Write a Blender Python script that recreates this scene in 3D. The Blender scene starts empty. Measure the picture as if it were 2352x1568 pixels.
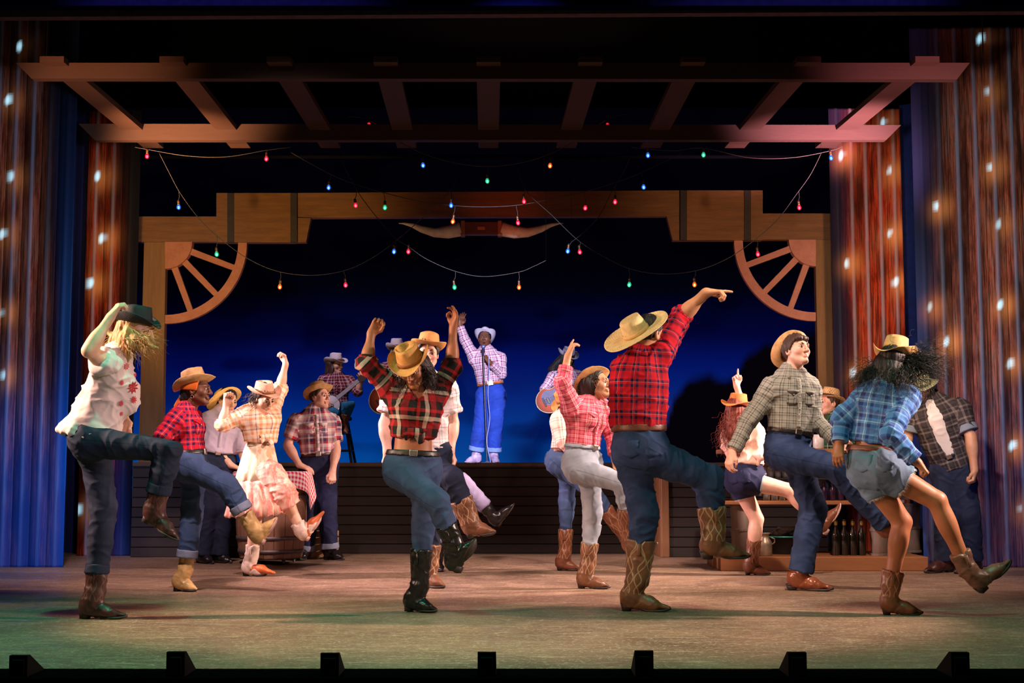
import bpy, math, random
import numpy as np
from mathutils import Vector, Matrix
random.seed(7); RNG = np.random.default_rng(7)
SC = bpy.context.scene
COL = SC.collection
F = 3100.0; CX, CY = 1176.0, 784.0; CAMH = 0.90; TH = math.atan(291/3100.0)

# ------------------------------------------------------------------ camera, world, lights, exposure
cd = bpy.data.cameras.new('camera'); cam = bpy.data.objects.new('camera', cd); COL.objects.link(cam)
cam.location = (0, 0, CAMH); cam.rotation_euler = (math.pi/2 + TH, 0, 0)
cd.sensor_width = 36.0; cd.lens = 36.0*F/2352.0; cd.clip_end = 200
SC.camera = cam
SC.view_settings.view_transform = 'Standard'; SC.view_settings.look = 'None'
SC.view_settings.gamma = 1.0; SC.view_settings.exposure = 0.0
try: SC.view_settings.use_curve_mapping = False
except Exception: pass
w = bpy.data.worlds.new('dark_house'); SC.world = w; w.use_nodes = True
w.node_tree.nodes['Background'].inputs[0].default_value = (0.25, 0.3, 0.6, 1)
w.node_tree.nodes['Background'].inputs[1].default_value = 0.004

def spot(name, loc, aim, col, power, size=40, blend=0.6, rad=0.12):
    l = bpy.data.lights.new(name, 'SPOT'); l.color = col; l.energy = power
    l.spot_size = math.radians(size); l.spot_blend = blend; l.shadow_soft_size = rad
    o = bpy.data.objects.new(name, l); COL.objects.link(o); o.location = loc
    o.rotation_euler = (Vector(aim)-Vector(loc)).to_track_quat('-Z', 'Y').to_euler(); return o
# theatre lanterns hung left, right, overhead and out front; the last two are added arch tints
spot('side_lantern', (4.7, 10.9, 2.7), (0.0, 11.3, 0.9), (1.0, .72, .60), 2200, 58, .7)
spot('side_lantern', (-4.7, 10.9, 2.7), (0.0, 11.3, 0.9), (1.0, .66, .66), 1900, 58, .7)
spot('front_side_lantern', (4.9, 7.9, 2.6), (0.0, 8.2, 0.2), (1.0, .68, .56), 1500, 50, .7)
spot('front_side_lantern', (-4.9, 7.9, 2.6), (0.0, 8.2, 0.2), (1.0, .62, .46), 1300, 50, .7)
spot('overhead_lantern', (2.4, 6.6, 6.2), (1.7, 11.4, 0.7), (1.0, .76, .60), 2000, 44, .6)
spot('overhead_lantern', (-2.4, 6.6, 6.2), (-1.6, 11.8, 0.7), (1.0, .68, .66), 2000, 44, .6)
spot('house_lantern', (2.6, -3.0, 4.6), (0.6, 10.2, 0.7), (1.0, .70, .58), 420, 24, .8)
spot('house_lantern', (-2.6, -3.0, 4.6), (-1.0, 10.2, 0.7), (1.0, .68, .64), 420, 24, .8)
spot('top_lantern', (-1.9, 6.4, 5.6), (-1.9, 6.9, 0), (.08, 1.0, .58), 800, 66, .9)
spot('top_lantern', (2.0, 6.4, 5.6), (1.8, 6.9, 0), (.08, 1.0, .60), 450, 66, .9)
spot('follow_lantern', (0.6, -2.0, 5.6), (-0.38, 17.9, 1.85), (.84, .76, 1.0), 28000, 7.2, .4, .06)
spot('band_lantern', (-3.2, 15.2, 4.9), (-2.0, 17.5, 1.7), (1.0, .75, .9), 330, 40, .6)
spot('band_lantern', (3.2, 15.2, 4.9), (0.7, 17.5, 1.7), (.8, .75, 1.0), 200, 40, .6)
spot('pergola_lantern', (-4.1, 11.0, 2.5), (-3.2, 12.75, 4.05), (1.0, .46, .22), 2300, 36, 1.0)
spot('pergola_lantern', (-4.3, 8.6, 2.3), (-3.5, 11.0, 4.05), (1.0, .42, .20), 900, 30, 1.0)
spot('pergola_lantern', (3.8, 10.9, 2.4), (3.1, 12.75, 4.05), (1.0, .42, .56), 3600, 40, 1.0)
spot('pergola_lantern', (4.2, 8.6, 2.3), (3.4, 11.0, 4.05), (1.0, .34, .42), 900, 32, 1.0)
spot('leg_lantern', (-2.0, 8.2, 3.0), (-4.75, 12.5, 2.3), (.92, .78, .84), 300, 62, .7)
spot('leg_lantern', (2.0, 8.2, 3.0), (4.75, 12.5, 2.4), (1.0, .78, .66), 500, 62, .7)
spot('blue_lantern', (-3.4, 9.0, 1.2), (-4.7, 12.5, 0.5), (.02, .32, 1.0), 260, 50, .8)
spot('blue_lantern', (3.4, 9.0, 1.2), (4.9, 12.5, 0.5), (.05, .2, 1.0), 60, 50, .8)
spot('lantern_or_added_arch_tint', (-3.0, 9.6, 1.2), (-3.0, 14.4, 3.2), (1.0, .60, .22), 700, 42, .8)
spot('lantern_or_added_arch_tint', (3.0, 9.6, 1.2), (3.0, 14.4, 3.2), (1.0, .58, .34), 560, 42, .8)
spot('blouse_lantern', (2.5, 2.0, 4.2), (-2.4, 8.1, 1.3), (1.0, .82, .84), 520, 13, .6)
spot('front_corner_lantern', (-4.4, 4.4, 3.0), (1.5, 8.5, .9), (1.0, .60, .38), 900, 38, .7)
spot('lantern_or_added_arch_tint', (0.6, 10.2, 1.4), (1.35, 14.5, 3.65), (.25, .9, .2), 160, 13, .9)  # added spot, tints the centre beam green in place of bulb light
spot('lantern_or_added_arch_tint', (0.0, 10.2, 1.4), (-0.1, 14.5, 3.65), (1.0, .12, .06), 140, 12, .9)  # added spot, reddens the beam's middle in place of bulb light
# ------------------------------------------------------------------ pixel rays and small maths
CT, ST = math.cos(TH), math.sin(TH)
def ray(u, v):
    x = (u-CX)/F; z = -(v-CY)/F
    return np.array([x, CT - ST*z, ST + CT*z])
def W(u, v, Y):
    d = ray(u, v); t = Y/d[1]
    return np.array([d[0]*t, Y, CAMH + d[2]*t])
def floorY(v):
    d = ray(CX, v); return -CAMH/d[2]*d[1]
def nrm(v):
    v = np.asarray(v, float); n = np.linalg.norm(v); return v/n if n > 1e-9 else v
def perp(v, ref):
    v = nrm(v); r = np.asarray(ref, float); return nrm(r - v*np.dot(r, v))

# ------------------------------------------------------------------ scene helpers
def tag(o, label=None, cat=None, group=None, kind=None):
    if label: o['label'] = label
    if cat: o['category'] = cat
    if group: o['group'] = group
    if kind: o['kind'] = kind
    return o
def empty(name, loc, label, cat, group=None):
    o = bpy.data.objects.new(name, None); COL.objects.link(o); o.location = Vector(loc); o.empty_display_size = .1
    return tag(o, label, cat, group)
def linkmesh(name, me, m=None, parent=None):
    if m is not None: me.materials.append(m)
    o = bpy.data.objects.new(name, me); COL.objects.link(o)
    if parent is not None: attach(o, parent)
    return o
_wl = {}
def wloc(o):
    p = Vector(o.location)
    while o.parent is not None: o = o.parent; p = p + Vector(o.location)
    return p
def attach(o, parent):          # every geometry is written in world space; keep it there
    o.parent = parent
    o.location = Vector(o.location) - wloc(parent)
def mk(name, verts, faces, m=None, parent=None, smooth=False, uv=None):
    verts = np.asarray(verts, np.float32)
    me = bpy.data.meshes.new(name)
    if isinstance(faces, np.ndarray):
        nv, nf, k = len(verts), len(faces), faces.shape[1]
        me.vertices.add(nv); me.vertices.foreach_set('co', verts.ravel())
        me.loops.add(nf*k); me.loops.foreach_set('vertex_index', faces.astype(np.int32).ravel())
        me.polygons.add(nf); me.polygons.foreach_set('loop_start', np.arange(0, nf*k, k, dtype=np.int32))
        try: me.polygons.foreach_set('loop_total', np.full(nf, k, np.int32))
        except Exception: pass
        me.update(calc_edges=True)
    else:
        me.from_pydata([tuple(map(float, v)) for v in verts], [], [tuple(map(int, f)) for f in faces]); me.update()
    if smooth and len(me.polygons): me.polygons.foreach_set('use_smooth', np.ones(len(me.polygons), bool))
    if uv is not None:
        l = me.uv_layers.new(name='UVMap'); l.data.foreach_set('uv', np.asarray(uv, np.float32).ravel())
    # origin near the geometry
    c = verts.mean(0) if len(verts) else np.zeros(3)
    me.transform(Matrix.Translation(-Vector(c.tolist())))
    o = bpy.data.objects.new(name, me); o.location = Vector(c.tolist()); COL.objects.link(o)
    if m is not None: me.materials.append(m)
    if parent is not None: attach(o, parent)
    return o
def merge(parts):
    V, Fc, n = [], [], 0
    for v, f in parts:
        V.append(np.asarray(v, float)); Fc += [tuple(int(i)+n for i in q) for q in f]; n += len(v)
    return np.concatenate(V), Fc
def box(lo, hi):
    x0, y0, z0 = lo; x1, y1, z1 = hi
    v = [(x0,y0,z0),(x1,y0,z0),(x1,y1,z0),(x0,y1,z0),(x0,y0,z1),(x1,y0,z1),(x1,y1,z1),(x0,y1,z1)]
    f = [(3,2,1,0),(4,5,6,7),(0,1,5,4),(1,2,6,5),(2,3,7,6),(3,0,4,7)]
    return np.array(v, float), f
def bbox(lo, hi, b=.006):       # box with chamfered edges
    lo = np.array(lo, float); hi = np.array(hi, float); b = min(b, .45*float((hi-lo).min()))
    V = []; idx = {}
    for sx in (0,1):
        for sy in (0,1):
            for sz in (0,1):
                c = np.where([sx,sy,sz], hi, lo); s = np.where([sx,sy,sz], -1, 1)*b
                for ax in range(3):
                    p = c + s; p[ax] = c[ax]; idx[(sx,sy,sz,ax)] = len(V); V.append(p)
    Fc = []
    for ax in range(3):
        o1, o2 = [a for a in range(3) if a != ax]
        for s in (0,1):
            q = []
            for a, b2 in ((0,0),(1,0),(1,1),(0,1)):
                k = [0,0,0]; k[ax]=s; k[o1]=a; k[o2]=b2; q.append(idx[(*k,ax)])
            Fc.append(q)
        for a in (0,1):
            for b2 in (0,1):
                k0=[0,0,0]; k0[o1]=a; k0[o2]=b2; k1=list(k0); k1[ax]=1
                Fc.append([idx[(*k0,o1)], idx[(*k1,o1)], idx[(*k1,o2)], idx[(*k0,o2)]])
    for sx in (0,1):
        for sy in (0,1):
            for sz in (0,1): Fc.append([idx[(sx,sy,sz,a)] for a in range(3)])
    V = np.array(V); cen = (lo+hi)/2; out = []
    for q in Fc:
        p = V[q]; n = np.cross(p[1]-p[0], p[2]-p[0])
        out.append(q if np.dot(n, p.mean(0)-cen) > 0 else q[::-1])
    return V, out
def prism(poly, axis_a, axis_b):    # poly 3D points (N,3) extruded by vector
    poly = np.asarray(poly, float); n = len(poly); V = np.concatenate([poly+axis_a, poly+axis_b])
    f = [tuple(range(n))[::-1], tuple(range(n, 2*n))] + [(i, (i+1)%n, n+(i+1)%n, n+i) for i in range(n)]
    return V, f
def tube(pts, r, n=8, caps=True):
    pts = np.asarray(pts, float); m = len(pts); r = np.broadcast_to(np.asarray(r, float), (m,))
    T = np.gradient(pts, axis=0); T /= np.linalg.norm(T, axis=1)[:,None]+1e-12
    ref = np.array([0,0,1.]) if abs(T[0][2]) < .9 else np.array([1.,0,0])
    N = perp(T[0], ref); V = []
    a = np.linspace(0, 2*np.pi, n, endpoint=False)
    for i in range(m):
        N = perp(T[i], N); B = np.cross(T[i], N)
        V.append(pts[i] + r[i]*(np.cos(a)[:,None]*N + np.sin(a)[:,None]*B))
    V = np.concatenate(V); f = []
    for i in range(m-1):
        for j in range(n): f.append((i*n+j, i*n+(j+1)%n, (i+1)*n+(j+1)%n, (i+1)*n+j))
    if caps: f += [tuple(range(n))[::-1], tuple(range((m-1)*n, m*n))]
    return V, f
def lathe(prof, n=24, c=(0,0,0), axis=(0,0,1), side=None):   # prof (r,h)
    ax = nrm(axis); s = perp(ax, side if side is not None else ((1,0,0) if abs(ax[0]) < .9 else (0,1,0))); t = np.cross(ax, s)
    a = np.linspace(0, 2*np.pi, n, endpoint=False); V = []
    for r, h in prof: V.append(np.asarray(c) + ax*h + max(r,1e-4)*(np.cos(a)[:,None]*s + np.sin(a)[:,None]*t))
    V = np.concatenate(V); f = []
    for i in range(len(prof)-1):
        for j in range(n): f.append((i*n+j, i*n+(j+1)%n, (i+1)*n+(j+1)%n, (i+1)*n+j))
    return V, f
def ball(c, r, n=12, m=8):
    return lathe([(r*math.sin(math.pi*i/m), -r*math.cos(math.pi*i/m)) for i in range(m+1)], n, c)

# ------------------------------------------------------------------ materials
MATS = {}
def newmat(name):
    m = bpy.data.materials.new(name); m.use_nodes = True; nt = m.node_tree
    return m, nt, nt.nodes['Principled BSDF']
def rgb(c, a=1): return (c[0], c[1], c[2], a)
def srgb(*c):
    return tuple(((x/255)/12.92 if x/255 <= .04045 else ((x/255+.055)/1.055)**2.4) for x in c)
def N(nt, t, **kw):
    n = nt.nodes.new(t)
    for k, v in kw.items():
        if hasattr(n, k) and not k.startswith('i_'): setattr(n, k, v)
    return n
def ramp(nt, stops, interp='LINEAR'):
    n = nt.nodes.new('ShaderNodeValToRGB'); cr = n.color_ramp; cr.interpolation = interp
    while len(cr.elements) < len(stops): cr.elements.new(.5)
    for e, (p, c) in zip(cr.elements, stops): e.position = p; e.color = rgb(c)
    return n
def math_(nt, op, a, b=None):
    n = nt.nodes.new('ShaderNodeMath'); n.operation = op
    for i, x in enumerate((a, b)):
        if x is None: continue
        if isinstance(x, (int, float)): n.inputs[i].default_value = x
        else: nt.links.new(x, n.inputs[i])
    return n.outputs[0]
def mixc(nt, f, a, b, mode='MIX'):
    n = nt.nodes.new('ShaderNodeMix'); n.data_type = 'RGBA'; n.blend_type = mode
    for i, x in ((0, f), (6, a), (7, b)):
        if isinstance(x, (int, float)): n.inputs[i].default_value = x
        elif isinstance(x, tuple): n.inputs[i].default_value = rgb(x)
        else: nt.links.new(x, n.inputs[i])
    return n.outputs[2]
def noise(nt, vec, scale, detail=3, rough=.5, stretch=None):
    if stretch is not None:
        mp = nt.nodes.new('ShaderNodeMapping'); mp.inputs['Scale'].default_value = stretch
        nt.links.new(vec, mp.inputs['Vector']); vec = mp.outputs[0]
    n = nt.nodes.new('ShaderNodeTexNoise'); n.inputs['Scale'].default_value = scale
    n.inputs['Detail'].default_value = detail; n.inputs['Roughness'].default_value = rough
    nt.links.new(vec, n.inputs['Vector']); return n.outputs['Fac']
def coords(nt, which='Object'):
    n = nt.nodes.new('ShaderNodeTexCoord'); return n.outputs[which]
def bump(nt, p, h, s=.3, d=.01):
    b = nt.nodes.new('ShaderNodeBump'); b.inputs['Strength'].default_value = s; b.inputs['Distance'].default_value = d
    nt.links.new(h, b.inputs['Height']); nt.links.new(b.outputs[0], p.inputs['Normal'])
def plain(name, c, rough=.6, metal=0, spec=.5, var=.25, scale=18, bs=.15, emit=None, es=1, coat=0):
    if name in MATS: return MATS[name]
    m, nt, p = newmat(name)
    o = coords(nt); f = noise(nt, o, scale, 4)
    dk = tuple(x*(1-var) for x in c); lt = tuple(min(1, x*(1+var)) for x in c)
    r = ramp(nt, [(.3, dk), (.7, lt)]); nt.links.new(f, r.inputs[0]); nt.links.new(r.outputs[0], p.inputs['Base Color'])
    p.inputs['Roughness'].default_value = rough; p.inputs['Metallic'].default_value = metal
    p.inputs['Specular IOR Level'].default_value = spec
    if bs: bump(nt, p, noise(nt, o, scale*6, 2), bs, .004)
    if emit: p.inputs['Emission Color'].default_value = rgb(emit); p.inputs['Emission Strength'].default_value = es
    if coat: p.inputs['Coat Weight'].default_value = coat
    MATS[name] = m; return m
def wood(name, c1, c2, stretch=(1,8,8), scale=3, rough=.55, bs=.2):
    if name in MATS: return MATS[name]
    m, nt, p = newmat(name); o = coords(nt)
    f = noise(nt, o, scale, 6, .65, stretch); g = noise(nt, o, scale*5, 3, .6, stretch)
    r = ramp(nt, [(.25, c1), (.5, tuple((a+b)/2 for a, b in zip(c1, c2))), (.78, c2)])
    nt.links.new(f, r.inputs[0]); c = mixc(nt, .45, r.outputs[0], mixc(nt, g, c1, c2))
    nt.links.new(c, p.inputs['Base Color']); p.inputs['Roughness'].default_value = rough
    bump(nt, p, g, bs, .004); MATS[name] = m; return m
# ------------------------------------------------------------------ signed-distance shapes turned into quad meshes
def frame(axis, side):
    ax = nrm(axis); s = perp(ax, side); return np.stack([s, np.cross(s, ax), ax])     # side, front, axis
class Cone:
    neg = False
    def __init__(s, a, b, ra, rb, k=.02, side=(1,0,0), sx=1., sy=1., capa=None, capb=None):
        s.a = np.asarray(a, float); s.b = np.asarray(b, float); s.k = k; s.sx, s.sy = sx, sy
        L = np.linalg.norm(s.b-s.a)
        if L < 1e-5: s.b = s.a + np.array([0,0,1e-4]); L = 1e-4
        if abs(np.dot(nrm(s.b-s.a), nrm(side))) > .97: side = np.cross(s.b-s.a, (0.3,0.8,.5))
        s.F = frame(s.b-s.a, side); s.L = L
        if abs(ra-rb) > L*.98: m = (ra+rb)/2; ra, rb = m+np.sign(ra-rb)*L*.48, m-np.sign(ra-rb)*L*.48
        s.ra, s.rb, s.capa, s.capb = ra, rb, capa, capb
        s.c = (s.a+s.b)/2; s.R = L/2 + max(ra, rb)*max(sx, sy, 1)
    def d(s, p):
        q = (p - s.a.astype(np.float32)) @ s.F.T.astype(np.float32)
        x = np.sqrt((q[...,0]/s.sx)**2 + (q[...,1]/s.sy)**2); z = q[...,2]
        b = (s.ra-s.rb)/s.L; a = math.sqrt(max(1-b*b, 1e-6)); kk = -b*x + a*z
        r = np.where(kk < 0, np.sqrt(x*x+z*z)-s.ra, np.where(kk > a*s.L, np.sqrt(x*x+(z-s.L)**2)-s.rb, x*a+z*b-s.ra))
        r = r*min(s.sx, s.sy, 1.)
        if s.capb is not None: r = np.maximum(r, z-s.L-s.capb)
        if s.capa is not None: r = np.maximum(r, -z-s.capa)
        return r
class Ell:
    def __init__(s, c, r, F=None, k=.01, neg=False):
        s.c = np.asarray(c, float); s.r = np.asarray(r, float); s.F = np.eye(3) if F is None else np.asarray(F, float)
        s.k = k; s.neg = neg; s.R = float(max(r))
    def d(s, p):
        q = (p - s.c.astype(np.float32)) @ s.F.T.astype(np.float32)
        k0 = np.sqrt(((q/s.r.astype(np.float32))**2).sum(-1)); k1 = np.sqrt(((q/(s.r**2).astype(np.float32))**2).sum(-1))+1e-9
        return k0*(k0-1)/k1
class RBox:
    neg = False
    def __init__(s, c, half, F=None, r=.004, k=.004, tap=0.):
        s.c = np.asarray(c, float); s.h = np.asarray(half, float); s.F = np.eye(3) if F is None else np.asarray(F, float)
        s.k = k; s.r = r; s.R = float(np.linalg.norm(half)); s.tap = tap
    def d(s, p):
        q = (p - s.c.astype(np.float32)) @ s.F.T.astype(np.float32)
        if s.tap: sc = 1 + s.tap*q[...,2:3]/s.h[2]; q = np.concatenate([q[...,:2]/sc, q[...,2:]], -1)
        a = np.abs(q) - (s.h-s.r).astype(np.float32)
        return np.sqrt((np.maximum(a, 0)**2).sum(-1)) + np.minimum(a.max(-1), 0) - s.r
def smin(a, b, k):
    if k <= 0: return np.minimum(a, b)
    h = np.maximum(k-np.abs(a-b), 0)/k; return np.minimum(a, b) - h*h*k*.25
def mesh_sdf(prims, h, cuts=(), keep=None, infl=0., band=None):
    """cuts: (point, normal) half spaces taken off; keep: (centre, radius, inside?); band: (point, axis, half)"""
    lo = np.min([p.c-p.R for p in prims if not p.neg], 0) - 4*h - infl; hi = np.max([p.c+p.R for p in prims if not p.neg], 0) + 4*h + infl
    if band is not None:
        pt, ax, hw = band; rr = .45
        lo = np.maximum(lo, np.asarray(pt)-rr); hi = np.minimum(hi, np.asarray(pt)+rr)
    if keep is not None and keep[2]:
        lo = np.maximum(lo, np.asarray(keep[0])-keep[1]-2*h); hi = np.minimum(hi, np.asarray(keep[0])+keep[1]+2*h)
    B = 8*h; nb = np.maximum(1, np.ceil((hi-lo)/B).astype(int))
    g = np.stack(np.meshgrid(*[np.arange(n) for n in nb], indexing='ij'), -1).reshape(-1, 3)
    ctr = (lo + (g+.5)*B).astype(np.float32)
    def apply(pts, C, rad):
        D = np.full(pts.shape[:-1], .5, np.float32)
        for p in prims:
            sel = np.linalg.norm(C - p.c.astype(np.float32), axis=1) < p.R + rad + p.k + 3*h + infl
            if not sel.any(): continue
            d = p.d(pts[sel]).astype(np.float32); ct_ = getattr(p, 'cut', None)
            if ct_ is not None: d = np.maximum(d, (pts[sel]-np.asarray(ct_[0], np.float32)) @ nrm(ct_[1]).astype(np.float32))
            if p.neg: D[sel] = -smin(-D[sel], d, p.k)
            else: D[sel] = smin(D[sel], d, p.k)
        D -= infl
        for pt, n in cuts: D = np.maximum(D, ((pts-np.asarray(pt, np.float32)) @ nrm(n).astype(np.float32)))
        if band is not None: D = np.maximum(D, np.abs((pts-np.asarray(band[0], np.float32)) @ nrm(band[1]).astype(np.float32))-band[2])
        return D
    rad = B*.87
    D0 = apply(ctr, ctr, 0.06+rad); s = np.abs(D0) < rad*1.25 + .006
    g = g[s]; ctr = ctr[s]
    if not len(g): return np.zeros((0,3)), np.zeros((0,4), int)
    ax = np.arange(9, dtype=np.float32)*h
    off = np.stack(np.meshgrid(ax, ax, ax, indexing='ij'), -1)
    base = (lo + g*B).astype(np.float32)
    VV=[]; KK=[]; EE=[]
    SX, SY, SZ = nb*8+2
    for i0 in range(0, len(g), 700):
        bb = base[i0:i0+700]; D = apply(bb[:,None,None,None]+off, ctr[i0:i0+700], rad)
        ins = D < 0
        cnt = sum(ins[:,a:a+8,b:b+8,c:c+8].astype(np.int8) for a in (0,1) for b in (0,1) for c in (0,1))
        n, i, j, k = np.nonzero((cnt > 0) & (cnt < 8))
        if not len(n): continue
        crn = {(a,b,c): D[n,i+a,j+b,k+c] for a in (0,1) for b in (0,1) for c in (0,1)}
        acc = np.zeros((len(n),3), np.float32); ct = np.zeros(len(n), np.float32)
        for a0 in crn:
            for x in range(3):
                if a0[x] == 0:
                    a1 = list(a0); a1[x] = 1; d0 = crn[a0]; d1 = crn[tuple(a1)]; m = (d0 < 0) != (d1 < 0)
                    t = np.where(m, d0/np.where(m, d0-d1, 1), 0)
                    for y in range(3): acc[:,y] += np.where(m, t if y == x else a0[y], 0)
                    ct += m
        loc = acc/ct[:,None]
        gc = g[i0:i0+700][n]*8 + np.stack([i,j,k],1) + 1
        VV.append(bb[n] + (np.stack([i,j,k],1)+loc)*h); KK.append(gc)
        c0 = crn[(0,0,0)] < 0
        EE.append(np.stack([c0, (crn[(1,0,0)]<0), (crn[(0,1,0)]<0), (crn[(0,0,1)]<0)],1))
    if not VV: return np.zeros((0,3)), np.zeros((0,4), int)
    V = np.concatenate(VV).astype(float); G = np.concatenate(KK); E = np.concatenate(EE)
    key = G[:,0].astype(np.int64)*SY*SZ + G[:,1]*SZ + G[:,2]; o = np.argsort(key); ks = key[o]
    st = np.array([SY*SZ, SZ, 1], np.int64)
    def find(q):
        p = np.searchsorted(ks, q); p = np.minimum(p, len(ks)-1); ok = ks[p] == q; return np.where(ok, o[p], -1)
    Q = []
    for x in range(3):
        y, z = (x+1)%3, (x+2)%3
        m = np.nonzero(E[:,0] != E[:,1+x])[0]; kq = key[m]
        q = np.stack([m, find(kq-st[y]), find(kq-st[y]-st[z]), find(kq-st[z])], 1)
        fl = ~E[m,0]; q[fl] = q[fl][:,::-1]; Q.append(q[(q >= 0).all(1)])
    Fq = np.concatenate(Q)
    if keep is not None:
        dd = np.linalg.norm(V - np.asarray(keep[0]), axis=1) < keep[1]
        if not keep[2]: dd = ~dd
        Fq = Fq[dd[Fq].any(1)]
        used = np.zeros(len(V), bool); used[Fq.ravel()] = True; mp = np.cumsum(used)-1; V = V[used]; Fq = mp[Fq]
    return V, Fq
def vnormals(V, Fq):
    a = V[Fq]; n = np.cross(a[:,2]-a[:,0], a[:,3]-a[:,1]); out = np.zeros_like(V)
    for c in range(4):
        for x in range(3): out[:,x] += np.bincount(Fq[:,c], n[:,x], len(V))
    return out/(np.linalg.norm(out, axis=1)[:,None]+1e-12)
def relax(V, Fq, it=1, f=.5):
    for _ in range(it):
        acc = np.zeros_like(V); ct = np.zeros(len(V))
        for c in range(4):
            for dd in (1, 3):
                for x in range(3): acc[:,x] += np.bincount(Fq[:,c], V[Fq[:,(c+dd)%4],x], len(V))
                ct += np.bincount(Fq[:,c], minlength=len(V))
        m = ct > 0; V = V.copy(); V[m] += f*(acc[m]/ct[m][:,None]-V[m])
    return V
def vnoise(p, seed=0):
    p = np.asarray(p, float); i = np.floor(p).astype(np.int64); f = p-i; f = f*f*(3-2*f); r = 0
    def hsh(a, b, c):
        x = (a*374761393 + b*668265263 + c*2147483647 + seed*1274126177) & 0xffffffff
        x = ((x ^ (x >> 13))*1274126177) & 0xffffffff; return ((x ^ (x >> 16)) & 0xffff)/65535.
    for a in (0,1):
        for b in (0,1):
            for c in (0,1):
                wgt = (f[:,0] if a else 1-f[:,0])*(f[:,1] if b else 1-f[:,1])*(f[:,2] if c else 1-f[:,2])
                r = r + wgt*hsh(i[:,0]+a, i[:,1]+b, i[:,2]+c)
    return r
class Seg:
    def __init__(s, a, b, side, r, off=0., uo=0.):
        s.a = np.asarray(a, float); s.b = np.asarray(b, float)
        if abs(np.dot(nrm(s.b-s.a), nrm(side))) > .97: side = np.cross(s.b-s.a, (0.3,0.8,.5))
        s.F = frame(s.b-s.a, side); s.L = np.linalg.norm(s.b-s.a); s.r = r; s.off = off; s.uo = uo
    def loc(s, p): return (p-s.a) @ s.F.T
    def dist(s, p):
        q = s.loc(p); z = q[:,2]-np.clip(q[:,2], 0, s.L); return np.sqrt(q[:,0]**2+q[:,1]**2+z*z)/s.r
def seguv(V, Fq, segs):
    fc = V[Fq].mean(1); D = np.stack([s.dist(fc) for s in segs], 1); b = D.argmin(1); uv = np.zeros((len(Fq),4,2), np.float32)
    for i, s in enumerate(segs):
        m = b == i
        if not m.any(): continue
        q = s.loc(V[Fq[m]].reshape(-1,3)).reshape(-1,4,3); qc = s.loc(fc[m])
        tc = np.arctan2(qc[:,1], qc[:,0]); t = np.arctan2(q[...,1], q[...,0]); t = tc[:,None] + (t-tc[:,None]+np.pi)%(2*np.pi)-np.pi
        uv[m,:,0] = t*s.r + s.uo; uv[m,:,1] = q[...,2]+s.off
    return uv
def folds(V, Fq, segs, amp, seed=0, bends=(), fine=1.):
    """cloth creases: long soft ridges along each limb, tighter ones round the joints in bends (point, radius, gain)"""
    Nn = vnormals(V, Fq); D = np.stack([s.dist(V) for s in segs], 1); b = D.argmin(1); dsp = np.zeros(len(V))
    for i, s in enumerate(segs):
        m = b == i
        if not m.any(): continue
        q = s.loc(V[m]); z = q[:,2]; sl = .55 if i % 2 else -.55
        p1 = np.stack([q[:,0]*9, q[:,1]*9, (z+sl*q[:,0])*16*fine], 1); n1 = 1-np.abs(2*vnoise(p1+i*7.3, seed)-1)
        p2 = np.stack([q[:,0]*22, q[:,1]*22, (z-sl*q[:,1])*9*fine], 1); n2 = vnoise(p2+i*3.1, seed+5)
        p3 = np.stack([q[:,0]*14, q[:,1]*14, (z+1.3*sl*q[:,1])*34*fine], 1); n3 = 1-np.abs(2*vnoise(p3+i*1.7, seed+9)-1)
        dsp[m] = (n1**3*1.15 + n2*.45 + n3**3*.35 - .55)
    g = np.full(len(V), .75)
    for pt, r, gain in bends: g = np.maximum(g, gain*np.exp(-(np.linalg.norm(V-np.asarray(pt), axis=1)/r)**2))
    return V + Nn*(dsp*g*amp)[:,None]
# ------------------------------------------------------------------ cloth, leather, skin, straw
def skin(name, c, lip=None):
    if name in MATS: return MATS[name]
    m, nt, p = newmat(name); at = nt.nodes.new('ShaderNodeAttribute'); at.attribute_name = 'tint'
    lp = lip or (c[0]*.72, c[1]*.42, c[2]*.42)
    n = noise(nt, coords(nt), 30, 4); r = ramp(nt, [(.3, tuple(x*.92 for x in c)), (.7, tuple(min(1, x*1.06) for x in c))]); nt.links.new(n, r.inputs[0])
    nt.links.new(mixc(nt, at.outputs['Fac'], r.outputs[0], lp), p.inputs['Base Color'])
    p.inputs['Roughness'].default_value = .48; p.inputs['Specular IOR Level'].default_value = .4
    p.inputs['Subsurface Weight'].default_value = 0.0
    MATS[name] = m; return m
def uvnode(nt):
    n = nt.nodes.new('ShaderNodeUVMap'); n.uv_map = 'UVMap'; return n.outputs[0]
def plaid(name, sett, P=.11, rough=.85, sett2=None, P2=None):
    """woven check: the same colour sequence (position, colour) runs both ways"""
    if name in MATS: return MATS[name]
    m, nt, p = newmat(name); uv = uvnode(nt); sp = nt.nodes.new('ShaderNodeSeparateXYZ'); nt.links.new(uv, sp.inputs[0]); cs = []
    for ax, s_, per in ((0, sett, P), (1, sett2 or sett, P2 or P)):
        f = math_(nt, 'FRACT', math_(nt, 'DIVIDE', sp.outputs[ax], per)); r = ramp(nt, s_, 'CONSTANT'); nt.links.new(f, r.inputs[0]); cs.append(r.outputs[0])
    c = mixc(nt, .5, cs[0], cs[1])
    n = noise(nt, coords(nt), 60, 3); c = mixc(nt, math_(nt, 'MULTIPLY', n, .25), c, (.5,.5,.5), 'OVERLAY')
    nt.links.new(c, p.inputs['Base Color']); p.inputs['Roughness'].default_value = rough; p.inputs['Specular IOR Level'].default_value = .2
    bump(nt, p, noise(nt, coords(nt), 420, 1), .2, .002); MATS[name] = m; return m
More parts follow.
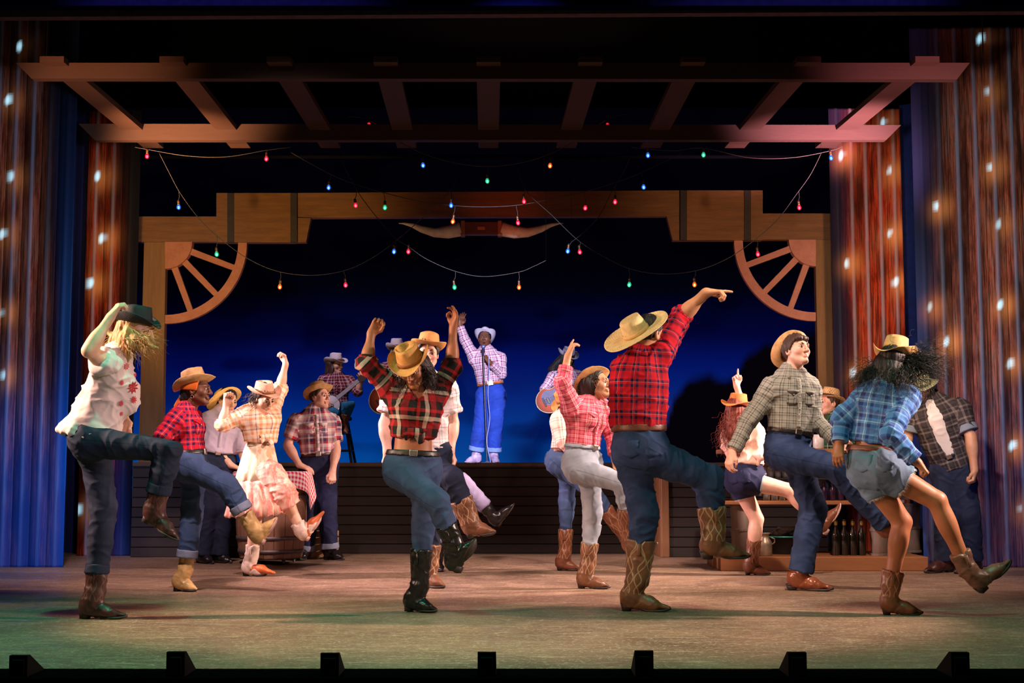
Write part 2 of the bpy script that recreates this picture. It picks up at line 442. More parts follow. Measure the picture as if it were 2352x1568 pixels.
def denim(name, c, fade=.5):
    if name in MATS: return MATS[name]
    m, nt, p = newmat(name); o = coords(nt); n = noise(nt, o, 7, 4); n2 = noise(nt, o, 320, 2)
    lt = tuple(min(1, x*(1+fade)+.015) for x in c); dk = tuple(x*.72 for x in c)
    r = ramp(nt, [(.3, dk), (.55, c), (.8, lt)]); nt.links.new(n, r.inputs[0])
    cc = mixc(nt, math_(nt, 'MULTIPLY', n2, .35), r.outputs[0], lt)
    uv = uvnode(nt); sp = nt.nodes.new('ShaderNodeSeparateXYZ'); nt.links.new(uv, sp.inputs[0])
    seam = math_(nt, 'LESS_THAN', math_(nt, 'ABSOLUTE', math_(nt, 'SUBTRACT', sp.outputs[0], .004)), .0035)
    cc = mixc(nt, math_(nt, 'MULTIPLY', seam, .6), cc, tuple(x*.45 for x in c))
    nt.links.new(cc, p.inputs['Base Color']); p.inputs['Roughness'].default_value = .8; p.inputs['Specular IOR Level'].default_value = .25
    bump(nt, p, n2, .25, .002); MATS[name] = m; return m
def leather(name, c, stitch=None, rough=.42):
    if name in MATS: return MATS[name]
    m, nt, p = newmat(name); o = coords(nt); n = noise(nt, o, 14, 4)
    r = ramp(nt, [(.3, tuple(x*.6 for x in c)), (.7, tuple(min(1, x*1.25) for x in c))]); nt.links.new(n, r.inputs[0]); cc = r.outputs[0]
    if stitch:   # looping decorative stitching on the shaft
        uv = uvnode(nt); sp = nt.nodes.new('ShaderNodeSeparateXYZ'); nt.links.new(uv, sp.inputs[0]); x, y = sp.outputs[0], sp.outputs[1]
        tot = None
        for amp, fr, ph in ((.022, 30., 0.), (.012, 44., 1.2)):
            wv = math_(nt, 'MULTIPLY', math_(nt, 'SINE', math_(nt, 'ADD', math_(nt, 'MULTIPLY', y, fr), ph)), amp)
            ab = math_(nt, 'PINGPONG', math_(nt, 'ADD', x, 1.0), .05)
            l = math_(nt, 'LESS_THAN', math_(nt, 'ABSOLUTE', math_(nt, 'SUBTRACT', math_(nt, 'SUBTRACT', ab, .025), wv)), .0032)
            tot = l if tot is None else math_(nt, 'MAXIMUM', tot, l)
        up = math_(nt, 'GREATER_THAN', y, .06)
        cc = mixc(nt, math_(nt, 'MULTIPLY', math_(nt, 'MULTIPLY', tot, up), .5), cc, stitch)
    nt.links.new(cc, p.inputs['Base Color']); p.inputs['Roughness'].default_value = rough
    bump(nt, p, noise(nt, o, 45, 3), .25, .004); MATS[name] = m; return m
def straw(name, c, dark=.55, fine=1.):
    if name in MATS: return MATS[name]
    m, nt, p = newmat(name); uv = uvnode(nt); sp = nt.nodes.new('ShaderNodeSeparateXYZ'); nt.links.new(uv, sp.inputs[0])
    a = math_(nt, 'SINE', math_(nt, 'MULTIPLY', sp.outputs[0], 900*fine)); b = math_(nt, 'SINE', math_(nt, 'MULTIPLY', sp.outputs[1], 700*fine))
    f = math_(nt, 'ADD', math_(nt, 'MULTIPLY', math_(nt, 'MULTIPLY', a, b), .25), noise(nt, coords(nt), 26, 4))
    r = ramp(nt, [(.2, tuple(x*dark for x in c)), (.55, c), (.85, tuple(min(1, x*1.12) for x in c))]); nt.links.new(f, r.inputs[0])
    nt.links.new(r.outputs[0], p.inputs['Base Color']); p.inputs['Roughness'].default_value = .65; p.inputs['Specular IOR Level'].default_value = .3
    bump(nt, p, f, .4, .004); MATS[name] = m; return m
def hairmat(name, c, rough=.6):
    if name in MATS: return MATS[name]
    m, nt, p = newmat(name); o = coords(nt); n = noise(nt, o, 60, 3, .6, (1,1,.25))
    r = ramp(nt, [(.3, tuple(x*.5 for x in c)), (.7, tuple(min(1, x*1.4) for x in c))]); nt.links.new(n, r.inputs[0])
    nt.links.new(r.outputs[0], p.inputs['Base Color']); p.inputs['Roughness'].default_value = rough
    bump(nt, p, n, .5, .006); MATS[name] = m; return m
# ------------------------------------------------------------------ people
class Person:
    def __init__(s, label, Y, J, face, up=(0,0,1), sc=1.0, male=False, skinmat=None, group='dancers in western clothes', h=.007, hipw=.085, name='person', chestw=1.0):
        h = h*1.2
        s.Y, s.sc, s.male, s.h, s.skin = Y, sc, male, h, skinmat
        s.J = {}
        for k, v in J.items():
            dy = v[2] if len(v) > 2 else 0.
            s.J[k] = W(v[0], v[1], Y+dy)
        j = s.J; s.name = name
        s.face = nrm(face); s.up = perp(s.face, up); s.side = np.cross(s.face, s.up)     # side points to the person's right
        ax = nrm(j['nk']-j['pv']); s.tside = perp(ax, j['sB']-j['sA']); s.front = nrm(np.cross(s.tside, ax)); s.tax = ax
        if 'hd' in j: s.hc = j['hd']
        if 'ws' not in j: j['ws'] = j['pv'] + (j['ch']-j['pv'])*.5
        pax = nrm(j['ws']-j['pv']); s.pside = perp(pax, s.tside)
        for q, sg in (('A', -1), ('B', 1)):
            if 'hip'+q not in j: j['hip'+q] = j['pv'] + s.pside*sg*hipw*sc - pax*.03
        base = min([j[k] for k in ('tA','tB','lA','lB') if k in j], key=lambda p: p[2]) if any(k in j for k in ('tA','tB','lA','lB')) else j['pv']
        s.root = empty(name, (j['pv'][0], j['pv'][1], base[2]), label, 'person', group)
        m = male; s.rc, s.rw, s.rp = [x*sc*chestw for x in ((.150,.134,.146) if m else (.126,.106,.150))]
        s.arm = [x*sc for x in ((.056,.047,.042,.031) if m else (.046,.038,.036,.026))]
        s.leg = [x*sc for x in ((.088,.064,.060,.043) if m else (.088,.060,.058,.040))]
    def add(s, name, V, Fq, mat, parent=None, uv=None, smooth=True):
        return mk(name, V, Fq, mat, parent or s.root, smooth, uv)
    # --- anatomy
    def head_prims(s):
        H = s.sc*.98; f, u, r = s.face, s.up, s.side; c = s.hc
        L = lambda x, y, z: c + H*(r*x + f*y + u*z)
        Fm = np.stack([r, f, u]); E = lambda p, rr, k=.012, neg=False: Ell(L(*p), np.array(rr)*H, Fm, k*H, neg)
        C = lambda a, b, ra, rb, k=.012: Cone(L(*a), L(*b), ra*H, rb*H, k*H)
        P = [E((0,-.014,.034), (.074,.094,.086)), E((0,.028,-.014), (.060,.064,.082), .03), C((0,.012,-.058), (0,.058,-.098), .050, .021, .03),
             C((-.046,.012,-.055), (-.018,.066,-.094), .022, .016, .02), C((.046,.012,-.055), (.018,.066,-.094), .022, .016, .02),
             E((-.040,.056,-.022), (.026,.026,.024), .025), E((.040,.056,-.022), (.026,.026,.024), .025), C((-.034,.083,.026), (.034,.083,.026), .013, .013, .016),
             E((-.031,.098,.006), (.018,.014,.011), .012, True), E((.031,.098,.006), (.018,.014,.011), .012, True),
             C((0,.092,.016), (0,.114,-.026), .0085, .0125, .010), E((-.012,.101,-.031), (.010,.012,.008), .006), E((.012,.101,-.031), (.010,.012,.008), .006),
             C((-.020,.086,-.055), (.020,.086,-.055), .007, .007, .006), C((0,.093,-.055), (.001,.093,-.055), .0065, .0065, .008), C((-.015,.088,-.067), (.015,.088,-.067), .0085, .0085, .006),
             E((0,.082,-.095), (.018,.017,.014), .014),
             *[C((sg*.019,.0925,.0118), (sg*.045,.0815,.0100), .0072, .0066, .004) for sg in (-1,1)], *[C((sg*.019,.0915,-.0052), (sg*.044,.0815,-.0042), .0056, .0052, .004) for sg in (-1,1)]]
        for sg in (-1, 1):
            P += [E((sg*.075,-.010,-.008), (.010,.021,.032), .008), E((sg*.083,-.006,-.004), (.006,.011,.018), .004, True)]
        if getattr(s, 'mouth', 0): P.append(E((0,.096,-.062-.012*s.mouth), (.015,.030,.013*s.mouth), .004, True))
        base = s.J['nk']; nr = (.056 if s.male else .046)*s.sc
        P += [Cone(base - s.tax*.03, c - u*.055*H - f*.012, nr*1.12, nr, .02)]
        return P
    def hand_prims(s, q, curl=.35, spread=.25, palm=None, point=None, thumb=.5, big=1.0):
        j = s.J; wv = j['w'+q]; d = nrm(j['h'+q]-wv); S = s.sc*(1.0 if s.male else .92)*big
        n = perp(d, palm if palm is not None else (0,-1,0))       # palm faces along n
        th = np.cross(d, n)*(1 if q == 'A' else -1)
        L = lambda x, y, z: wv + S*(d*x + th*y + n*z)
        P = [Cone(L(.0,0,0), L(.035,0,0), .026*S, .027*S, .02, side=th, sx=1, sy=.75)]
        lens = [.072,.080,.074,.058]
        for i in range(4):
            y = (1.5-i)*.0195; kx = .092-.006*abs(i-1.2); P.append(Cone(L(.020,y*.55,0), L(kx,y,0), .0145*S, .0115*S, .014*S))
            p = np.array([kx,y,0.]); a = 0.; cr = curl if np.isscalar(curl) else curl[i]
            if point is not None: cr = .06 if i == point else cr
            for kseg, (fr, rr0, rr1) in enumerate(((.45,.0105,.0095),(.30,.0095,.0085),(.25,.0085,.0072))):
                a += cr*(1.0, 1.15, .8)[kseg]*1.1; l = lens[i]*fr; sp = (1.5-i)*spread*.22
                p2 = p + np.array([math.cos(a)*l, sp*l, math.sin(a)*l]); P.append(Cone(L(*p), L(*p2), rr0*S, rr1*S, .003)); p = p2
        t0 = (.022,.022,.004); t1 = (.050,.044,.012+.01*thumb); t2 = (.075,.054-.022*thumb,.018+.022*thumb); t3 = (.094,.054-.040*thumb,.020+.034*thumb)
        P += [Cone(L(*t0), L(*t1), .0165*S, .0135*S, .012*S), Cone(L(*t1), L(*t2), .0125*S, .0105*S, .004), Cone(L(*t2), L(*t3), .0105*S, .008*S, .003)]
        return P
    def arm_prims(s, q):
        j = s.J; a = s.arm; sd = s.tside; d = j['e'+q]-j['s'+q]; f = j['w'+q]-j['e'+q]
        return [Cone(j['s'+q], j['e'+q], a[0], a[1]*.92, .03), Ell(j['s'+q]+d*.42, np.array([a[0]*.98]*2+[np.linalg.norm(d)*.36]), frame(d, sd), .03),
                Cone(j['e'+q], j['w'+q], a[2], a[3], .02), Ell(j['e'+q]+f*.28, np.array([a[2]*1.12]*2+[np.linalg.norm(f)*.34]), frame(f, sd), .03)]
    def torso_prims(s, g=0., low=True):
        j = s.J; sd, fr, ax = s.tside, s.front, s.tax; sc = s.sc; up = nrm(j['nk']-j['ch'])
        P = [Cone(j['ws'], j['ch'], s.rw+g, s.rc+g, .05, side=sd, sx=1, sy=.72), Cone(j['ch'], j['ch']+(j['nk']-j['ch'])*.62, s.rc+g, s.rc*.72+g, .05, side=sd, sx=1, sy=.66),
             Cone(j['ch']+(j['nk']-j['ch'])*.6, j['nk'], s.rc*.55+g, (.062 if s.male else .052)*sc+g, .05, side=sd, sx=1, sy=.85)]
        for q in 'AB':
            P.append(Cone(j['nk']-up*.030, j['s'+q]-up*.012, .040*sc+g, (.048 if s.male else .040)*sc+g, .06))
            P.append(Cone(j['ch']+(j['s'+q]-j['ch'])*.25, j['s'+q]-up*.035, .070*sc+g, .042*sc+g, .06))
        if not s.male:
            for sg in (-1, 1): P.append(Ell(j['ch']+fr*.070*sc+sd*sg*.058*sc, np.array([.056,.056,.056])*sc+g*.5, None, .04))
        if low: P.append(Cone(j['pv'], j['ws'], s.rp+g, s.rw+g, .06, side=s.pside, sx=1, sy=.74))
        return P
    def leg_prims(s, q, g=0., rad=None, upto=1.0, cap=False, bum=True):
        j = s.J; r = [x+g for x in s.leg] if rad is None else [x*s.sc for x in rad]
        kn, an = j['k'+q], j['a'+q]; end = kn+(an-kn)*upto; re = r[2]+(r[3]-r[2])*upto
        t = kn-j['hip'+q]; b = an-kn; P = [Cone(j['hip'+q], kn, r[0], r[1], .03), Cone(kn, end, r[1]*.98, re, .02, capb=0. if cap else None)]
        back = -perp(t, s.front) if rad is None else None
        if rad is None: P.append(Ell(kn+b*.28-perp(b, s.front if abs(np.dot(nrm(b), s.front)) < .9 else s.tax)*.014, np.array([r[2]*.98, r[2]*1.02, np.linalg.norm(b)*.26]), frame(b, s.tside), .03))
        if bum: P.append(Ell(j['hip'+q]-s.front*.045*s.sc+s.tax*.02, np.array([.088,.088,.10])*s.sc+g*.6, None, .05))
        return P
    def seglist(s, legs=False):
        j = s.J
        if not legs:
            L = [Seg(j['pv'], j['nk'], s.front, s.rc, 0, .0)]
            for q in 'AB': L += [Seg(j['s'+q], j['e'+q], s.front, s.arm[0]*1.15, .03, .02), Seg(j['e'+q], j['w'+q], s.front, s.arm[1]*1.15, .31, .02)]
            return L
        L = [Seg(j['pv'], j['ws'], s.pside, s.rp, .5, 0)]
        for q in 'AB':
            L += [Seg(j['hip'+q], j['k'+q], s.pside*(-1 if q == 'A' else 1), s.leg[0], 0, 0), Seg(j['k'+q], j['a'+q], s.pside*(-1 if q == 'A' else 1), s.leg[1], .42, 0)]
        return L
    # --- meshes
    def body(s, arms='AB', legs='', hands=None, midriff=False, legrad=None):
        hp = s.head_prims(); P = list(hp); P += s.torso_prims(-.014, low=midriff); parts = []
        hands = hands or {}
        for q in arms: P += s.arm_prims(q)
        HP = {}
        for q in arms:
            if 'h'+q in s.J: HP[q] = s.hand_prims(q, **hands.get(q, {})); P += HP[q][:1]
        for q in legs: P += s.leg_prims(q, rad=legrad, bum=False)
        neg = [p for p in P if p.neg]; P = [p for p in P if not p.neg] + neg
        hr = .165*s.sc
        V, Fq = mesh_sdf(P, s.h*(1.0 if legs or midriff else 1.2), keep=(s.hc, hr*.98, False)); out = [(V, Fq)]
        hp2 = [p for p in hp if not p.neg] + [Cone(s.J['nk'], s.J['ch'], .05, .07, .03)] + [p for p in hp if p.neg]
        hh = min(.0054, s.h*.68); V, Fq = mesh_sdf(P, hh, keep=(s.hc, hr, True)); out.append((V, Fq))
        for q in HP:
            fp = s.arm_prims(q)[2:3] + HP[q]; c = s.J['w'+q] + nrm(s.J['h'+q]-s.J['w'+q])*.10
            out.append(mesh_sdf(fp, min(.0047, s.h*.6), keep=(c, .145, True)))
        n = 0; VV = []; FF = []
        for V, Fq in out: VV.append(V); FF.append(Fq+n); n += len(V)
        V = np.concatenate(VV); Fq = np.concatenate(FF)
        o = s.add('body', V, Fq, s.skin); me = o.data
        q = (V-s.hc) @ np.stack([s.side, s.face, s.up]).T/(s.sc*.98)
        lip = np.exp(-((q[:,0]/.020)**2)**2)*np.exp(-(((q[:,2]+.061)/.0115)**2)**2)*(q[:,1] > .075)
        ck = .35*np.exp(-(((np.abs(q[:,0])-.045)/.022)**2+((q[:,2]+.025)/.022)**2))*(q[:,1] > .03)
        a = me.attributes.new('tint', 'FLOAT', 'POINT'); a.data.foreach_set('value', np.clip(lip*.85+ck, 0, 1).astype(np.float32))
        s.eyes(); return o
    def eyes(s, iris=(.06,.03,.015), brow=None):
        H = s.sc*.98
        for sg in (-1, 1):
            c = s.hc + H*(s.side*sg*.031 + s.face*.0835 + s.up*.004)
            V, f = lathe([(.0125*H*math.sin(math.pi*i/10), .0125*H*math.cos(math.pi*i/10)) for i in range(11)], 12, c, s.face, s.side)
            o = s.add('eye', V, f, plain('eye_white', (.42,.40,.38), .3, bs=0)); me = o.data
            me.materials.append(plain('iris_dark', iris, .15, bs=0)); mi = np.zeros(len(me.polygons), np.int32); mi[:12*3] = 1; me.polygons.foreach_set('material_index', mi)
    def brows(s, mat):
        H = s.sc*.98
        for sg in (-1, 1):
            p = [s.hc + H*(s.side*sg*x + s.face*y + s.up*z) for x, y, z in ((.013,.0965,.024),(.028,.0965,.030),(.047,.082,.024))]
            s.add('eyebrow', *tube(p, [.0042*H,.0046*H,.002*H], 6), mat)
    def shirt(s, mat, g=.014, slA=.97, slB=.97, hem=0., cuffs=True, collar=True, loose=1.0, amp=.010, hemcut=True, name='shirt', cuffmat=None, seed=0, opened=False, placket=True, low=None, extra=(), hemn=None, vneck=0.):
        j = s.J; P = s.torso_prims(g*loose)+list(extra); arms = {}; sl_ = []; tors = list(P)
        for q, t in (('A', slA), ('B', slB)):
            if t is None: continue
            up = min(1., t/.5) ; a = s.arm
            sh, el, wr = j['s'+q], j['e'+q], j['w'+q]
            e1 = sh+(el-sh)*up; r1 = (a[0]+(a[1]-a[0])*up)+g*1.1
            sl_.append(0); P.append(Cone(sh, e1, a[0]+g*1.05, r1*(1.0 if t > .5 else 1.10), .04, capb=.0 if t <= .5 else None)); arms[q] = (e1, nrm(el-sh), r1)
            if t > .5:
                lo = (t-.5)/.5; e2 = el+(wr-el)*lo; r2 = a[2]+(a[3]-a[2])*lo+g*.85
                P.append(Cone(el, e2, a[1]+g*1.1, r2, .02, capb=0.)); arms[q] = (e2, nrm(wr-el), r2)
        pt = j['pv']+(j['ws']-j['pv'])*hem; 
        for q_ in (tors if hemcut else []): q_.cut = (pt, -nrm(j['ws']-j['pv']) if hemn is None else hemn)
        if vneck:
            vn = Cone(j['nk']+s.front*.075*s.sc, j['ch']+(j['nk']-j['ch'])*(.75-vneck)+s.front*.15*s.sc, .050*s.sc, .016, .006); vn.neg = True; P.append(vn)
        V, Fq = mesh_sdf(P, s.h)
        segs = s.seglist(); bends = [(j['eA'], .11, 1.3), (j['eB'], .11, 1.3), (j['ws'], .13, 1.25), (j['sA']-s.tax*.06, .09, 1.1), (j['sB']-s.tax*.06, .09, 1.1)]
        uv = seguv(V, Fq, segs); V = folds(V, Fq, segs, amp, seed, bends)
        o = s.add(name, V, Fq, mat, uv=uv); s.sh = o
        if cuffs:
            for q, (e, d, r) in arms.items():
                V2, F2 = mesh_sdf([Cone(e-d*.045, e+d*.006, r+.008, r+.009, .01, capa=0., capb=0.)], max(.0068, s.h*.85)); uv2 = seguv(V2, F2, segs)
                s.add('cuff', V2, F2, cuffmat or mat, o, uv2)
        if collar:
            nk = j['nk']; nr = (.058 if s.male else .049)*s.sc; up = nrm(s.hc-nk); pts = []
            V3 = []; F3 = []; n = 17
            for i in range(n):
                t = -2.55 + 5.1*i/(n-1); dr = -s.front*math.cos(t) + s.tside*math.sin(t)
                op = abs(t)/2.55; dip = -.03*op**2
                wdt = .030+.022*op**3
                for k, (rr, z) in enumerate(((nr+.006, .002), (nr+.005, .030-.006*op), (nr+.012, .031-.006*op), (nr+.018+wdt*.55, .026-wdt))):
                    V3.append(nk + dr*rr + s.tax*(z+dip) + s.front*.012*op**2)
            for i in range(n-1):
                for k in range(3): F3.append((i*4+k, i*4+k+1, i*4+k+5, i*4+k+4))
            oc = s.add('collar', np.array(V3), np.array(F3), mat, o, uv=np.array([[V3[i] for i in q] for q in F3])[..., [0,2]])
            md = oc.modifiers.new('thick', 'SOLIDIFY'); md.thickness = .004
        if placket and not opened:
            s.placket(o, mat)
        return o
    def surf_pts(s, a, b, n, P=None, out=.0):    # points on the chest surface straight ahead of the axis
        res = []
        for i in range(n):
            t = i/(n-1); c = a+(b-a)*t; d = np.linspace(.02, .30, 57); q = (c + d[:,None]*s.front).astype(np.float32); D = np.full(len(q), .5)
            for p in P: D = smin(D, p.d(q), p.k)
            k = int(np.argmax(D > 0)); res.append(q[k].astype(float)+s.front*out)
        return np.array(res)
    def placket(s, o, mat, lowfrac=.1):
        j = s.J; P = s.torso_prims(.014); a = j['pv']+(j['nk']-j['pv'])*.22; b = j['nk']-s.tax*.05
        pts = s.surf_pts(a, b, 9, P, .007)
        w_ = .016; V = []
        for p in pts:
            for sx, dz in ((-1,0),(-1,.004),(1,.004),(1,0)): V.append(p+s.tside*sx*w_+s.front*dz)
        Fp = [(i*4+k, i*4+k+1, i*4+k+5, i*4+k+4) for i in range(8) for k in range(3)]
        uv = np.array([[((k%4)/3*.03, (k//4)*.05) for k in q] for q in Fp]); pl = s.add('placket', np.array(V), np.array(Fp), mat, o, uv)
        for p in pts[1::1]:
            s.add('button', *lathe([(0,.003),(.004,.003),(.0055,.0015),(.0055,0)], 8, p+s.front*.004, s.front), plain('button_pearl', (.6,.55,.5), .3, bs=0), o)
    def pocket(s, mat, sg, parent, uvo=.03):
        j = s.J; P = s.torso_prims(.014); V = []; c0 = j['ch']+s.tside*sg*.066*s.sc
        rows = []
        for z in (.055,.045,.02,-.01,-.035,-.05):
            a = [s.surf_pts(c0+s.tside*x+s.tax*z, c0+s.tside*x+s.tax*z+1e-6, 2, P, .008)[0] for x in (-.042,-.02,.0,.02,.042)]; rows.append(a)
        rows[-1][0] += s.tax*.012; rows[-1][4] += s.tax*.012
        V = np.array(rows).reshape(-1,3); Fp = np.array([(r*5+c, (r+1)*5+c, (r+1)*5+c+1, r*5+c+1) for r in range(5) for c in range(4)])
        uv = np.array([[(uvo+(k%5)*.02, uvo-(k//5)*.02) for k in q] for q in Fp])
        o = s.add('pocket', V, Fp, mat, parent, uv); md = o.modifiers.new('thick', 'SOLIDIFY'); md.thickness = .004
        fl = np.array([V[0]+s.front*.004, V[2]+s.front*.005, V[4]+s.front*.004, V[9]+s.front*.005, V[12]+s.front*.006, V[5]+s.front*.005])
        Vf, Ff = prism(fl, s.front*0, s.front*.003); s.add('pocket_flap', Vf, Ff, mat, parent, uv=np.array([[(0.02*k,.01*k) for k in range(len(q))] for q in Ff for _ in [0]], dtype=object) if False else None)
        s.add('snap', *lathe([(0,.003),(.0045,.002),(.0045,0)], 8, V[12]+s.front*.009, s.front), plain('button_pearl', (.6,.55,.5), .3, bs=0), parent)
    def knot(s, mat, parent, pos=None, at=0.30):
        j = s.J; c = pos if pos is not None else s.surf_pts(j['pv']+(j['nk']-j['pv'])*at, j['pv']+(j['nk']-j['pv'])*at+1e-6, 2, s.torso_prims(.014), .012)[0]
        sd, ax, fr = s.tside, s.tax, s.front
        P = [Ell(c, (.026,.026,.022), None, .012), Cone(c, c-sd*.065-ax*.030+fr*.01, .014, .026, .012, side=sd+ax*.4, sy=.5, capb=.002), Cone(c, c+sd*.045-ax*.060+fr*.01, .012, .022, .012, side=sd+ax*.4, sy=.5, capb=.002),
             Cone(c, c-sd*.06+ax*.02, .018, .012, .015), Cone(c, c+sd*.06+ax*.02, .018, .012, .015)]
        V, Fq = mesh_sdf(P, .0055); sg = [Seg(c-sd*.1, c+sd*.1, fr, .03)]; uv = seguv(V, Fq, sg); V = folds(V, Fq, sg, .006, 3, [(c, .1, 1.)], 2.)
        s.add('knot', V, Fq, mat, parent, uv)
    def trousers(s, mat, rad=None, hemA=.93, hemB=.93, top=.55, cuff=None, amp=.010, g=.012, name='jeans', seed=1, short=None, pockets=True, fraymat=None):
        """rad = thigh, knee, calf, hem radii; hem fractions run knee to ankle; short = fraction hip to knee for shorts"""
        j = s.J; r = [x*s.sc for x in (rad or (.092,.068,.064,.058))]
        P = [Cone(j['pv'], j['ws'], s.rp+g, s.rw+g*.9, .06, side=s.pside, sx=1, sy=.74)]; ends = {}
        for q, hm in (('A', hemA), ('B', hemB)):
            hp, kn, an = j['hip'+q], j['k'+q], j['a'+q]; P.append(Ell(hp-s.front*.040*s.sc+s.tax*.015, np.array([.088,.088,.10])*s.sc+g*.5, None, .06))
            if short:
                e = hp+(kn-hp)*short; P.append(Cone(hp, e, r[0]*1.06, r[1], .05, capb=0.)); ends[q] = (e, nrm(kn-hp), r[1])
            else:
                e = kn+(an-kn)*hm; P += [Cone(hp, kn, r[0], r[1], .05), Cone(kn, e, r[1]*.99, r[3], .025, capb=0.), Cone(kn, kn+(e-kn)*.5, r[2], r[2]*.98, .03)]; ends[q] = (e, nrm(an-kn), r[3])
        pt = j['pv']+(j['ws']-j['pv'])*top; ax = nrm(j['ws']-j['pv']); s.beltpt = pt; s.beltax = ax; s.beltP = P[:1]
        V, Fq = mesh_sdf(P, s.h, [(pt, ax)]); segs = s.seglist(True)
        bends = [(j['kA'], .12, 1.3), (j['kB'], .12, 1.3), (j['hipA']+s.front*.06, .14, 1.3), (j['hipB']+s.front*.06, .14, 1.2)]+[(ends[q][0], .13, 1.2) for q in ends]
        uv = seguv(V, Fq, segs); V = folds(V, Fq, segs, amp, seed, bends, 1.1); o = s.add(name, V, Fq, mat, uv=uv); s.tr = o
        if cuff is not None:
            for q, (e, d, rr) in ends.items():
                V2, F2 = mesh_sdf([Cone(e-d*.052, e+d*.006, rr+.008, rr+.010, .01, capa=0., capb=0.)], max(.0068, s.h*.8)); uv2 = seguv(V2, F2, segs); V2 = folds(V2, F2, segs, .004, 9)
                s.add('cuff', V2, F2, cuff, o, uv2)
        if fraymat is not None:
            for q, (e, d, rr) in ends.items():
                pts = []; V4 = []; F4 = []; sd = perp(d, s.tside); fd = np.cross(d, sd)
                for i in range(150):
                    t = 2*math.pi*i/150; b = e + (sd*math.cos(t)+fd*math.sin(t))*(rr+.001); L = .008+.02*RNG.random(); w_ = .0022
                    tn = -sd*math.sin(t)+fd*math.cos(t); tip = b+d*L+tn*RNG.normal(0,.004); n = len(V4)
                    V4 += [b-tn*w_-d*.006, b+tn*w_-d*.006, tip]; F4.append((n, n+1, n+2))
                s.add('frayed_hem', np.array(V4), F4, fraymat, o)['kind'] = 'stuff'
        if pockets:
            for q in 'AB':      # back pockets follow the seat
                sg = -1 if q == 'A' else 1; c = j['hip'+q]+s.tax*.035+s.pside*sg*.012*s.sc; rows = []
                for z in (.06,.02,-.03,-.055):
                    for x in (-.05,-.025,0,.025,.05):
                        zz = z + (.022*abs(x)/.05 if z < -.05 else 0); q0 = c+s.pside*x+s.tax*zz; dd = np.linspace(.0, .30, 61); pp = (q0-dd[:,None]*s.front).astype(np.float32); D = np.full(61, .5)
                        for p in P: D = smin(D, p.d(pp), p.k)
                        kx = int(np.argmax(D > 0)); rows.append(pp[kx].astype(float)-s.front*.006)
                V5 = np.array(rows); F5 = np.array([(r_*5+c_, r_*5+c_+1, (r_+1)*5+c_+1, (r_+1)*5+c_) for r_ in range(3) for c_ in range(4)])
                uv5 = np.array([[(.03+(k%5)*.02, .05+(k//5)*.03) for k in qq] for qq in F5]); ob = s.add('back_pocket', V5, F5, mat, o, uv5); md = ob.modifiers.new('thick', 'SOLIDIFY'); md.thickness = .005
        return o
    def belt(s, mat, buckle=None, hw=.018, big=1.0):
        V, Fq = mesh_sdf(s.beltP, max(.0068, s.h*.85), infl=.013, band=(s.beltpt-s.beltax*.008, s.beltax, hw)); o = s.add('belt', V, Fq, mat, uv=seguv(V, Fq, [Seg(s.beltpt, s.beltpt+s.beltax*.1, s.front, .14)]))
        if buckle is not None:
            fp = s.beltpt-s.beltax*.008; d = np.linspace(.02,.3,80); q = (fp+d[:,None]*s.front).astype(np.float32); k = int(np.argmax(s.beltP[0].d(q) > .013)); c = q[k].astype(float)+s.front*.004
            Fm = np.stack([s.pside, s.front, s.beltax]); V, Fq = mesh_sdf([RBox(c, np.array([.026,.007,.021])*big, Fm, .005), ], .003); s.add('buckle', V, Fq, buckle, o)
        return o
    def boot(s, q, mat, solemat, shaft=.8, rs=(.050,.066), heel=.045, pointy=1.0, stitch=False, L=None, low=False, topdip=.02, wide=1.0, capmat=None):
        """shaft: height of the leg of the boot as a fraction ankle to knee"""
        j = s.J; A, T, Hh = j['a'+q], j['t'+q].copy(), j['l'+q].copy()
        for gz in (0., .955):       # a planted foot stands flat on the floor or the platform
            if abs(Hh[2]-gz) < .07 and abs(T[2]-gz) < .07: Hh[2] = T[2] = gz+.003
        g = nrm(T-Hh); u = perp(g, A-Hh); sd = np.cross(g, u); S = s.sc*(1.06 if s.male else .95); Lf = np.linalg.norm(T-Hh)
        nat = (.295 if s.male else .265)*s.sc; fx = max(Lf, .0)/nat if Lf > .05 else 1.; Ls = nat*fx
        Fm = np.stack([g, sd, u]); X = lambda x, y, z: Hh + g*x*Ls/.29 + sd*y*S*wide + u*z*S
        kn = j['k'+q]; top = A + (kn-A)*shaft; sh = nrm(kn-A)
        c = lambda a, b, ra, rb, k=.02, **kw: Cone(X(*a), X(*b), ra*S, rb*S, k, side=sd, **kw)
        P = [c((.045,0,.035+heel*.6), (.045,0,.085), .038, .040), c((.05,0,.075), (.165,0,.050), .044, .037, .035), c((.165,0,.040), (.285-.008*pointy,0,.020), .040, .016-.004*pointy, .02, sy=.72),
             c((.05,0,.040), (.17,0,.028), .032, .036, .02, sy=.8), c((.19,-.012,.028), (.2,.012,.028), .026, .026, .02)]
        if low: P += [Cone(A-sh*.01, A+sh*.035, .046*S, .050*S, .03, capb=0.)]
        else: P += [Cone(X(.05,0,.07), A+sh*.04, .046*S, rs[0]*S, .03, side=sd), Cone(A+sh*.02, top, rs[0]*S, rs[1]*S, .03, side=g if abs(np.dot(g, sh)) < .9 else sd, sx=1.08, sy=.92, capb=0.)]
        cuts = [(X(0,0,.006), -u)]
        negs = []
        if not low and topdip:      # the scooped top edge at both sides
            fw = perp(sh, g); sdv = np.cross(sh, fw)
            negs = [Ell(top+sh*.012+sdv*sg*rs[1]*1.05, np.array([.030,.030,.034]), None, .004, True) for sg in (-1, 1)]
        V, Fq = mesh_sdf(P+negs, max(.0062, s.h*.8), cuts)
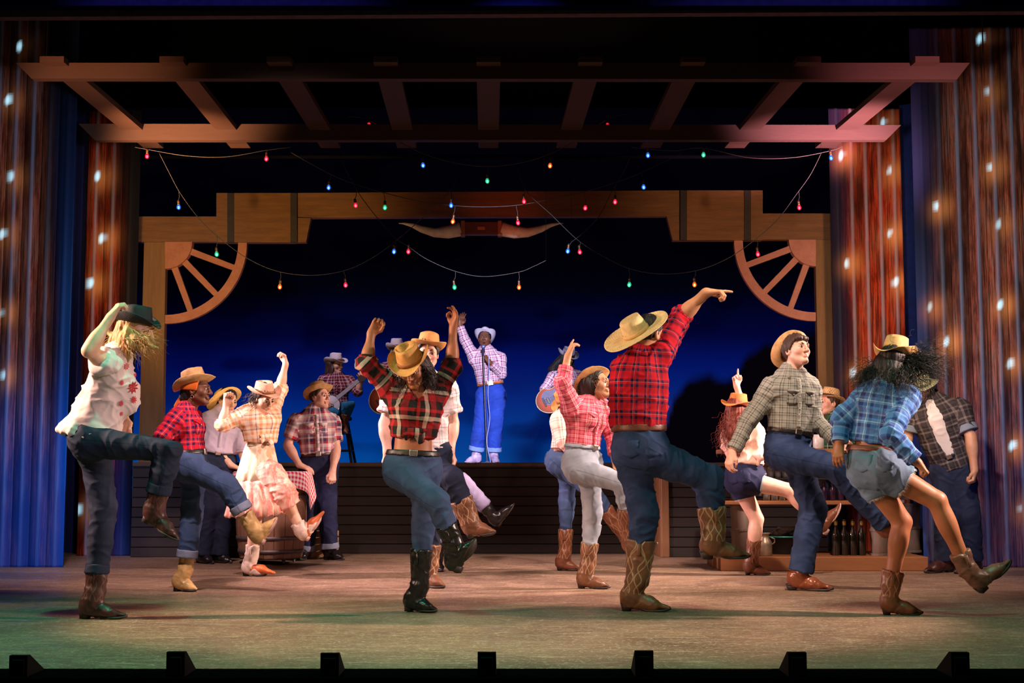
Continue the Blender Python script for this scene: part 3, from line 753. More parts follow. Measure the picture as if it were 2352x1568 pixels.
        segs = [Seg(X(.05,0,.02), top, sd, .06, -.03), Seg(X(.05,0,.02), X(.28,0,.02), sd, .045, -.3)]
        uv = seguv(V, Fq, segs); V = folds(V, Fq, segs, .007, 4, [(A, .09, 1.4), (X(.19,0,.04), .05, .7)], 1.5); o = s.add('boot' if not low else 'shoe', V, Fq, mat, uv=uv)
        # sole and stacked heel
        xs = np.linspace(-.006, .293, 16); VV = []; FF = []
        for x in xs:
            t = (x+.006)/.299; wd = .034*min(1, (t+.03)/.14)**.5*(1-.28*math.exp(-((t-.40)/.13)**2))*(1.0+.14*math.exp(-((t-.68)/.16)**2)); wd *= max(0.05, 1-max(0, (t-.72)/.28)**2*(.86+.1*pointy))
            zb = heel*np.clip((.52-t)/.30, 0, 1)**1.3 if heel else 0; zb += .012*max(0, (t-.8)/.2)**2
            for sy, dz in ((-1,0),(1,0),(1,.013),(-1,.013)): VV.append(X(x, sy*wd*1.06, zb+dz-.002))
        for i in range(15):
            for k in range(4): FF.append((i*4+k, i*4+(k+1)%4, i*4+4+(k+1)%4, i*4+4+k))
        FF += [(3,2,1,0), (60,61,62,63)]; s.add('sole', np.array(VV), FF, solemat, o)
        if heel > .015:
            hb = prism([X(-.004,-.031,heel+.006), X(.062,-.029,heel+.006), X(.054,-.025,-.001), X(.008,-.027,-.001)], sd*0, sd*.058*S*wide); s.add('heel', *hb, solemat, o)
        if not low:
            fw = perp(sh, g)
            for sg in (-1, 1):      # pull straps
                sdv = np.cross(sh, fw)*sg; b = top+sdv*(rs[1]*S*.94)-sh*.05; V6, F6 = bbox((-.012,-.003,-.045), (.012,.003,.03), .002); R = np.stack([fw, sdv, sh]); s.add('pull_strap', V6@R + b, F6, mat, o)
        return o
    # --- hair and hats
    def hairL(s, x, y, z): return s.hc + s.sc*.98*(s.side*x + s.face*y + s.up*z)
    def hair_cap(s, mat, g=.010, brow=.055, low=-.045, extra=(), name='hair', back=.0):
        H = s.sc*.98; Fm = np.stack([s.side, s.face, s.up])
        P = [Ell(s.hairL(0,-.016,.034), (np.array([.076,.094,.088])+g)*H, Fm, .02)] + list(extra)
        # the face side and the nape stay free
        c1 = (s.hairL(0,.062,brow), nrm(s.face*.9-s.up*.55)); c2 = (s.hairL(0,0,low), nrm(-s.up+s.face*.55))
        V, Fq = mesh_sdf([P[0]], .0072, [c1, c2]); parts = [(V, Fq)]
        if extra: parts.append(mesh_sdf(list(extra), .0072))
        n = 0; VV = []; FF = []
        for V, Fq in parts: VV.append(V); FF.append(Fq+n); n += len(V)
        V = np.concatenate(VV); Fq = np.concatenate(FF); sg = [Seg(s.hairL(0,0,.12), s.hairL(0,0,-.25), s.side, .08)]
        Nn = vnormals(V, Fq); q = sg[0].loc(V); th = np.arctan2(q[:,1], q[:,0]); d = vnoise(np.stack([th*14, q[:,2]*14, q[:,2]*0], 1), 2); V = V + Nn*((d-.5)*.012)[:,None]
        return s.add(name, V, Fq, mat)
    def strands(s, mat, roots, dirs, n, length, curl=.015, freq=9., grav=.5, rad=.0022, seg=20, jit=.35, name='hair', parent=None, taper=.3, seed=0, k=3):
        """tapering curled locks growing from random root points"""
        R = np.random.default_rng(seed+11); V = []; Fq = []; ang = np.arange(k)*2*np.pi/k
        for i in range(n):
            ri = R.integers(len(roots)); p = roots[ri] + R.normal(0, .012, 3); d = nrm(dirs[ri] + R.normal(0, jit, 3)); L = length*R.uniform(.65, 1.15); ph = R.uniform(0, 6.28); b = len(V); sgn = R.choice([-1,1])
            for t in range(seg+1):
                tt = t/seg; dd = nrm(d*(1-tt*.5) + np.array([0,0,-1.])*grav*tt*1.4); p = p + dd*L/seg
                a1 = perp(dd, (0.3,.7,.2)); a2 = np.cross(dd, a1); am = curl*min(1, tt*3); q = p + a1*math.cos(ph+sgn*freq*tt*L*8)*am + a2*math.sin(ph+sgn*freq*tt*L*8)*am
                rr = rad*(1-(1-taper)*tt)
                for a in ang: V.append(q + rr*(a1*math.cos(a)+a2*math.sin(a)))
                if t:
                    for c in range(k): Fq.append((b+(t-1)*k+c, b+(t-1)*k+(c+1)%k, b+t*k+(c+1)%k, b+t*k+c))
        o = s.add(name, np.array(V), np.array(Fq), mat, parent); return o
    def hat(s, mat, band=None, R=.155, Rs=None, crown=.115, rx=.082, ry=.098, curl=.06, droop=.015, style='crease', tilt=(0,0), lift=.045, pull=.25, name='hat', frontup=0., under=None, shift=(0,0), flatness=1., openw=0):
        """tilt = (back, sideways) degrees relative to the head"""
        S = s.sc; Rs = Rs or R
        f, u, r = s.face.copy(), s.up.copy(), s.side.copy()
        a = math.radians(tilt[0]); f, u = f*math.cos(a)+u*math.sin(a), u*math.cos(a)-f*math.sin(a)
        a = math.radians(tilt[1]); r, u = r*math.cos(a)-u*math.sin(a), u*math.cos(a)+r*math.sin(a)
        c0 = s.hc + u*lift*S + f*(-.008+shift[0])*S + r*shift[1]*S; n = 48; th = np.linspace(0, 2*np.pi, n, endpoint=False)
        rings = []
        for fr in (0.02,.25,.5,.72,.9): rings.append(('top', fr))
        for fr in (1.,.8,.6,.4,.2,.0): rings.append(('wall', fr))
        for fr in (.06,.2,.36,.52,.68,.82,.93,1.): rings.append(('brim', fr))
        def ring(kind, fr, dz=0., dr=0.):
            cx, sy = np.sin(th), np.cos(th)          # side, front
            if kind == 'brim':
                w_ = fr; bx = rx*(1-w_)+Rs*w_; by = ry*(1-w_)+R*w_; x = cx*bx; y = sy*by
                sd2 = np.abs(cx)**1.6; z = curl*(w_**1.8)*sd2 - droop*(w_**1.3)*np.abs(sy)**3 + frontup*w_**1.6*np.clip(sy, 0, 1)**2
                x = x*(1-pull*w_**2*sd2*min(1, curl*12)); z = z+.004*np.sin(th*3+1)*w_
                if openw: z = z + openw*np.sin(th*5)*w_
            else:
                hh = fr if kind == 'wall' else 1.; k = 1-.16*hh**1.4
                if kind == 'wall': x, y, z = cx*rx*k, sy*ry*k, np.full(n, crown*hh*.93)
                else: k = k*(.02+fr*.98) if fr < .05 else k*fr; x, y = cx*rx*k, sy*ry*k; z = crown*(.93+.10*(1-fr**2.2))*np.ones(n)
                if style != 'round' and (kind == 'top' or fr > .3):
                    g = 1. if kind == 'top' else (fr-.3)/.7
                    fw = np.clip(y/ry, -1, 1)
                    x = x*(1-.34*g*np.clip(fw, 0, 1)**1.2)
                    z = z - g*crown*.10*np.clip(-fw, 0, 1) - (crown*.30*np.exp(-(x/.026)**2)*(1-.5*np.abs(fw)**2) if kind == 'top' else 0)
                    if style == 'pinch': z = z - (crown*.30*np.exp(-((np.abs(x)-.045)/.02)**2)*np.clip(fw+.1, 0, 1) if kind == 'top' else 0)
                if style == 'flat' and kind == 'top': z = np.full(n, crown*.95)
                z = z
            return c0 + S*((x*(1+dr))[:,None]*r + (y*(1+dr))[:,None]*f + (z+dz)[:,None]*u)
        V = [ring(*k) for k in rings]; low = [ring(*k, dz=-.004, dr=(-.03 if k[0] != 'brim' else 0)) for k in rings[::-1]]
        nr = len(V); allr = np.concatenate(V+low); Fq = []; uv = []
        ln = [0.]
        for i in range(1, len(V+low)): ln.append(ln[-1]+float(np.linalg.norm((V+low)[i][0]-(V+low)[i-1][0])))
        rad = [max(.02, float(np.linalg.norm(q-q.mean(0), axis=1).mean())) for q in V+low]
        for i in range(2*nr-1):
            for jn in range(n):
                Fq.append((i*n+jn, (i+1)*n+jn, (i+1)*n+(jn+1)%n, i*n+(jn+1)%n)); t0, t1 = jn/n*6.283, (jn+1)/n*6.283
                uv.append([(t0*.1, ln[i]), (t0*.1, ln[i+1]), (t1*.1, ln[i+1]), (t1*.1, ln[i])])
        o = s.add(name, allr, np.array(Fq), mat, uv=np.array(uv))
        if band is not None:
            a_ = ring('wall', .02, dr=.02); b_ = ring('wall', .26, dr=.03); a2 = ring('wall', .02, dr=.05); b2 = ring('wall', .26, dr=.055)
            VB = np.concatenate([a_, a2, b2, b_]); FB = [(k*n+jn, k*n+(jn+1)%n, ((k+1)%4)*n+(jn+1)%n, ((k+1)%4)*n+jn) for k in range(4) for jn in range(n)]
            s.add('hat_band', VB, FB, band, o)
        s.hatframe = (c0, f, u, r); return o
# ------------------------------------------------------------------ the stage house
def S_(o): o['kind'] = 'structure'; return o
def pprism(px, Y, th):      # outline at depth Y, with real thickness
    return prism(np.array([W(u, v, Y) for u, v in px]), np.zeros(3), np.array([0, th, 0]))
def pbox(u0, v0, u1, v1, Y, th, b=.006):
    a = W(u0, v1, Y); c = W(u1, v0, Y); return bbox((min(a[0], c[0]), Y, min(a[2], c[2])), (max(a[0], c[0]), Y+th, max(a[2], c[2])), b)

# floor: worn hardboard, speckled and scratched
m, nt, p = newmat('stage_floor'); o = coords(nt, 'Object')
n1 = noise(nt, o, .9, 5, .6); r1 = ramp(nt, [(.35, K_ := srgb(110,86,70)), (.65, srgb(142,113,94))]); nt.links.new(n1, r1.inputs[0])
n2 = noise(nt, o, 55, 2, .75); r2 = ramp(nt, [(.57, (0,0,0)), (.64, (1,1,1))]); nt.links.new(n2, r2.inputs[0])
c = mixc(nt, math_(nt, 'MULTIPLY', r2.outputs[0], .42), r1.outputs[0], srgb(224,206,180))
for sc_, st_, th_ in ((7, (1,9,1), .60), (5, (1.4,14,1), .61), (9, (9,1.6,1), .66), (13, (2,16,1), .62)):
    mp = nt.nodes.new('ShaderNodeMapping'); mp.inputs['Scale'].default_value = st_; mp.inputs['Rotation'].default_value = (0,0,.12*sc_); nt.links.new(o, mp.inputs[0])
    nn = nt.nodes.new('ShaderNodeTexNoise'); nn.inputs['Scale'].default_value = sc_*.5; nn.inputs['Detail'].default_value = 5; nn.inputs['Distortion'].default_value = .6; nt.links.new(mp.outputs[0], nn.inputs[0])
    rr = ramp(nt, [(th_, (0,0,0)), (th_+.05, (1,1,1))]); nt.links.new(nn.outputs['Fac'], rr.inputs[0]); c = mixc(nt, math_(nt, 'MULTIPLY', rr.outputs[0], .28), c, srgb(214,188,160))
nt.links.new(c, p.inputs['Base Color']); rg = ramp(nt, [(.3, (.34,)*3), (.7, (.55,)*3)]); nt.links.new(noise(nt, o, 5, 4), rg.inputs[0]); nt.links.new(rg.outputs[0], p.inputs['Roughness']); p.inputs['Specular IOR Level'].default_value = .4
bump(nt, p, n2, .12, .003)
YF = floorY(1535)
S_(mk('floor', *box((-9, YF, -.06), (9, 22.5, 0)), m))
BLK = plain('black_masking', srgb(9,9,11), .95, spec=.1, bs=0)
S_(mk('trim_1', *box((-9, YF-.25, -1.2), (9, YF-.001, -.004)), plain('stage_lip_black', srgb(5,5,6), 1., spec=.0)))
S_(mk('wall_back', *box((-9, 22.5, 0), (9, 22.6, 9)), BLK)); S_(mk('wall_left', *box((-9.1, 6.5, 0), (-9, 22.6, 9)), BLK)); S_(mk('wall_right', *box((9, 6.5, 0), (9.1, 22.6, 9)), BLK))
S_(mk('ceiling', *box((-9.1, 6.5, 9), (9.1, 22.6, 9.1)), BLK))
# wooden wedge blocks along the stage lip
for i, (u, v) in enumerate(((42,1505),(403,1497),(757,1500),(1118,1498),(1480,1495),(1832,1498),(2206,1498))):
    yn = YF-.22; x = W(u, 1520, yn)[0]; h = W(u, v, yn)[2]; wd = .040; zb = -.003
    V = np.array([(x-wd, yn, zb), (x+wd, yn, zb), (x-wd, yn, h), (x+wd, yn, h), (x-wd, yn+.03, h), (x+wd, yn+.03, h), (x-wd, YF-.004, 0), (x+wd, YF-.004, 0), (x-wd, YF-.004, zb), (x+wd, YF-.004, zb)])
    o = mk('footlight_block', V, [(0,1,3,2),(2,3,5,4),(4,5,7,6),(6,7,9,8),(0,8,9,1),(0,2,4,6,8),(1,9,7,5,3)], plain('footlight_black', srgb(10,10,12), .9, spec=.1))
    tag(o, 'small black wedge block on the stage edge, %s of seven from the left' % ('first','second','third','fourth','fifth','sixth','seventh')[i], 'footlight', 'black blocks along the stage edge')
    mk('lens_slot', *bbox((x-wd*.7, yn-.006, h*.1), (x+wd*.7, yn+.004, h*.8), .003), plain('slot_black', srgb(6,6,8), .8, spec=.1), o)

# borders above
VAL = plain('border_cloth', srgb(70,52,66), .95, var=.3, bs=.2)
a = W(-300, 41, 9.4); b = W(2650, 24, 9.4); t = mk('valance', *prism(np.array([a, b, b+[0,0,.14], a+[0,0,.12]]), np.zeros(3), np.array([0,.08,0])), VAL); tag(t, 'dark purple cloth border across the very top of the stage opening', 'curtain')
a = W(-300, 13, 9.2); t = mk('valance', *box((a[0], 9.2, a[2]), (-a[0]+.6, 9.3, a[2]+.7)), plain('border_blue_light', (.001,.001,.016), .95, spec=.0)); tag(t, 'cloth border above the purple one at the top edge, blue light put into its colour', 'curtain')  # blue light on the upper border is painted as its cloth colour
a = W(0, 360, 15.2); t = mk('fly_pipe', *tube([(-4.6, 15.2, a[2]), (4.6, 15.2, a[2])], .022, 10), plain('pipe_black', srgb(10,10,20), .9, spec=.1)); tag(t, 'thin dark horizontal pipe hanging just below the pergola', 'pipe')
for xx in (-4.4, 4.4): mk('pipe_hanger', *tube([(xx, 15.2, a[2]), (xx, 15.2, 9)], .006, 6), BLK, t)

# ------------------------------------------------------------------ night sky on the big screen
YB = 21.0; x0, z0 = -6.2, .35; x1, z1 = 6.2, 6.6; nx, nz = 200, 110
gx, gz = np.meshgrid(np.linspace(x0, x1, nx), np.linspace(z0, z1, nz)); V = np.stack([gx.ravel(), np.full(nx*nz, YB), gz.ravel()], 1)
ii = np.arange(nx*nz).reshape(nz, nx); Fq = np.stack([ii[:-1,:-1], ii[:-1,1:], ii[1:,1:], ii[1:,:-1]], -1).reshape(-1, 4)
d = V-np.array([0,0,CAMH]); yc = d[:,1]*CT+d[:,2]*ST; zc = -d[:,1]*ST+d[:,2]*CT; pu = CX+F*d[:,0]/yc; pvv = CY-F*zc/yc
hill = np.interp(pu, [1400,1480,1520,1545,1580,1630,1665,1690,1720,1760,1800,1850,1900,2300], [1120,1085,1000,905,862,842,856,846,800,768,776,752,735,700])
nz_ = vnoise(np.stack([pu/30, pvv/30, pu*0], 1), 3); dark = np.clip((pvv-hill+18*nz_-9)/26, 0, 1)
cl = vnoise(np.stack([pu/150, pvv/70, pu*0], 1), 5)*.6+vnoise(np.stack([pu/60, pvv/30, pu*0], 1), 6)*.4
blob = sum(g*np.exp(-((pu-a_)/sa)**2-((pvv-b_)/sb)**2) for a_, b_, sa, sb, g in ((1215,1045,48,40,1.),(1245,1000,30,22,.7),(1290,905,45,60,.7),(700,870,60,50,.5),(430,900,120,130,.6),(1180,880,40,30,.3),(930,960,60,30,.4),(480,700,200,150,.7)))
lev = np.clip((pvv-600)/480, 0, 1); cloud = np.clip(blob + np.clip((cl-.56)*3.2, 0, .6), 0, 1)
sc_ = mk('sky_screen', V, Fq, None); me = sc_.data
for nm, val in (('lev', lev), ('dark', dark), ('cloud', cloud), ('warm', np.exp(-((pu-1620)/160)**2-((pvv-1000)/60)**2))):
    at = me.attributes.new(nm, 'FLOAT', 'POINT'); at.data.foreach_set('value', val.astype(np.float32))
m, nt, p = newmat('night_sky_screen')
def attr(n): q = nt.nodes.new('ShaderNodeAttribute'); q.attribute_name = n; return q.outputs['Fac']
sk = ramp(nt, [(0, srgb(1,1,6)), (.14, srgb(1,2,13)), (.36, srgb(2,5,52)), (.50, srgb(3,18,96)), (.66, srgb(3,36,120)), (.84, srgb(2,56,138)), (1, srgb(3,72,148))]); nt.links.new(attr('lev'), sk.inputs[0])
c = mixc(nt, attr('cloud'), sk.outputs[0], mixc(nt, 1., sk.outputs[0], (.18,.22,.36), 'MULTIPLY')); c = mixc(nt, attr('warm'), c, srgb(44,8,60)); c = mixc(nt, attr('dark'), c, srgb(5,3,8))
p.inputs['Base Color'].default_value = (.001,.001,.001,1); p.inputs['Roughness'].default_value = 1.; p.inputs['Specular IOR Level'].default_value = 0.; nt.links.new(c, p.inputs['Emission Color']); p.inputs['Emission Strength'].default_value = 1.0
me.materials.append(m); tag(sc_, 'large screen at the back showing a blue night sky with dark hills', 'backdrop')
mk('screen_frame', *box((x0-.1, YB+.02, 0), (x1+.1, YB+.2, z1+.05)), BLK, sc_)

# ------------------------------------------------------------------ printed corrugated side legs
def legmat(name, c1, c2, c3, rib, zone):
    m, nt, p = newmat(name); o = coords(nt, 'Generated'); ob = nt.nodes.new('ShaderNodeNewGeometry').outputs['Position']
    A = lambda n: (lambda q: (setattr(q, 'attribute_name', n), q.outputs['Fac'])[1])(nt.nodes.new('ShaderNodeAttribute'))
    n1 = noise(nt, ob, 5, 6, .7, (3.2, 1, .5)); n2 = noise(nt, ob, 22, 4, .75, (4, 1, .10)); n3 = noise(nt, ob, 110, 2, .7)
    r = ramp(nt, [(.36, c1), (.5, c2), (.64, c3)]); nt.links.new(n1, r.inputs[0])
    dk = ramp(nt, [(.40, (.12,.12,.12)), (.56, (1,1,1))]); nt.links.new(n2, dk.inputs[0]); c = mixc(nt, 1., r.outputs[0], dk.outputs[0], 'MULTIPLY')
    n4 = noise(nt, ob, 1.6, 4, .6, (2.6, 1, .55)); d4 = ramp(nt, [(.38, (.10,.09,.10)), (.54, (1,1,1))]); nt.links.new(n4, d4.inputs[0]); c = mixc(nt, 1., c, d4.outputs[0], 'MULTIPLY')
    c = mixc(nt, math_(nt, 'MULTIPLY', n3, .4), c, tuple(x*.35 for x in c2))
    c = mixc(nt, A('rib'), c, rib); c = mixc(nt, A('zone'), c, zone); c = mixc(nt, A('black'), c, (.004,.004,.006))  # blue light falling on the panels is mixed into the print colour
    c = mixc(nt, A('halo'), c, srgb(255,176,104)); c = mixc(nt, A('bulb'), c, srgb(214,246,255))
    nt.links.new(c, p.inputs['Base Color']); p.inputs['Roughness'].default_value = .8; p.inputs['Specular IOR Level'].default_value = .15
    p.inputs['Emission Color'].default_value = (.45,.82,1,1); nt.links.new(math_(nt, 'MULTIPLY', A('bulb'), .85), p.inputs['Emission Strength']); return m   # printed bulbs made to glow by added emission
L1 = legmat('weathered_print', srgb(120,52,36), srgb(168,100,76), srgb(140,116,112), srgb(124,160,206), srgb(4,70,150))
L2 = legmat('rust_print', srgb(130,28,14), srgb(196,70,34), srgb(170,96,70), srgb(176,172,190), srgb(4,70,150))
def leg(Y, ua, ub, vtop, vbot, mat, bulbs, blackf, blue_lightf, label, step=.165):
    lo = W(ua, vbot, Y); hi = W(ub, vbot, Y); xa, xb = lo[0], hi[0]; zt = W((ua+ub)/2, vtop, Y)[2]; n = max(1, int(round((xb-xa)/step))); st = (xb-xa)/n
    root = empty('corrugated_leg', ((xa+xb)/2, Y, 0), label, 'scenery', 'printed corrugated side panels')
    zz = np.linspace(0, zt, 240); tp = [(-st/2, 0.), (-.030, 0.), (-.016, -.005), (-.008, -.012), (.008, -.012), (.016, -.005), (.030, 0.)]
    xs = np.concatenate([[t for t, _ in tp], np.linspace(.05, st/2, 4)]); ys = np.concatenate([[y for _, y in tp], np.zeros(4)])
    for k in range(n):
        cx = xa+st*(k+.5); X_, Z_ = np.meshgrid(cx+xs, zz); Y_ = np.broadcast_to(Y+ys, X_.shape) + .012*np.sin(X_*5.1)
        V = np.stack([X_.ravel(), Y_.ravel(), Z_.ravel()], 1); nn = len(xs); ii = np.arange(len(V)).reshape(240, nn); Fq = np.stack([ii[:-1,:-1], ii[:-1,1:], ii[1:,1:], ii[1:,:-1]], -1).reshape(-1, 4)
        o = mk('panel', V, Fq, mat, root); md = o.modifiers.new('thick', 'SOLIDIFY'); md.thickness = .006; md.offset = 1
        d = V-np.array([0,0,CAMH]); yc = d[:,1]*CT+d[:,2]*ST; zc = -d[:,1]*ST+d[:,2]*CT; pu = CX+F*d[:,0]/yc; pvv = CY-F*zc/yc; bl = np.zeros(len(V)); ha = np.zeros(len(V))
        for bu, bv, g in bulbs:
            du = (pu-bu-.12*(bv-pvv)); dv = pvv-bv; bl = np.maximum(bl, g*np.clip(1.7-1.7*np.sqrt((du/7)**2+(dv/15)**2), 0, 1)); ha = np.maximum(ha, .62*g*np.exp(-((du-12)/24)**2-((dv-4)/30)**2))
        rb = np.tile(np.exp(-(xs/.011)**2), 240)
        for nm, val in (('bulb', bl), ('halo', ha), ('rib', rb*.8), ('black', blackf(pu, pvv)), ('zone', blue_lightf(pu, pvv))):
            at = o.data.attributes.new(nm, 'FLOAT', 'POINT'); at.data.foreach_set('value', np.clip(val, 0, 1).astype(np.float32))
    mk('batten', *box((xa, Y+.03, zt-.06), (xb, Y+.07, zt)), BLK, root); return root
sg = lambda x: 1/(1+np.exp(-np.clip(x, -30, 30)))
leg(12.5, -60, 146, 44, 1298, L1, ((45,107,.9),(18,230,1),(27,405,.8),(5,538,.8),(8,717,.8),(8,862,.7)), lambda u, v: sg((u-104)/6)*np.maximum(sg((150-u-.022*(v-300)-8)/8)*sg((900-v)/90), .9*sg((640-v)/130)), lambda u, v: np.maximum(sg((u-126)/5), .75*sg((v-960)/90)), 'tall printed corrugated panel at the far left edge, blue light coloured in towards its foot')
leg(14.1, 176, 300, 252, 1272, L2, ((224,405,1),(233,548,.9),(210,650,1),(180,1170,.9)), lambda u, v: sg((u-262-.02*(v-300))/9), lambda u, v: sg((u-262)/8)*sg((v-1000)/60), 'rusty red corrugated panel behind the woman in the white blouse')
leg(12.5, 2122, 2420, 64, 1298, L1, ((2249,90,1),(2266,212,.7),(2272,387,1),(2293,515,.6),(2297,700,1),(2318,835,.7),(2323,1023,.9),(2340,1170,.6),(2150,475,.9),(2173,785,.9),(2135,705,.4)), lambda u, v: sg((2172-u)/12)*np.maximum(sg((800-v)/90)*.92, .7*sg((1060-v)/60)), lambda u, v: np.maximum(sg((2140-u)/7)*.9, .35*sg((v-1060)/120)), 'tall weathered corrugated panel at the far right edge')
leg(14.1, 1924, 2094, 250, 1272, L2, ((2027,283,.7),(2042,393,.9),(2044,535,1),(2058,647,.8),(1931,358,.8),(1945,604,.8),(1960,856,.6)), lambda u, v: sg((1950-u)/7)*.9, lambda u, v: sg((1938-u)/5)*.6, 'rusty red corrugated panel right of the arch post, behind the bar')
# masking between the panels; the left drape's blue is light put into its colour
mk_ = lambda ua, ub, Y, c, lab: tag(mk('masking_drape', *(lambda xs: merge([prism(np.array([(x, Y+.03*math.sin(x*31), 0), (x2, Y+.03*math.sin(x2*31), 0), (x2, Y+.03*math.sin(x2*31), 4.9), (x, Y+.03*math.sin(x*31), 4.9)]), np.zeros(3), np.array([0,.01,0])) for x, x2 in zip(xs[:-1], xs[1:])]))(np.linspace(W(ua,900,Y)[0], W(ub,900,Y)[0], 12)), plain('drape_'+str(ua), c, .95, bs=0)), lab, 'curtain')
mk_(110, 200, 14.6, srgb(14,24,86), 'narrow masking drape behind the far left corrugated panel, blue light put into its colour')
mk_(2085, 2200, 14.6, srgb(16,40,110), 'narrow dark blue drape behind the far right corrugated panel')

# ------------------------------------------------------------------ ranch arch
BEAM = wood('arch_timber', srgb(72,42,16), srgb(146,98,46), (1,6,10), 2.2); POST = wood('arch_post_timber', srgb(100,66,28), srgb(146,104,54), (9,6,.8), 2.2); STRAP = plain('strap_dark', srgb(40,34,32), .6)
YG = 14.62
arch = empty('ranch_arch', (0, YG, .955), 'wide wooden ranch gate arch with stepped beams and dark straps', 'gate')
def gp(name, px, mat, dy=0., th=.10): return mk(name, *pprism(px, YG+dy, th), mat, arch)
gp('post', [(331,556),(381,556),(372,1063),(318,1063)], POST); gp('post', [(1872,550),(1928,550),(1942,1063),(1884,1063)], POST)
gp('beam', [(298,497),(530,497),(530,555),(308,555)], BEAM, -.02); gp('beam', [(1718,490),(1954,490),(1950,550),(1718,550)], BEAM, -.02)
gp('block', [(497,443),(676,443),(676,556),(497,556)], BEAM, -.03, .12); gp('block', [(1568,437),(1752,437),(1752,551),(1568,551)], BEAM, -.03, .12)
gp('centre_beam', [(676,443),(1568,437),(1568,496),(676,500)], BEAM, -.01)
gp('bracket', [(676,498),(714,499),(703,556),(676,556)], BEAM, -.01); gp('bracket', [(1568,495),(1531,496),(1545,552),(1568,552)], BEAM, -.01)
for u in (522, 667): gp('strap', [(u,443),(u+15,443),(u+15,556),(u,556)], STRAP, -.05, .04)
for u in (1563, 1710): gp('strap', [(u,437),(u+15,437),(u+15,551),(u,551)], STRAP, -.05, .04)
# wagon wheels in the corners
WH = wood('wheel_timber', srgb(150,86,56), srgb(196,128,90), (3,3,3), 3); WH2 = wood('wheel_timber_rosy', srgb(158,92,74), srgb(206,140,118), (3,3,3), 3)
def wheel(u0, v0, sgn, mat, label):
    Y = YG+.03; w_ = empty('wagon_wheel', W(u0, v0, Y), label, 'wheel'); P_ = lambda r, a: (u0+sgn*r*math.cos(a), v0+r*math.sin(a)); a0, a1 = 0., math.pi/2
    ro, ri = 188, 168
    px = [P_(ro, a) for a in np.linspace(a0, a1, 28)]; qx = [P_(ri, a) for a in np.linspace(a0, a1, 28)]; parts = []
    for i in range(27): parts.append(pprism([px[i], px[i+1], qx[i+1], qx[i]], Y-.02, .07))
    mk('rim', *merge(parts), mat, w_)
    mk('hub', *pprism([(u0, v0)]+[P_(62, a) for a in np.linspace(0, math.pi/2, 16)], Y-.04, .10), mat, w_)
    for a in (.36, .80, 1.22):
        d = np.array([math.cos(a), math.sin(a)]); e = np.array([-d[1], d[0]]); q = [np.array([52*d[0], 52*d[1]])-7.5*e, 170*d-6.5*e, 170*d+6.5*e, 52*d+7.5*e]
        mk('spoke', *pprism([(u0+sgn*x, v0+y) for x, y in q], Y, .045), mat, w_)
wheel(379, 555, 1, WH, 'quarter wagon wheel in the left corner of the arch'); wheel(1874, 549, -1, WH2, 'quarter wagon wheel in the right corner of the arch')
# steer horns under the centre beam
hr = empty('steer_horns', W(1105, 525, YG-.05), 'pale steer horns on a wooden mount under the middle of the arch', 'ornament')
mk('mount', *pbox(1066, 509, 1144, 538, YG-.06, .10), wood('mount_wood', srgb(70,36,24), srgb(100,56,36)), hr)
for u in (1058, 1143): mk('band', *pbox(u, 506, u+10, 541, YG-.07, .12), wood('band_wood', srgb(130,80,44), srgb(160,104,60)), hr)
mk('plaque', *pbox(1096, 519, 1114, 527, YG-.075, .02), wood('band_wood', srgb(130,80,44), srgb(160,104,60)), hr)
HORN = plain('horn_bone', srgb(238,224,190), .5, var=.15)
for sgn, ub in ((-1, 1058), (1, 1152)):
    pts = [(ub, 526, 17), (ub+sgn*30, 533, 15), (ub+sgn*60, 534, 11), (ub+sgn*90, 526, 8), (ub+sgn*112, 517, 5), (ub+sgn*132, 513, 2), (ub+sgn*142, 513, .8)]
    mk('horn', *tube([W(u, v, YG-.01) for u, v, _ in pts], [r*YG/F for *_, r in pts], 12), HORN, hr, True)

# ------------------------------------------------------------------ platform
PLAT_Z = .955; DK = wood('platform_dark', srgb(22,15,14), srgb(46,32,30), (.5,4,16), 3, .75); EDGE = wood('platform_edge', srgb(60,40,26), srgb(96,66,42), (.6,6,6), 3); SIDEP = wood('platform_post', srgb(110,72,46), srgb(150,104,70), (6,6,1), 3)
xl, xm, xn, xr = W(296,1270,13.8)[0], W(735,1270,13.8)[0], W(1521,1270,13.8)[0], W(1912,1270,13.8)[0]; YP, YS = 14.45, 13.85
pf = empty('platform', (0, YP, 0), 'low black platform with horizontal boards that carries the band', 'stage'); 
mk('deck', *bbox((xl, YP, PLAT_Z-.05), (xr, 20.6, PLAT_Z)), plain('deck_black', srgb(20,20,26), .5), pf)
for a_, b_ in ((xl, xm), (xn, xr)): mk('deck', *bbox((a_, YS, PLAT_Z-.05), (b_, YP-.002, PLAT_Z)), plain('deck_black', srgb(20,20,26), .5), pf)
nb = 9; bh = (PLAT_Z-.05)/nb
for a_, b_, yy in ((xm+.01, xn-.01, YP), (xl, xm, YS), (xn, xr, YS)):
    for k in range(nb): mk('board', *bbox((a_, yy+.002*(k % 3), k*bh+.003), (b_, yy+.03, (k+1)*bh-.003), .004), DK, pf)
    mk('backing', *box((a_, yy+.031, .0), (b_, yy+.045, PLAT_Z-.05)), BLK, pf)
    mk('edge_trim', *bbox((a_, yy-.015, PLAT_Z-.035), (b_, yy+.01, PLAT_Z+.004), .004), EDGE, pf)
for x, s_ in ((xm, -1), (xn, 1)): mk('side_panel', *bbox((x-.012, YS-.012, 0), (x+.012, YP+.02, PLAT_Z-.05), .003), SIDEP, pf)
for x in (xm-.04, xn+.04): mk('corner_post', *bbox((x-.04, YS-.02, 0), (x+.04, YS+.06, PLAT_Z-.04)), SIDEP if x > 0 else DK, pf)

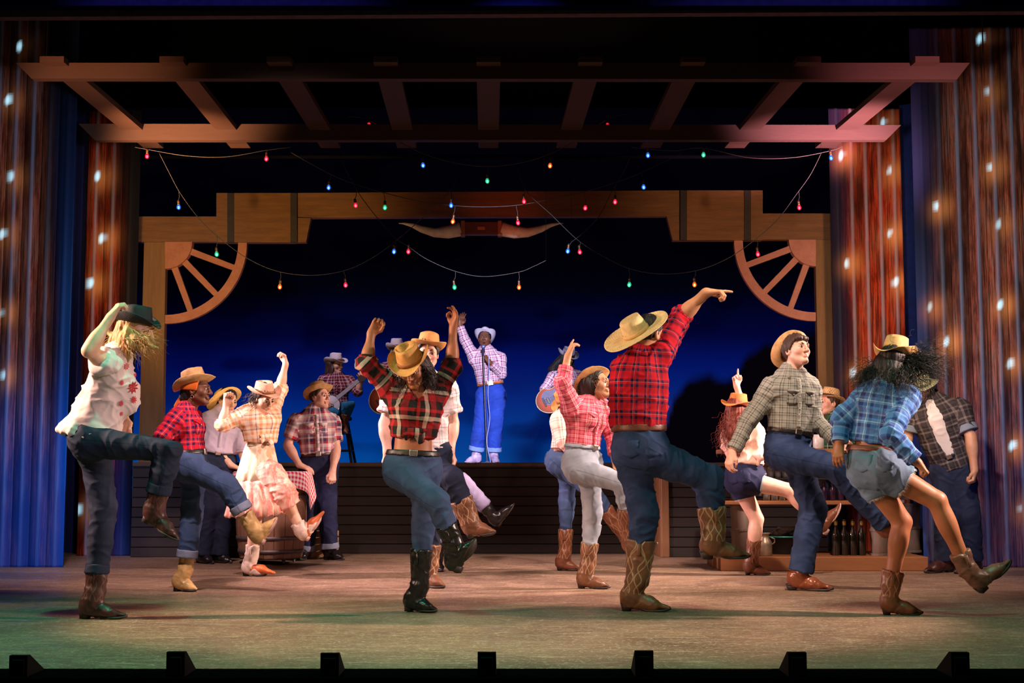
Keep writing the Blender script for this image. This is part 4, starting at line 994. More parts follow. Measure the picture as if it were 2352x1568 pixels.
# ------------------------------------------------------------------ pergola
PG_L = wood('pergola_timber', srgb(52,33,24), srgb(66,44,32), (1,5,5), 2, .7)
pg = empty('pergola', (0, 11.6, 4.1), 'overhead timber pergola with two long beams and nine crossing rafters', 'pergola')
Z1 = W(1176, 166, 11.0)[2]
mk('long_beam', *pprism([(36,144),(2228,144),(2198,182),(72,180)], 11.0, .09), PG_L, pg); mk('long_beam', *pprism([(180,284),(2070,287),(2036,321),(218,322)], 12.75, .09), PG_L, pg)
zt1 = W(1176, 144, 11.0)[2]; zt2 = W(1176, 285, 12.75)[2]
for ub, uf in ((119,353),(394,553),(640,760),(885,935),(1122,1122),(1357,1300),(1593,1494),(1858,1687),(2130,1895)):
    V = []
    for yy, u, v in ((10.9, ub, 129), (13.35, uf, 340)):
        q = W(u, v, yy)
        for dx, dz in ((-.10,0),(.10,0),(.10,.05),(-.10,.05)): V.append((q[0]+dx, yy, q[2]+dz-(.05 if yy < 11 else 0)))
    mk('rafter', np.array(V), [(0,1,5,4),(1,2,6,5),(2,3,7,6),(3,0,4,7),(3,2,1,0),(4,5,6,7)], PG_L, pg)
for x in (-3.9, 3.95): mk('hanging_cable', *tube([(x, 11.04, zt1), (x, 11.04, 9)], .006, 5), BLK, pg)

# ------------------------------------------------------------------ string lights
WIRE = plain('wire_dark', srgb(48,46,44), .5, bs=0); SOCK = plain('socket_bronze', srgb(120,92,66), .35, .7, bs=0)
COLS = dict(r=(1.,.03,.08), b=(.05,.26,1.), g=(.03,.62,.30), o=(1.,.20,.03)); GL = {}; CORE = {}
for k, c in COLS.items():
    m, nt, p = newmat('bulb_glass_'+k); p.inputs['Base Color'].default_value = rgb(c); p.inputs['Roughness'].default_value = .08; p.inputs['Transmission Weight'].default_value = .9; p.inputs['IOR'].default_value = 1.15
    p.inputs['Emission Color'].default_value = rgb(c); p.inputs['Emission Strength'].default_value = .35; GL[k] = m
    CORE[k] = plain('filament_'+k, (0,0,0), emit=tuple(.5*x+.5*(1 if x > .5 else .25) for x in c), es=16, bs=0)
def bulb_meshes():
    g = lathe([(.0,-.052),(.010,-.049),(.0175,-.040),(.0205,-.030),(.019,-.019),(.0135,-.008),(.010,0)], 12); c = lathe([(0,-.043),(.006,-.040),(.009,-.032),(.006,-.020),(0,-.016)], 8)
    s = lathe([(.0105,-.002),(.013,.0),(.013,.012),(.0115,.013),(.013,.015),(.013,.034),(.010,.040),(.005,.044),(0,.045)], 10); return g, c, s
BG, BC, BS = bulb_meshes(); MESH = {}
def shared(key, geo, mat, smooth=True):
    if key not in MESH:
        o = mk(key, np.asarray(geo[0])*1.0, geo[1], mat, None, smooth); me = o.data; me.transform(Matrix.Translation(o.location)); bpy.data.objects.remove(o); MESH[key] = me
    return MESH[key]
def string(wire, Y, bulbs, label, Yend=None, droopy=True):
    Ye = Yend or Y; n = len(wire); pts = np.array([W(u, v, Y+(Ye-Y)*i/max(1, n-1)) for i, (u, v) in enumerate(wire)])
    # smooth the polyline
    t = np.arange(n); tt = np.linspace(0, n-1, n*7); out = []
    for q in tt:
        i = min(int(q), n-2); f = q-i; p0 = pts[max(i-1,0)]; p1 = pts[i]; p2 = pts[i+1]; p3 = pts[min(i+2,n-1)]
        out.append(.5*((2*p1)+(-p0+p2)*f+(2*p0-5*p1+4*p2-p3)*f*f+(-p0+3*p1-3*p2+p3)*f**3))
    out = np.array(out); root = empty('string_lights', out[len(out)//2], label, 'string lights', 'strings of coloured bulbs')
    mk('wire', *tube(out, .0036, 6), WIRE, root, True)
    for e in (out[0], out[-1]):       # each end is tied up to the rafters
        zr = np.interp(e[1], [10.9, 13.35], [W(1176,129,10.9)[2], W(1176,340,13.35)[2]])+.01
        if zr-e[2] > .03: mk('tie_wire', *tube([e, e*.5+np.array([e[0], e[1], zr])*.5, (e[0], e[1], zr)], .0012, 4), BLK, root)
    for u, v, c in bulbs:
        d2 = [(abs(w_[0]-u), k) for k, w_ in enumerate(wire)]; yy = Y+(Ye-Y)*min(d2)[1]/max(1, n-1); ctr = W(u, v, yy); top = ctr+[0,0,.065]; j = np.argmin(np.abs(out[:,0]-ctr[0])+.3*np.abs(out[:,2]-ctr[2])); an = out[j]
        b = bpy.data.objects.new('bulb', shared('bulb_'+c, BG, GL[c])); b.name = 'bulb'; b.location = Vector(ctr+[0,0,.024]); COL.objects.link(b); attach(b, root); tl = random.uniform(-.15,.15); b.rotation_euler = (0, tl, 0)
        for nm, geo, mt in (('filament', BC, CORE[c]), ('socket', BS, SOCK)):
            s = bpy.data.objects.new(nm, shared(nm+'_'+c, geo, mt)); COL.objects.link(s); s.parent = b
        mk('drop_wire', *tube([an, an*.5+top*.5+[.006,0,-.01], top+[0,0,.005]], .0032, 5), WIRE, root)
string([(366,352),(388,395),(415,445),(460,505),(512,553),(575,597),(642,624),(720,632),(795,620),(855,592),(905,556),(965,505),(1032,440),(1050,392)], 12.9, [(410,475,'b'),(497,583,'g'),(643,658,'o'),(793,654,'r'),(905,577,'b'),(1036,471,'b')], 'string of bulbs sagging from the left pergola end to the arch middle', 13.3)
string([(783,366),(822,440),(868,502),(908,546),(938,566),(980,595),(1043,622),(1110,635),(1190,625),(1225,612),(1254,598)], 13.3, [(816,471,'r'),(938,577,'r'),(1043,659,'g'),(1192,659,'o')], 'string of bulbs dipping low over the singer')
string([(1886,352),(1862,400),(1830,445),(1785,505),(1732,552),(1670,594),(1600,621),(1520,629),(1447,617),(1385,588),(1328,552),(1265,492),(1208,438),(1190,385)], 12.9, [(1835,476,'r'),(1740,583,'r'),(1595,653,'o'),(1446,653,'g'),(1331,578,'r'),(1203,462,'r')], 'string of bulbs sagging from the right pergola end to the arch middle', 13.3)
string([(1452,350),(1434,392),(1408,435),(1380,490),(1345,530),(1312,556)], 13.3, [(1413,463,'r'),(1305,576,'b')], 'short string with two bulbs right of the steer horns')
string([(668,350),(755,398),(822,425),(895,446),(965,462),(1040,472),(1115,475),(1190,471),(1262,458),(1335,442),(1405,422),(1478,394),(1572,348)], 13.3, [(755,430,'b'),(884,476,'g'),(1041,508,'o'),(1189,511,'r'),(1345,477,'r'),(1478,429,'b')], 'long shallow string of bulbs in front of the centre beam')
string([(800,268),(847,275),(905,318),(971,352),(1045,374),(1119,382),(1195,374),(1264,353),(1330,318),(1395,274),(1440,262)], 13.1, [(847,287,'r'),(971,379,'b'),(1119,415,'g'),(1264,380,'o'),(1395,288,'r')], 'faint string of bulbs hanging under the middle of the pergola')
string([(310,338),(338,343),(430,358),(520,360),(612,345),(668,338)], 12.9, [(338,358,'r'),(612,364,'r')], 'string with two red bulbs under the left end of the pergola')
string([(1450,338),(1488,342),(1550,346),(1616,340),(1720,362),(1820,362),(1908,346),(1935,336)], 12.9, [(1488,356,'b'),(1616,355,'g'),(1908,362,'b')], 'string with three bulbs under the right end of the pergola')

# ------------------------------------------------------------------ barrel table
def barrel(name, c, R, H, n, label, cat, woodm, hoopm, bulge=.12, parts=True):
    root = empty(name, c, label, cat); st = []
    zz = np.linspace(0, H, 9); rr = R*(1-bulge+bulge*np.sin(np.pi*zz/H)); first = None
    a0, a1 = -math.pi/n+.008, math.pi/n-.008; V = []
    for z, r in zip(zz, rr):
        for a in (a0, 0, a1): V.append((r*math.cos(a), r*math.sin(a), z))
        for a in (a1, a0): V.append(((r-.022)*math.cos(a), (r-.022)*math.sin(a), z))
    Fq = [(i*5+k, i*5+(k+1)%5, (i+1)*5+(k+1)%5, (i+1)*5+k) for i in range(8) for k in range(5)]+[(4,3,2,1,0),(40,41,42,43,44)]
    for k in range(n):
        if first is None: o = mk('stave', V, Fq, woodm); me = o.data; me.transform(Matrix.Translation(o.location)); o.location = (0,0,0); first = o
        else: o = first.copy(); COL.objects.link(o)
        o.parent = root; o.rotation_euler = (0, 0, 2*math.pi*k/n+.1)
    for f in (.08,.24,.74,.90):
        z = H*f; r = R*(1-bulge+bulge*math.sin(math.pi*f))+.004; mk('hoop', *lathe([(r,z-.018),(r+.004,z-.018),(r+.004,z+.018),(r,z+.018)], 36, c), hoopm, root, True)
    mk('lid', *lathe([(0,H-.012),(R*(1-bulge)-.01,H-.012),(R*(1-bulge)-.01,H-.035)], 30, c), woodm, root); return root
BW = wood('barrel_oak', srgb(120,84,66), srgb(172,130,106), (5,5,.8), 3); HOOP = plain('hoop_steel', srgb(120,108,108), .5, .5)
bc = W(622, 1284, 13.0); bc[2] = .06
bar_ = barrel('barrel_table', bc, .335, .78, 20, 'wooden barrel on casters used as a table under the checked cloth', 'table', BW, HOOP)
mk('dolly', *lathe([(0,-.012),(.29,-.012),(.29,.0),(0,.0)], 24, bc), wood('dolly_wood', srgb(60,44,36), srgb(84,62,50)), bar_)
for a in (.6, 2.3, 3.9, 5.4):
    q = bc+np.array([.24*math.cos(a), .24*math.sin(a), -.036]); o = mk('caster', *lathe([(.012,-.012),(.022,-.010),(.024,0),(.022,.010),(.012,.012)], 16, q, (1,.2,0)), plain('caster_grey', srgb(110,106,120), .3), bar_, True); mk('caster_fork', *bbox(q+[-.016,-.012,.0], q+[.016,.012,.026], .003), HOOP, o)
top = W(622, 1081, 13.0); mk('table_top', *lathe([(0,bc[2]+.775),(.345,bc[2]+.775),(.35,bc[2]+.79),(.345,bc[2]+.80),(0,bc[2]+.80)], 36, (bc[0],bc[1],0)), BW, bar_)
# checked cloth: a square that folds over the round edge
n = 61; L = .49; g = np.linspace(-L, L, n); A_, B_ = np.meshgrid(g, g); rot = math.radians(38); X_ = A_*math.cos(rot)-B_*math.sin(rot); Y_ = A_*math.sin(rot)+B_*math.cos(rot)
X_ += .035; r = np.hypot(X_, Y_); th = np.arctan2(Y_, X_); ov = np.maximum(r-.352, 0); rr = np.minimum(r, .352)+.022*(1-np.exp(-ov/.02))+ov*.10*(1+np.sin(th*9)*.9); zz = bc[2]+.808-np.maximum(ov-.006, 0)*.985
V = np.stack([bc[0]+rr*np.cos(th), bc[1]+rr*np.sin(th), zz], -1).reshape(-1, 3); ii = np.arange(n*n).reshape(n, n); Fq = np.stack([ii[:-1,:-1], ii[:-1,1:], ii[1:,1:], ii[1:,:-1]], -1).reshape(-1, 4); uvp = np.stack([A_, B_], -1).reshape(-1, 2)
GING = plaid('gingham_red', [(0, srgb(244,226,226)), (.5, srgb(206,40,72))], .042)
o = mk('tablecloth', V, Fq, GING, None, True, uvp[Fq]); md = o.modifiers.new('thick', 'SOLIDIFY'); md.thickness = .003; md.offset = 1; tag(o, 'red and white gingham cloth draped over the barrel table', 'tablecloth')
# slatted crate by the platform
cc = W(737, 1276, 13.62); cr = empty('crate', (cc[0], 13.72, 0), 'small pale wooden crate on the floor behind the short-sleeved man', 'crate')
CW = wood('crate_pine', srgb(150,110,84), srgb(190,150,120), (6,6,1), 3)
for k in range(4):
    for yy in (13.62, 13.816): mk('slat', *bbox((cc[0]-.15, yy, .012+k*.068), (cc[0]+.15, yy+.014, .012+k*.068+.056), .003), CW, cr)
for dx in (-.15, .136):
    for k in range(4): mk('slat', *bbox((cc[0]+dx, 13.635, .012+k*.068), (cc[0]+dx+.014, 13.815, .012+k*.068+.056), .003), CW, cr)
for dx in (-.13, .105):
    for yy in (13.636, 13.79): mk('corner_post', *bbox((cc[0]+dx, yy, 0), (cc[0]+dx+.025, yy+.024, .28), .003), CW, cr)

# ------------------------------------------------------------------ bar
PLK = wood('bar_plank', srgb(116,70,40), srgb(158,102,62), (.8,5,5), 3); KEG = wood('keg_grey', srgb(86,70,62), srgb(128,106,94), (6,6,.8), 3); BACKB = plain('bar_black', srgb(16,14,16), .7)
YA, YD = 12.1, 12.85; xa, xb = W(1652,1300,YA)[0], W(2112,1300,YA)[0]
bar = empty('bar_counter', ((xa+xb)/2, YA, 0), 'rustic plank bar standing on barrel posts at the right', 'bar')
zp = W(1800,1277,YA)[2]; zs = W(1800,1150,YA)[2]; zm = W(1800,1098,YA)[2]; zc = W(1800,1030,YA)[2]
mk('plinth', *bbox((xa, YA-.10, .0), (xb+.05, YD, zp), .006), PLK, bar)
mk('shelf', *bbox((xa+.02, YA, zs-.035), (xb-.3, YD, zs)), PLK, bar); mk('shelf', *bbox((xa+.2, YA+.12, zm-.018), (xb-.35, YD-.05, zm)), BACKB, bar); mk('countertop', *bbox((xa+.1, YA+.02, zc-.04), (xb-.2, YD+.02, zc)), PLK, bar)
for u, yy in ((1700, YA+.12), (2020, YA+.12), (2092, YD-.14)):
    x = W(u, 1200, yy)[0]
    for z_a, z_b in ((zp, zs-.035), (zs, zc-.04)):
        h = z_b-z_a; sh = lathe([(.080,0),(.083,.004),(.078,h*.3),(.086,h*.48),(.086,h*.52),(.080,h*.56),(.088,h-.004),(.086,h)], 24, (x, yy, z_a)); o = mk('barrel_post', *sh, KEG, bar, True)
        for f in (.02,.5,.96): mk('hoop', *lathe([(.087,h*f-.012),(.091,h*f-.010),(.091,h*f+.010),(.087,h*f+.012)], 24, (x, yy, z_a)), plain('hoop_dull', srgb(110,92,80), .6, .2), o)
for x in (xa+.3, (xa+xb)/2+.1): mk('shelf_bracket', *bbox((x-.01, YD-.06, zs), (x+.01, YD-.03, zc-.04), .003), BACKB, bar)
GLASS, nt, p = newmat('clear_glass'); p.inputs['Base Color'].default_value = (.8,.8,.84,1); p.inputs['Roughness'].default_value = .05; p.inputs['Transmission Weight'].default_value = .85; p.inputs['IOR'].default_value = 1.3
tm = lathe([(0,.004),(.028,.004),(.034,.10),(.036,.105),(.037,.105),(.031,0),(0,0)], 14); TB = None
def put(name, key, geo, mat, loc, label, cat, group):
    o = bpy.data.objects.new(name, shared(key, geo, mat)); COL.objects.link(o); o.location = Vector(loc); return tag(o, label, cat, group)
gi = 0
for row, (z, us, yy) in enumerate(((zm, np.linspace(1752, 1838, 6), YA+.25), (zm, np.linspace(1760, 1846, 6), YA+.40), (zs, np.linspace(1760, 1850, 6), YA+.22), (zs, np.linspace(1768, 1858, 6), YA+.36))):
    for k, u in enumerate(us):
        put('tumbler', 'tumbler', tm, GLASS, (W(u, 1100, yy)[0], yy, z+.0005), 'clear glass tumbler on the %s bar shelf, %s row, behind the auburn-haired woman' % (('upper','upper','lower','lower')[row], ('front','back')[row % 2]), 'glass', 'tumblers on the bar shelves, %s %s row' % (('upper','upper','lower','lower')[row], ('front','back')[row % 2]))
DKG = plain('dark_bottle_glass', srgb(22,18,12), .1, spec=.8, bs=0); bt = lathe([(0,0),(.034,0),(.037,.006),(.037,.17),(.032,.20),(.016,.235),(.0135,.25),(.0135,.30),(.016,.302),(.016,.318),(0,.320)], 18)
names = ('first','second','third','fourth')
for k, u in enumerate((1921, 1940, 1960, 1980)):
    o = put('bottle', 'bottle', bt, DKG, (W(u, 1274, YA+.12)[0], YA+.12, zp+.0005), 'dark glass bottle on the bar plinth, %s of four from the left' % names[k], 'bottle', 'dark bottles on the bar plinth')
    nk = bpy.data.objects.new('foil_collar', shared('foil', lathe([(.0165,.268),(.0180,.27),(.0180,.300),(.0175,.302)], 14), plain('foil_gold', srgb(190,150,80), .25, .9, bs=0))); COL.objects.link(nk); nk.parent = o
for k, u in enumerate((1893, 1912, 1931, 1950, 1969)):
    o = put('bottle', 'small_bottle', (np.array(bt[0])*[.8,.8,.52], bt[1]), plain('plum_bottle_glass', srgb(50,26,50), .12, bs=0), (W(u, 1148, YA+.2)[0], YA+.2, zs+.0005), 'short plum-coloured bottle on the lower shelf, %s of five from the left' % ('first','second','third','fourth','fifth')[k], 'bottle', 'short bottles on the lower bar shelf')
tx = W(1798, 1270, YA+.4)[0]; tub = mk('tub', *lathe([(0,.0),(.150,.0),(.158,.01),(.178,.150),(.190,.152),(.190,.160),(.172,.160),(.150,.012),(0,.012)], 36, (tx, YA+.40, zp+.0005)), plain('tub_black', srgb(22,24,30), .35), None, True); tag(tub, 'wide black tub on the bar plinth holding stacked clear bowls', 'tub')
mk('rim', *lathe([(.189,.150),(.194,.152),(.194,.162),(.189,.164),(.178,.164)], 36, (tx, YA+.40, zp)), plain('tub_rim_teal', srgb(40,130,120), .35), tub, True)
for k in range(3): put('glass_bowl', 'bowl', lathe([(0,.0),(.05,.0),(.085,.045),(.088,.045),(.055,-.004),(0,-.004)], 20), GLASS, (tx+.04*(k-1), YA+.40, zp+.150+.052*k*.42), 'clear bowl in the black tub, %s of the stack' % ('lowest','middle','topmost')[k], 'bowl', 'clear bowls in the tub')
cx = W(1752, 1272, YA+.16)[0]; can = mk('milk_can', *lathe([(0,0),(.062,0),(.066,.006),(.066,.10),(.060,.125),(.040,.16),(.038,.185),(.058,.198),(.060,.204),(.036,.200),(0,.198)], 28, (cx, YA+.06, zp+.0005)), plain('can_steel', srgb(170,150,130), .35, .7), None, True); tag(can, 'metal milk can on the bar plinth beside the black tub', 'milk can')
mk('handle', *tube([(cx+.062, YA+.06, zp+.10), (cx+.09, YA+.06, zp+.12), (cx+.088, YA+.06, zp+.15), (cx+.05, YA+.06, zp+.165)], .006, 8), plain('can_steel', srgb(170,150,130), .35, .7), can, True)
mug = mk('jar', *lathe([(0,0),(.045,0),(.05,.01),(.05,.10),(.042,.115),(.042,.13),(.038,.13),(.038,.11),(.044,.02),(0,.015)], 22, (W(1880, 1030, YA+.2)[0], YA+.2, zc+.0005)), plain('jar_white', srgb(200,190,186), .3), None, True); tag(mug, 'pale jar on the bar top in front of the bartender', 'jar')

# ------------------------------------------------------------------ the band's things
def obar(a, b, w_, t_, side, mat, name, parent, **k):
    F_ = frame(np.asarray(b)-np.asarray(a), side); L_ = np.linalg.norm(np.asarray(b)-np.asarray(a)); V, f = bbox((-w_/2, -t_/2, 0), (w_/2, t_/2, L_), .003); return mk(name, V@F_+np.asarray(a), f, mat, parent)
# stool
BLKM = plain('stool_black', srgb(18,18,22), .5); sx = W(775, 950, 17.55); st = empty('stool', (sx[0], 17.6, PLAT_Z), 'tall black stool under the banjo player', 'stool'); zs_ = W(775, 957, 17.6)[2]
mk('seat', *lathe([(0,zs_-.05),(.17,zs_-.05),(.185,zs_-.035),(.185,zs_-.012),(.17,zs_),(0,zs_)], 28, (sx[0], 17.6, 0)), BLKM, st, True)
cor = [(-1,-1),(1,-1),(1,1),(-1,1)]
for a_, b_ in cor: obar((sx[0]+a_*.11, 17.6+b_*.11, zs_-.045), (sx[0]+a_*.21, 17.6+b_*.21, PLAT_Z), .034, .034, (1,0,0), BLKM, 'leg', st)
for i in range(4):
    for f in (.35, .72):
        r_ = .11+.10*f; z = zs_-(zs_-PLAT_Z)*f; a_, b_ = cor[i], cor[(i+1)%4]; obar((sx[0]+a_[0]*r_, 17.6+a_[1]*r_, z), (sx[0]+b_[0]*r_, 17.6+b_[1]*r_, z), .024, .024, (0,0,1), BLKM, 'rung', st)
# banjo
def fret(root, a, b, w0, side, mat, insets=True):
    F_ = frame(b-a, side); L_ = np.linalg.norm(b-a); V, f = bbox((-w0/2, -.012, 0), (w0/2, .012, L_), .004); nk = mk('neck', V@F_+a, f, mat, root)
    for t in np.linspace(.12, .95, 9): V, f = bbox((-w0/2, -.016, 0), (w0/2, -.011, .004), .001); mk('fret', V@F_+a+(b-a)*t, f, METALS, nk)
    return nk, F_
METALS = plain('string_metal', srgb(190,186,190), .25, 1., bs=0); DKW = wood('fingerboard', srgb(46,30,24), srgb(70,48,38), (3,3,3), 6)
bj = W(757, 930, 17.18); be = W(823, 876, 17.32); ax = nrm(be-bj); nr = nrm(np.array([.12,-1,.18])); nr = perp(ax, nr); ban = empty('banjo', bj, 'white-headed banjo held by the seated musician', 'banjo')
mk('pot', *lathe([(0,-.03),(.13,-.03),(.136,-.025),(.136,.03),(.128,.034)], 36, bj, nr), wood('banjo_rim', srgb(70,44,30), srgb(110,72,46)), ban, True); mk('head', *lathe([(0,.034),(.124,.034),(.128,.031)], 36, bj, nr), plain('banjo_skin', srgb(214,212,220), .6, var=.05, bs=0), ban, True)
mk('tension_hoop', *lathe([(.126,.030),(.126,.040),(.134,.040),(.137,.030)], 36, bj, nr), METALS, ban, True)
sd = np.cross(ax, nr); a_ = bj+ax*.12+nr*.03; nkb, F_ = fret(ban, a_, be+nr*.03, .05, sd, plain('banjo_neck_inlay', srgb(150,150,156), .3)); hs = be+nr*.02; V, f = prism(np.array([hs-sd*.03, hs+sd*.03, hs+ax*.07+sd*.045, hs+ax*.14+sd*.03, hs+ax*.14-sd*.03, hs+ax*.07-sd*.045]), nr*-.008, nr*.008); mk('headstock', V, f, DKW, ban)
for k in range(4):
    o_ = sd*(-.018+.012*k); mk('string', *tube([bj-ax*.11+nr*.045+o_, be+nr*.05+o_*.8], .0011, 4), METALS, ban)
    mk('tuning_peg', *lathe([(.004,0),(.004,.03),(.009,.034),(.009,.05),(0,.052)], 8, hs+ax*(.05+.06*(k//2))+sd*(.038 if k % 2 else -.038), sd*(1 if k % 2 else -1)), METALS, ban)
mk('bridge', *bbox((-.03,-.004,0), (.03,.004,.014), .001), DKW, ban).location = Vector((bj-ax*.05+nr*.042)-np.array(ban.location))
# guitars: a figure-of-eight body outline extruded
def guitar(name, c, end, nrmv, label, cat, waist, R1, R2, L_, th, m1, electric=False):
    ax = nrm(end-c); nr = perp(ax, nrmv); sd = np.cross(ax, nr); root = empty(name, c, label, cat); n = 44; V = []; prof = []
    for k in range(n):
        a = 2*math.pi*k/n; y = -math.cos(a); w_ = R1 if y < 0 else R2; r = math.sin(a)*(w_*(1-.18*math.exp(-((y-.15)/.28)**2))); horn = (.06 if electric and y > .72 and abs(math.sin(a)) > .3 else 0); prof.append(c+ax*(y*L_/2+horn)+sd*r)
    prof = np.array(prof); Vb, fb = prism(prof, -nr*th/2, nr*th/2); mk('body', Vb, fb, m1, root)
    pm = prof.mean(0); mk('top_binding', *tube(np.concatenate([prof, prof[:1]])+nr*th/2, .005, 6), plain('binding_cream', srgb(200,180,140), .4, bs=0), root)
    if electric: Vb, fb = prism((prof-pm)*.62+pm-sd*.03, nr*th/2, nr*(th/2+.004)); mk('pickguard', Vb, fb, plain('pickguard_pearl', srgb(70,72,110), .5), root); [mk('pickup', *(lambda q: (q[0]@np.stack([sd, ax, nr])+c+ax*o_+nr*(th/2+.004), q[1]))(bbox((-.04,-.014,0), (.04,.014,.012), .003)), plain('pickup_black', srgb(16,16,18), .4), root) for o_ in (-.05,.05)]
    else: mk('sound_hole', *lathe([(0,0),(.048,0),(.054,.0015),(.054,-.001)], 28, c+ax*.07+nr*(th/2+.0015), nr), plain('hole_black', srgb(8,6,5), .9, bs=0), root); 
    mk('bridge', *(lambda q: (q[0]@np.stack([sd, ax, nr])+c-ax*L_*.25+nr*th/2, q[1]))(bbox((-.06,-.012,0), (.06,.012,.012), .003)), DKW, root)
    s_ = c+ax*L_*.40+nr*(th/2); fret(root, s_, end+nr*(th/2), .052, sd, DKW); V, f = bbox((-.035,-.01,0), (.035,.01,.16), .006); F_ = frame(ax, sd); mk('headstock', V@F_+end+nr*(th/2-.01), f, DKW, root)
    for k in range(6 if not electric else 4):
        o_ = sd*(-.02+.04*k/(5 if not electric else 3)); mk('string', *tube([c-ax*L_*.25+nr*(th/2+.014)+o_*1.2, end+nr*(th/2+.012)+o_*.8], .001, 4), METALS, root); mk('tuning_peg', *lathe([(.004,0),(.004,.024),(.009,.028),(.009,.04),(0,.042)], 8, end+nr*(th/2)+ax*(.03+.045*(k//2))+sd*(.035 if k % 2 else -.035), sd*(1 if k % 2 else -1)), METALS, root)
    return root
def burst(name, c1, c2, c3, ctr):
    m, nt, p = newmat(name); g = nt.nodes.new('ShaderNodeNewGeometry').outputs['Position']; vm = nt.nodes.new('ShaderNodeVectorMath'); vm.operation = 'DISTANCE'; nt.links.new(g, vm.inputs[0]); vm.inputs[1].default_value = tuple(ctr)
    r = ramp(nt, [(0, c1), (.5, c2), (.85, c3)]); nt.links.new(math_(nt, 'MULTIPLY', vm.outputs['Value'], 3.6), r.inputs[0]); nt.links.new(r.outputs[0], p.inputs['Base Color']); p.inputs['Roughness'].default_value = .5; p.inputs['Specular IOR Level'].default_value = .2; return m
gc = W(888, 914, 17.16); guitar('acoustic_guitar', gc, W(965, 858, 17.12), (.1,-1,.1), 'sunburst acoustic guitar showing beside the dancer with raised arms', 'guitar', .1, .19, .145, .46, .10, burst('sunburst', srgb(190,90,30), srgb(150,56,24), srgb(36,14,10), gc))
gb = W(1268, 916, 17.14); guitar('bass_guitar', gb, W(1362, 872, 17.10), (.1,-1,.1), 'orange sunburst electric bass held by the long-haired musician', 'bass guitar', .1, .17, .15, .42, .05, burst('sunburst_orange', srgb(190,96,22), srgb(170,66,16), srgb(30,14,10), gb), True)
# microphone stand
mh = W(1110, 800, 17.56); mb = W(1119, 1059, 17.56); mx = np.array([mb[0], 17.56, PLAT_Z]); ms = empty('microphone_stand', mx, 'black microphone on a straight stand in front of the singer', 'microphone')
mk('base', *lathe([(0,0),(.13,0),(.135,.006),(.125,.016),(.03,.022),(.014,.04),(0,.04)], 32, mx), plain('stand_base', srgb(130,130,150), .4, .5), ms, True); tp_ = mh+[0,0,-.10]; mk('pole', *tube([mx+[0,0,.03], mx*.5+tp_*.5, tp_], .011, 10), plain('stand_black', srgb(20,22,40), .4), ms); 
mk('microphone', *tube([tp_, mh+[0,-.0,.0]], [.012,.019], 12), plain('mic_body', srgb(30,34,60), .35), ms); mk('grille', *ball(mh+[0,.0,.022], .030, 14, 10), plain('mic_grille', srgb(120,130,190), .4, .6), ms, True)
t_ = np.linspace(0, 1, 40); cb = np.stack([mx[0]+.018+.03*np.sin(t_*16)*t_, np.full(40, 17.53)-.05*t_*np.cos(t_*9), tp_[2]-(tp_[2]-PLAT_Z-.012)*np.minimum(1, t_*1.15)], 1); cb[-6:, 0] += np.linspace(0, .12, 6); mk('cable', *tube(cb, .006, 6), plain('cable_grey', srgb(150,160,220), .5), ms, True)
# ------------------------------------------------------------------ materials of the costumes
K = lambda *c: srgb(*c)
SK_LIGHT = skin('skin_fair', K(226,178,150)); SK_MID = skin('skin_tan', K(196,142,108)); SK_DARK = skin('skin_dark', K(112,68,46), lip=K(98,46,40)); SK_BROWN = skin('skin_brown', K(158,100,68)); SK_PINK = skin('skin_rosy', K(232,178,158))
PL_BLACKRED = plaid('black_red_check', [(0,K(30,26,26)),(.30,K(150,28,34)),(.52,K(32,28,30)),(.58,K(196,184,168)),(.72,K(28,24,26)),(.88,K(176,32,38))], .17)
PL_REDNAVY = plaid('red_navy_check', [(0,K(170,14,32)),(.34,K(24,22,56)),(.52,K(174,18,36)),(.62,K(168,16,32)),(.66,K(200,120,130)),(.69,K(24,24,60)),(.86,K(190,20,38))], .10)
PL_REDBLUE = plaid('crimson_blue_check', [(0,K(206,22,40)),(.28,K(30,28,74)),(.46,K(208,30,50)),(.56,K(226,140,150)),(.60,K(200,24,42)),(.72,K(36,30,80)),(.90,K(210,30,46))], .085)
PL_PINK = plaid('pink_check', [(0,K(226,110,128)),(.3,K(190,50,78)),(.5,K(236,160,168)),(.62,K(214,84,106)),(.72,K(244,206,206)),(.80,K(200,64,90))], .06)
PL_WHITE = plaid('white_pink_check', [(0,K(236,224,224)),(.36,K(232,196,200)),(.44,K(238,226,226)),(.62,K(120,116,150)),(.67,K(236,224,224)),(.82,K(222,170,178)),(.9,K(236,226,226))], .11)
PL_MULTI = plaid('red_white_blue_check', [(0,K(232,214,212)),(.22,K(190,40,60)),(.36,K(60,52,84)),(.58,K(228,206,208)),(.70,K(120,104,140)),(.84,K(206,150,160))], .15)
PL_ORANGE = plaid('orange_cream_check', [(0,K(244,222,196)),(.26,K(228,150,90)),(.44,K(246,226,204)),(.60,K(110,84,96)),(.66,K(244,214,190)),(.84,K(230,160,110))], .12)
PL_GREY = plaid('grey_green_check', [(0,K(146,146,138)),(.40,K(78,82,80)),(.54,K(150,148,140)),(.74,K(56,58,60)),(.86,K(158,156,148))], .055)
PL_BLUE = plaid('blue_check', [(0,K(80,124,188)),(.30,K(44,58,122)),(.46,K(96,150,204)),(.56,K(200,214,230)),(.60,K(84,120,184)),(.76,K(46,52,112)),(.92,K(120,160,206))], .13)
PL_DARK = plaid('dark_brown_check', [(0,K(58,52,52)),(.34,K(124,110,104)),(.50,K(50,44,46)),(.72,K(96,86,84)),(.82,K(44,40,42))], .10)
PL_PURP = plaid('purple_white_check', [(0,K(220,206,222)),(.28,K(140,40,86)),(.48,K(226,214,228)),(.62,K(118,60,120)),(.72,K(224,210,226)),(.86,K(160,60,104))], .085)
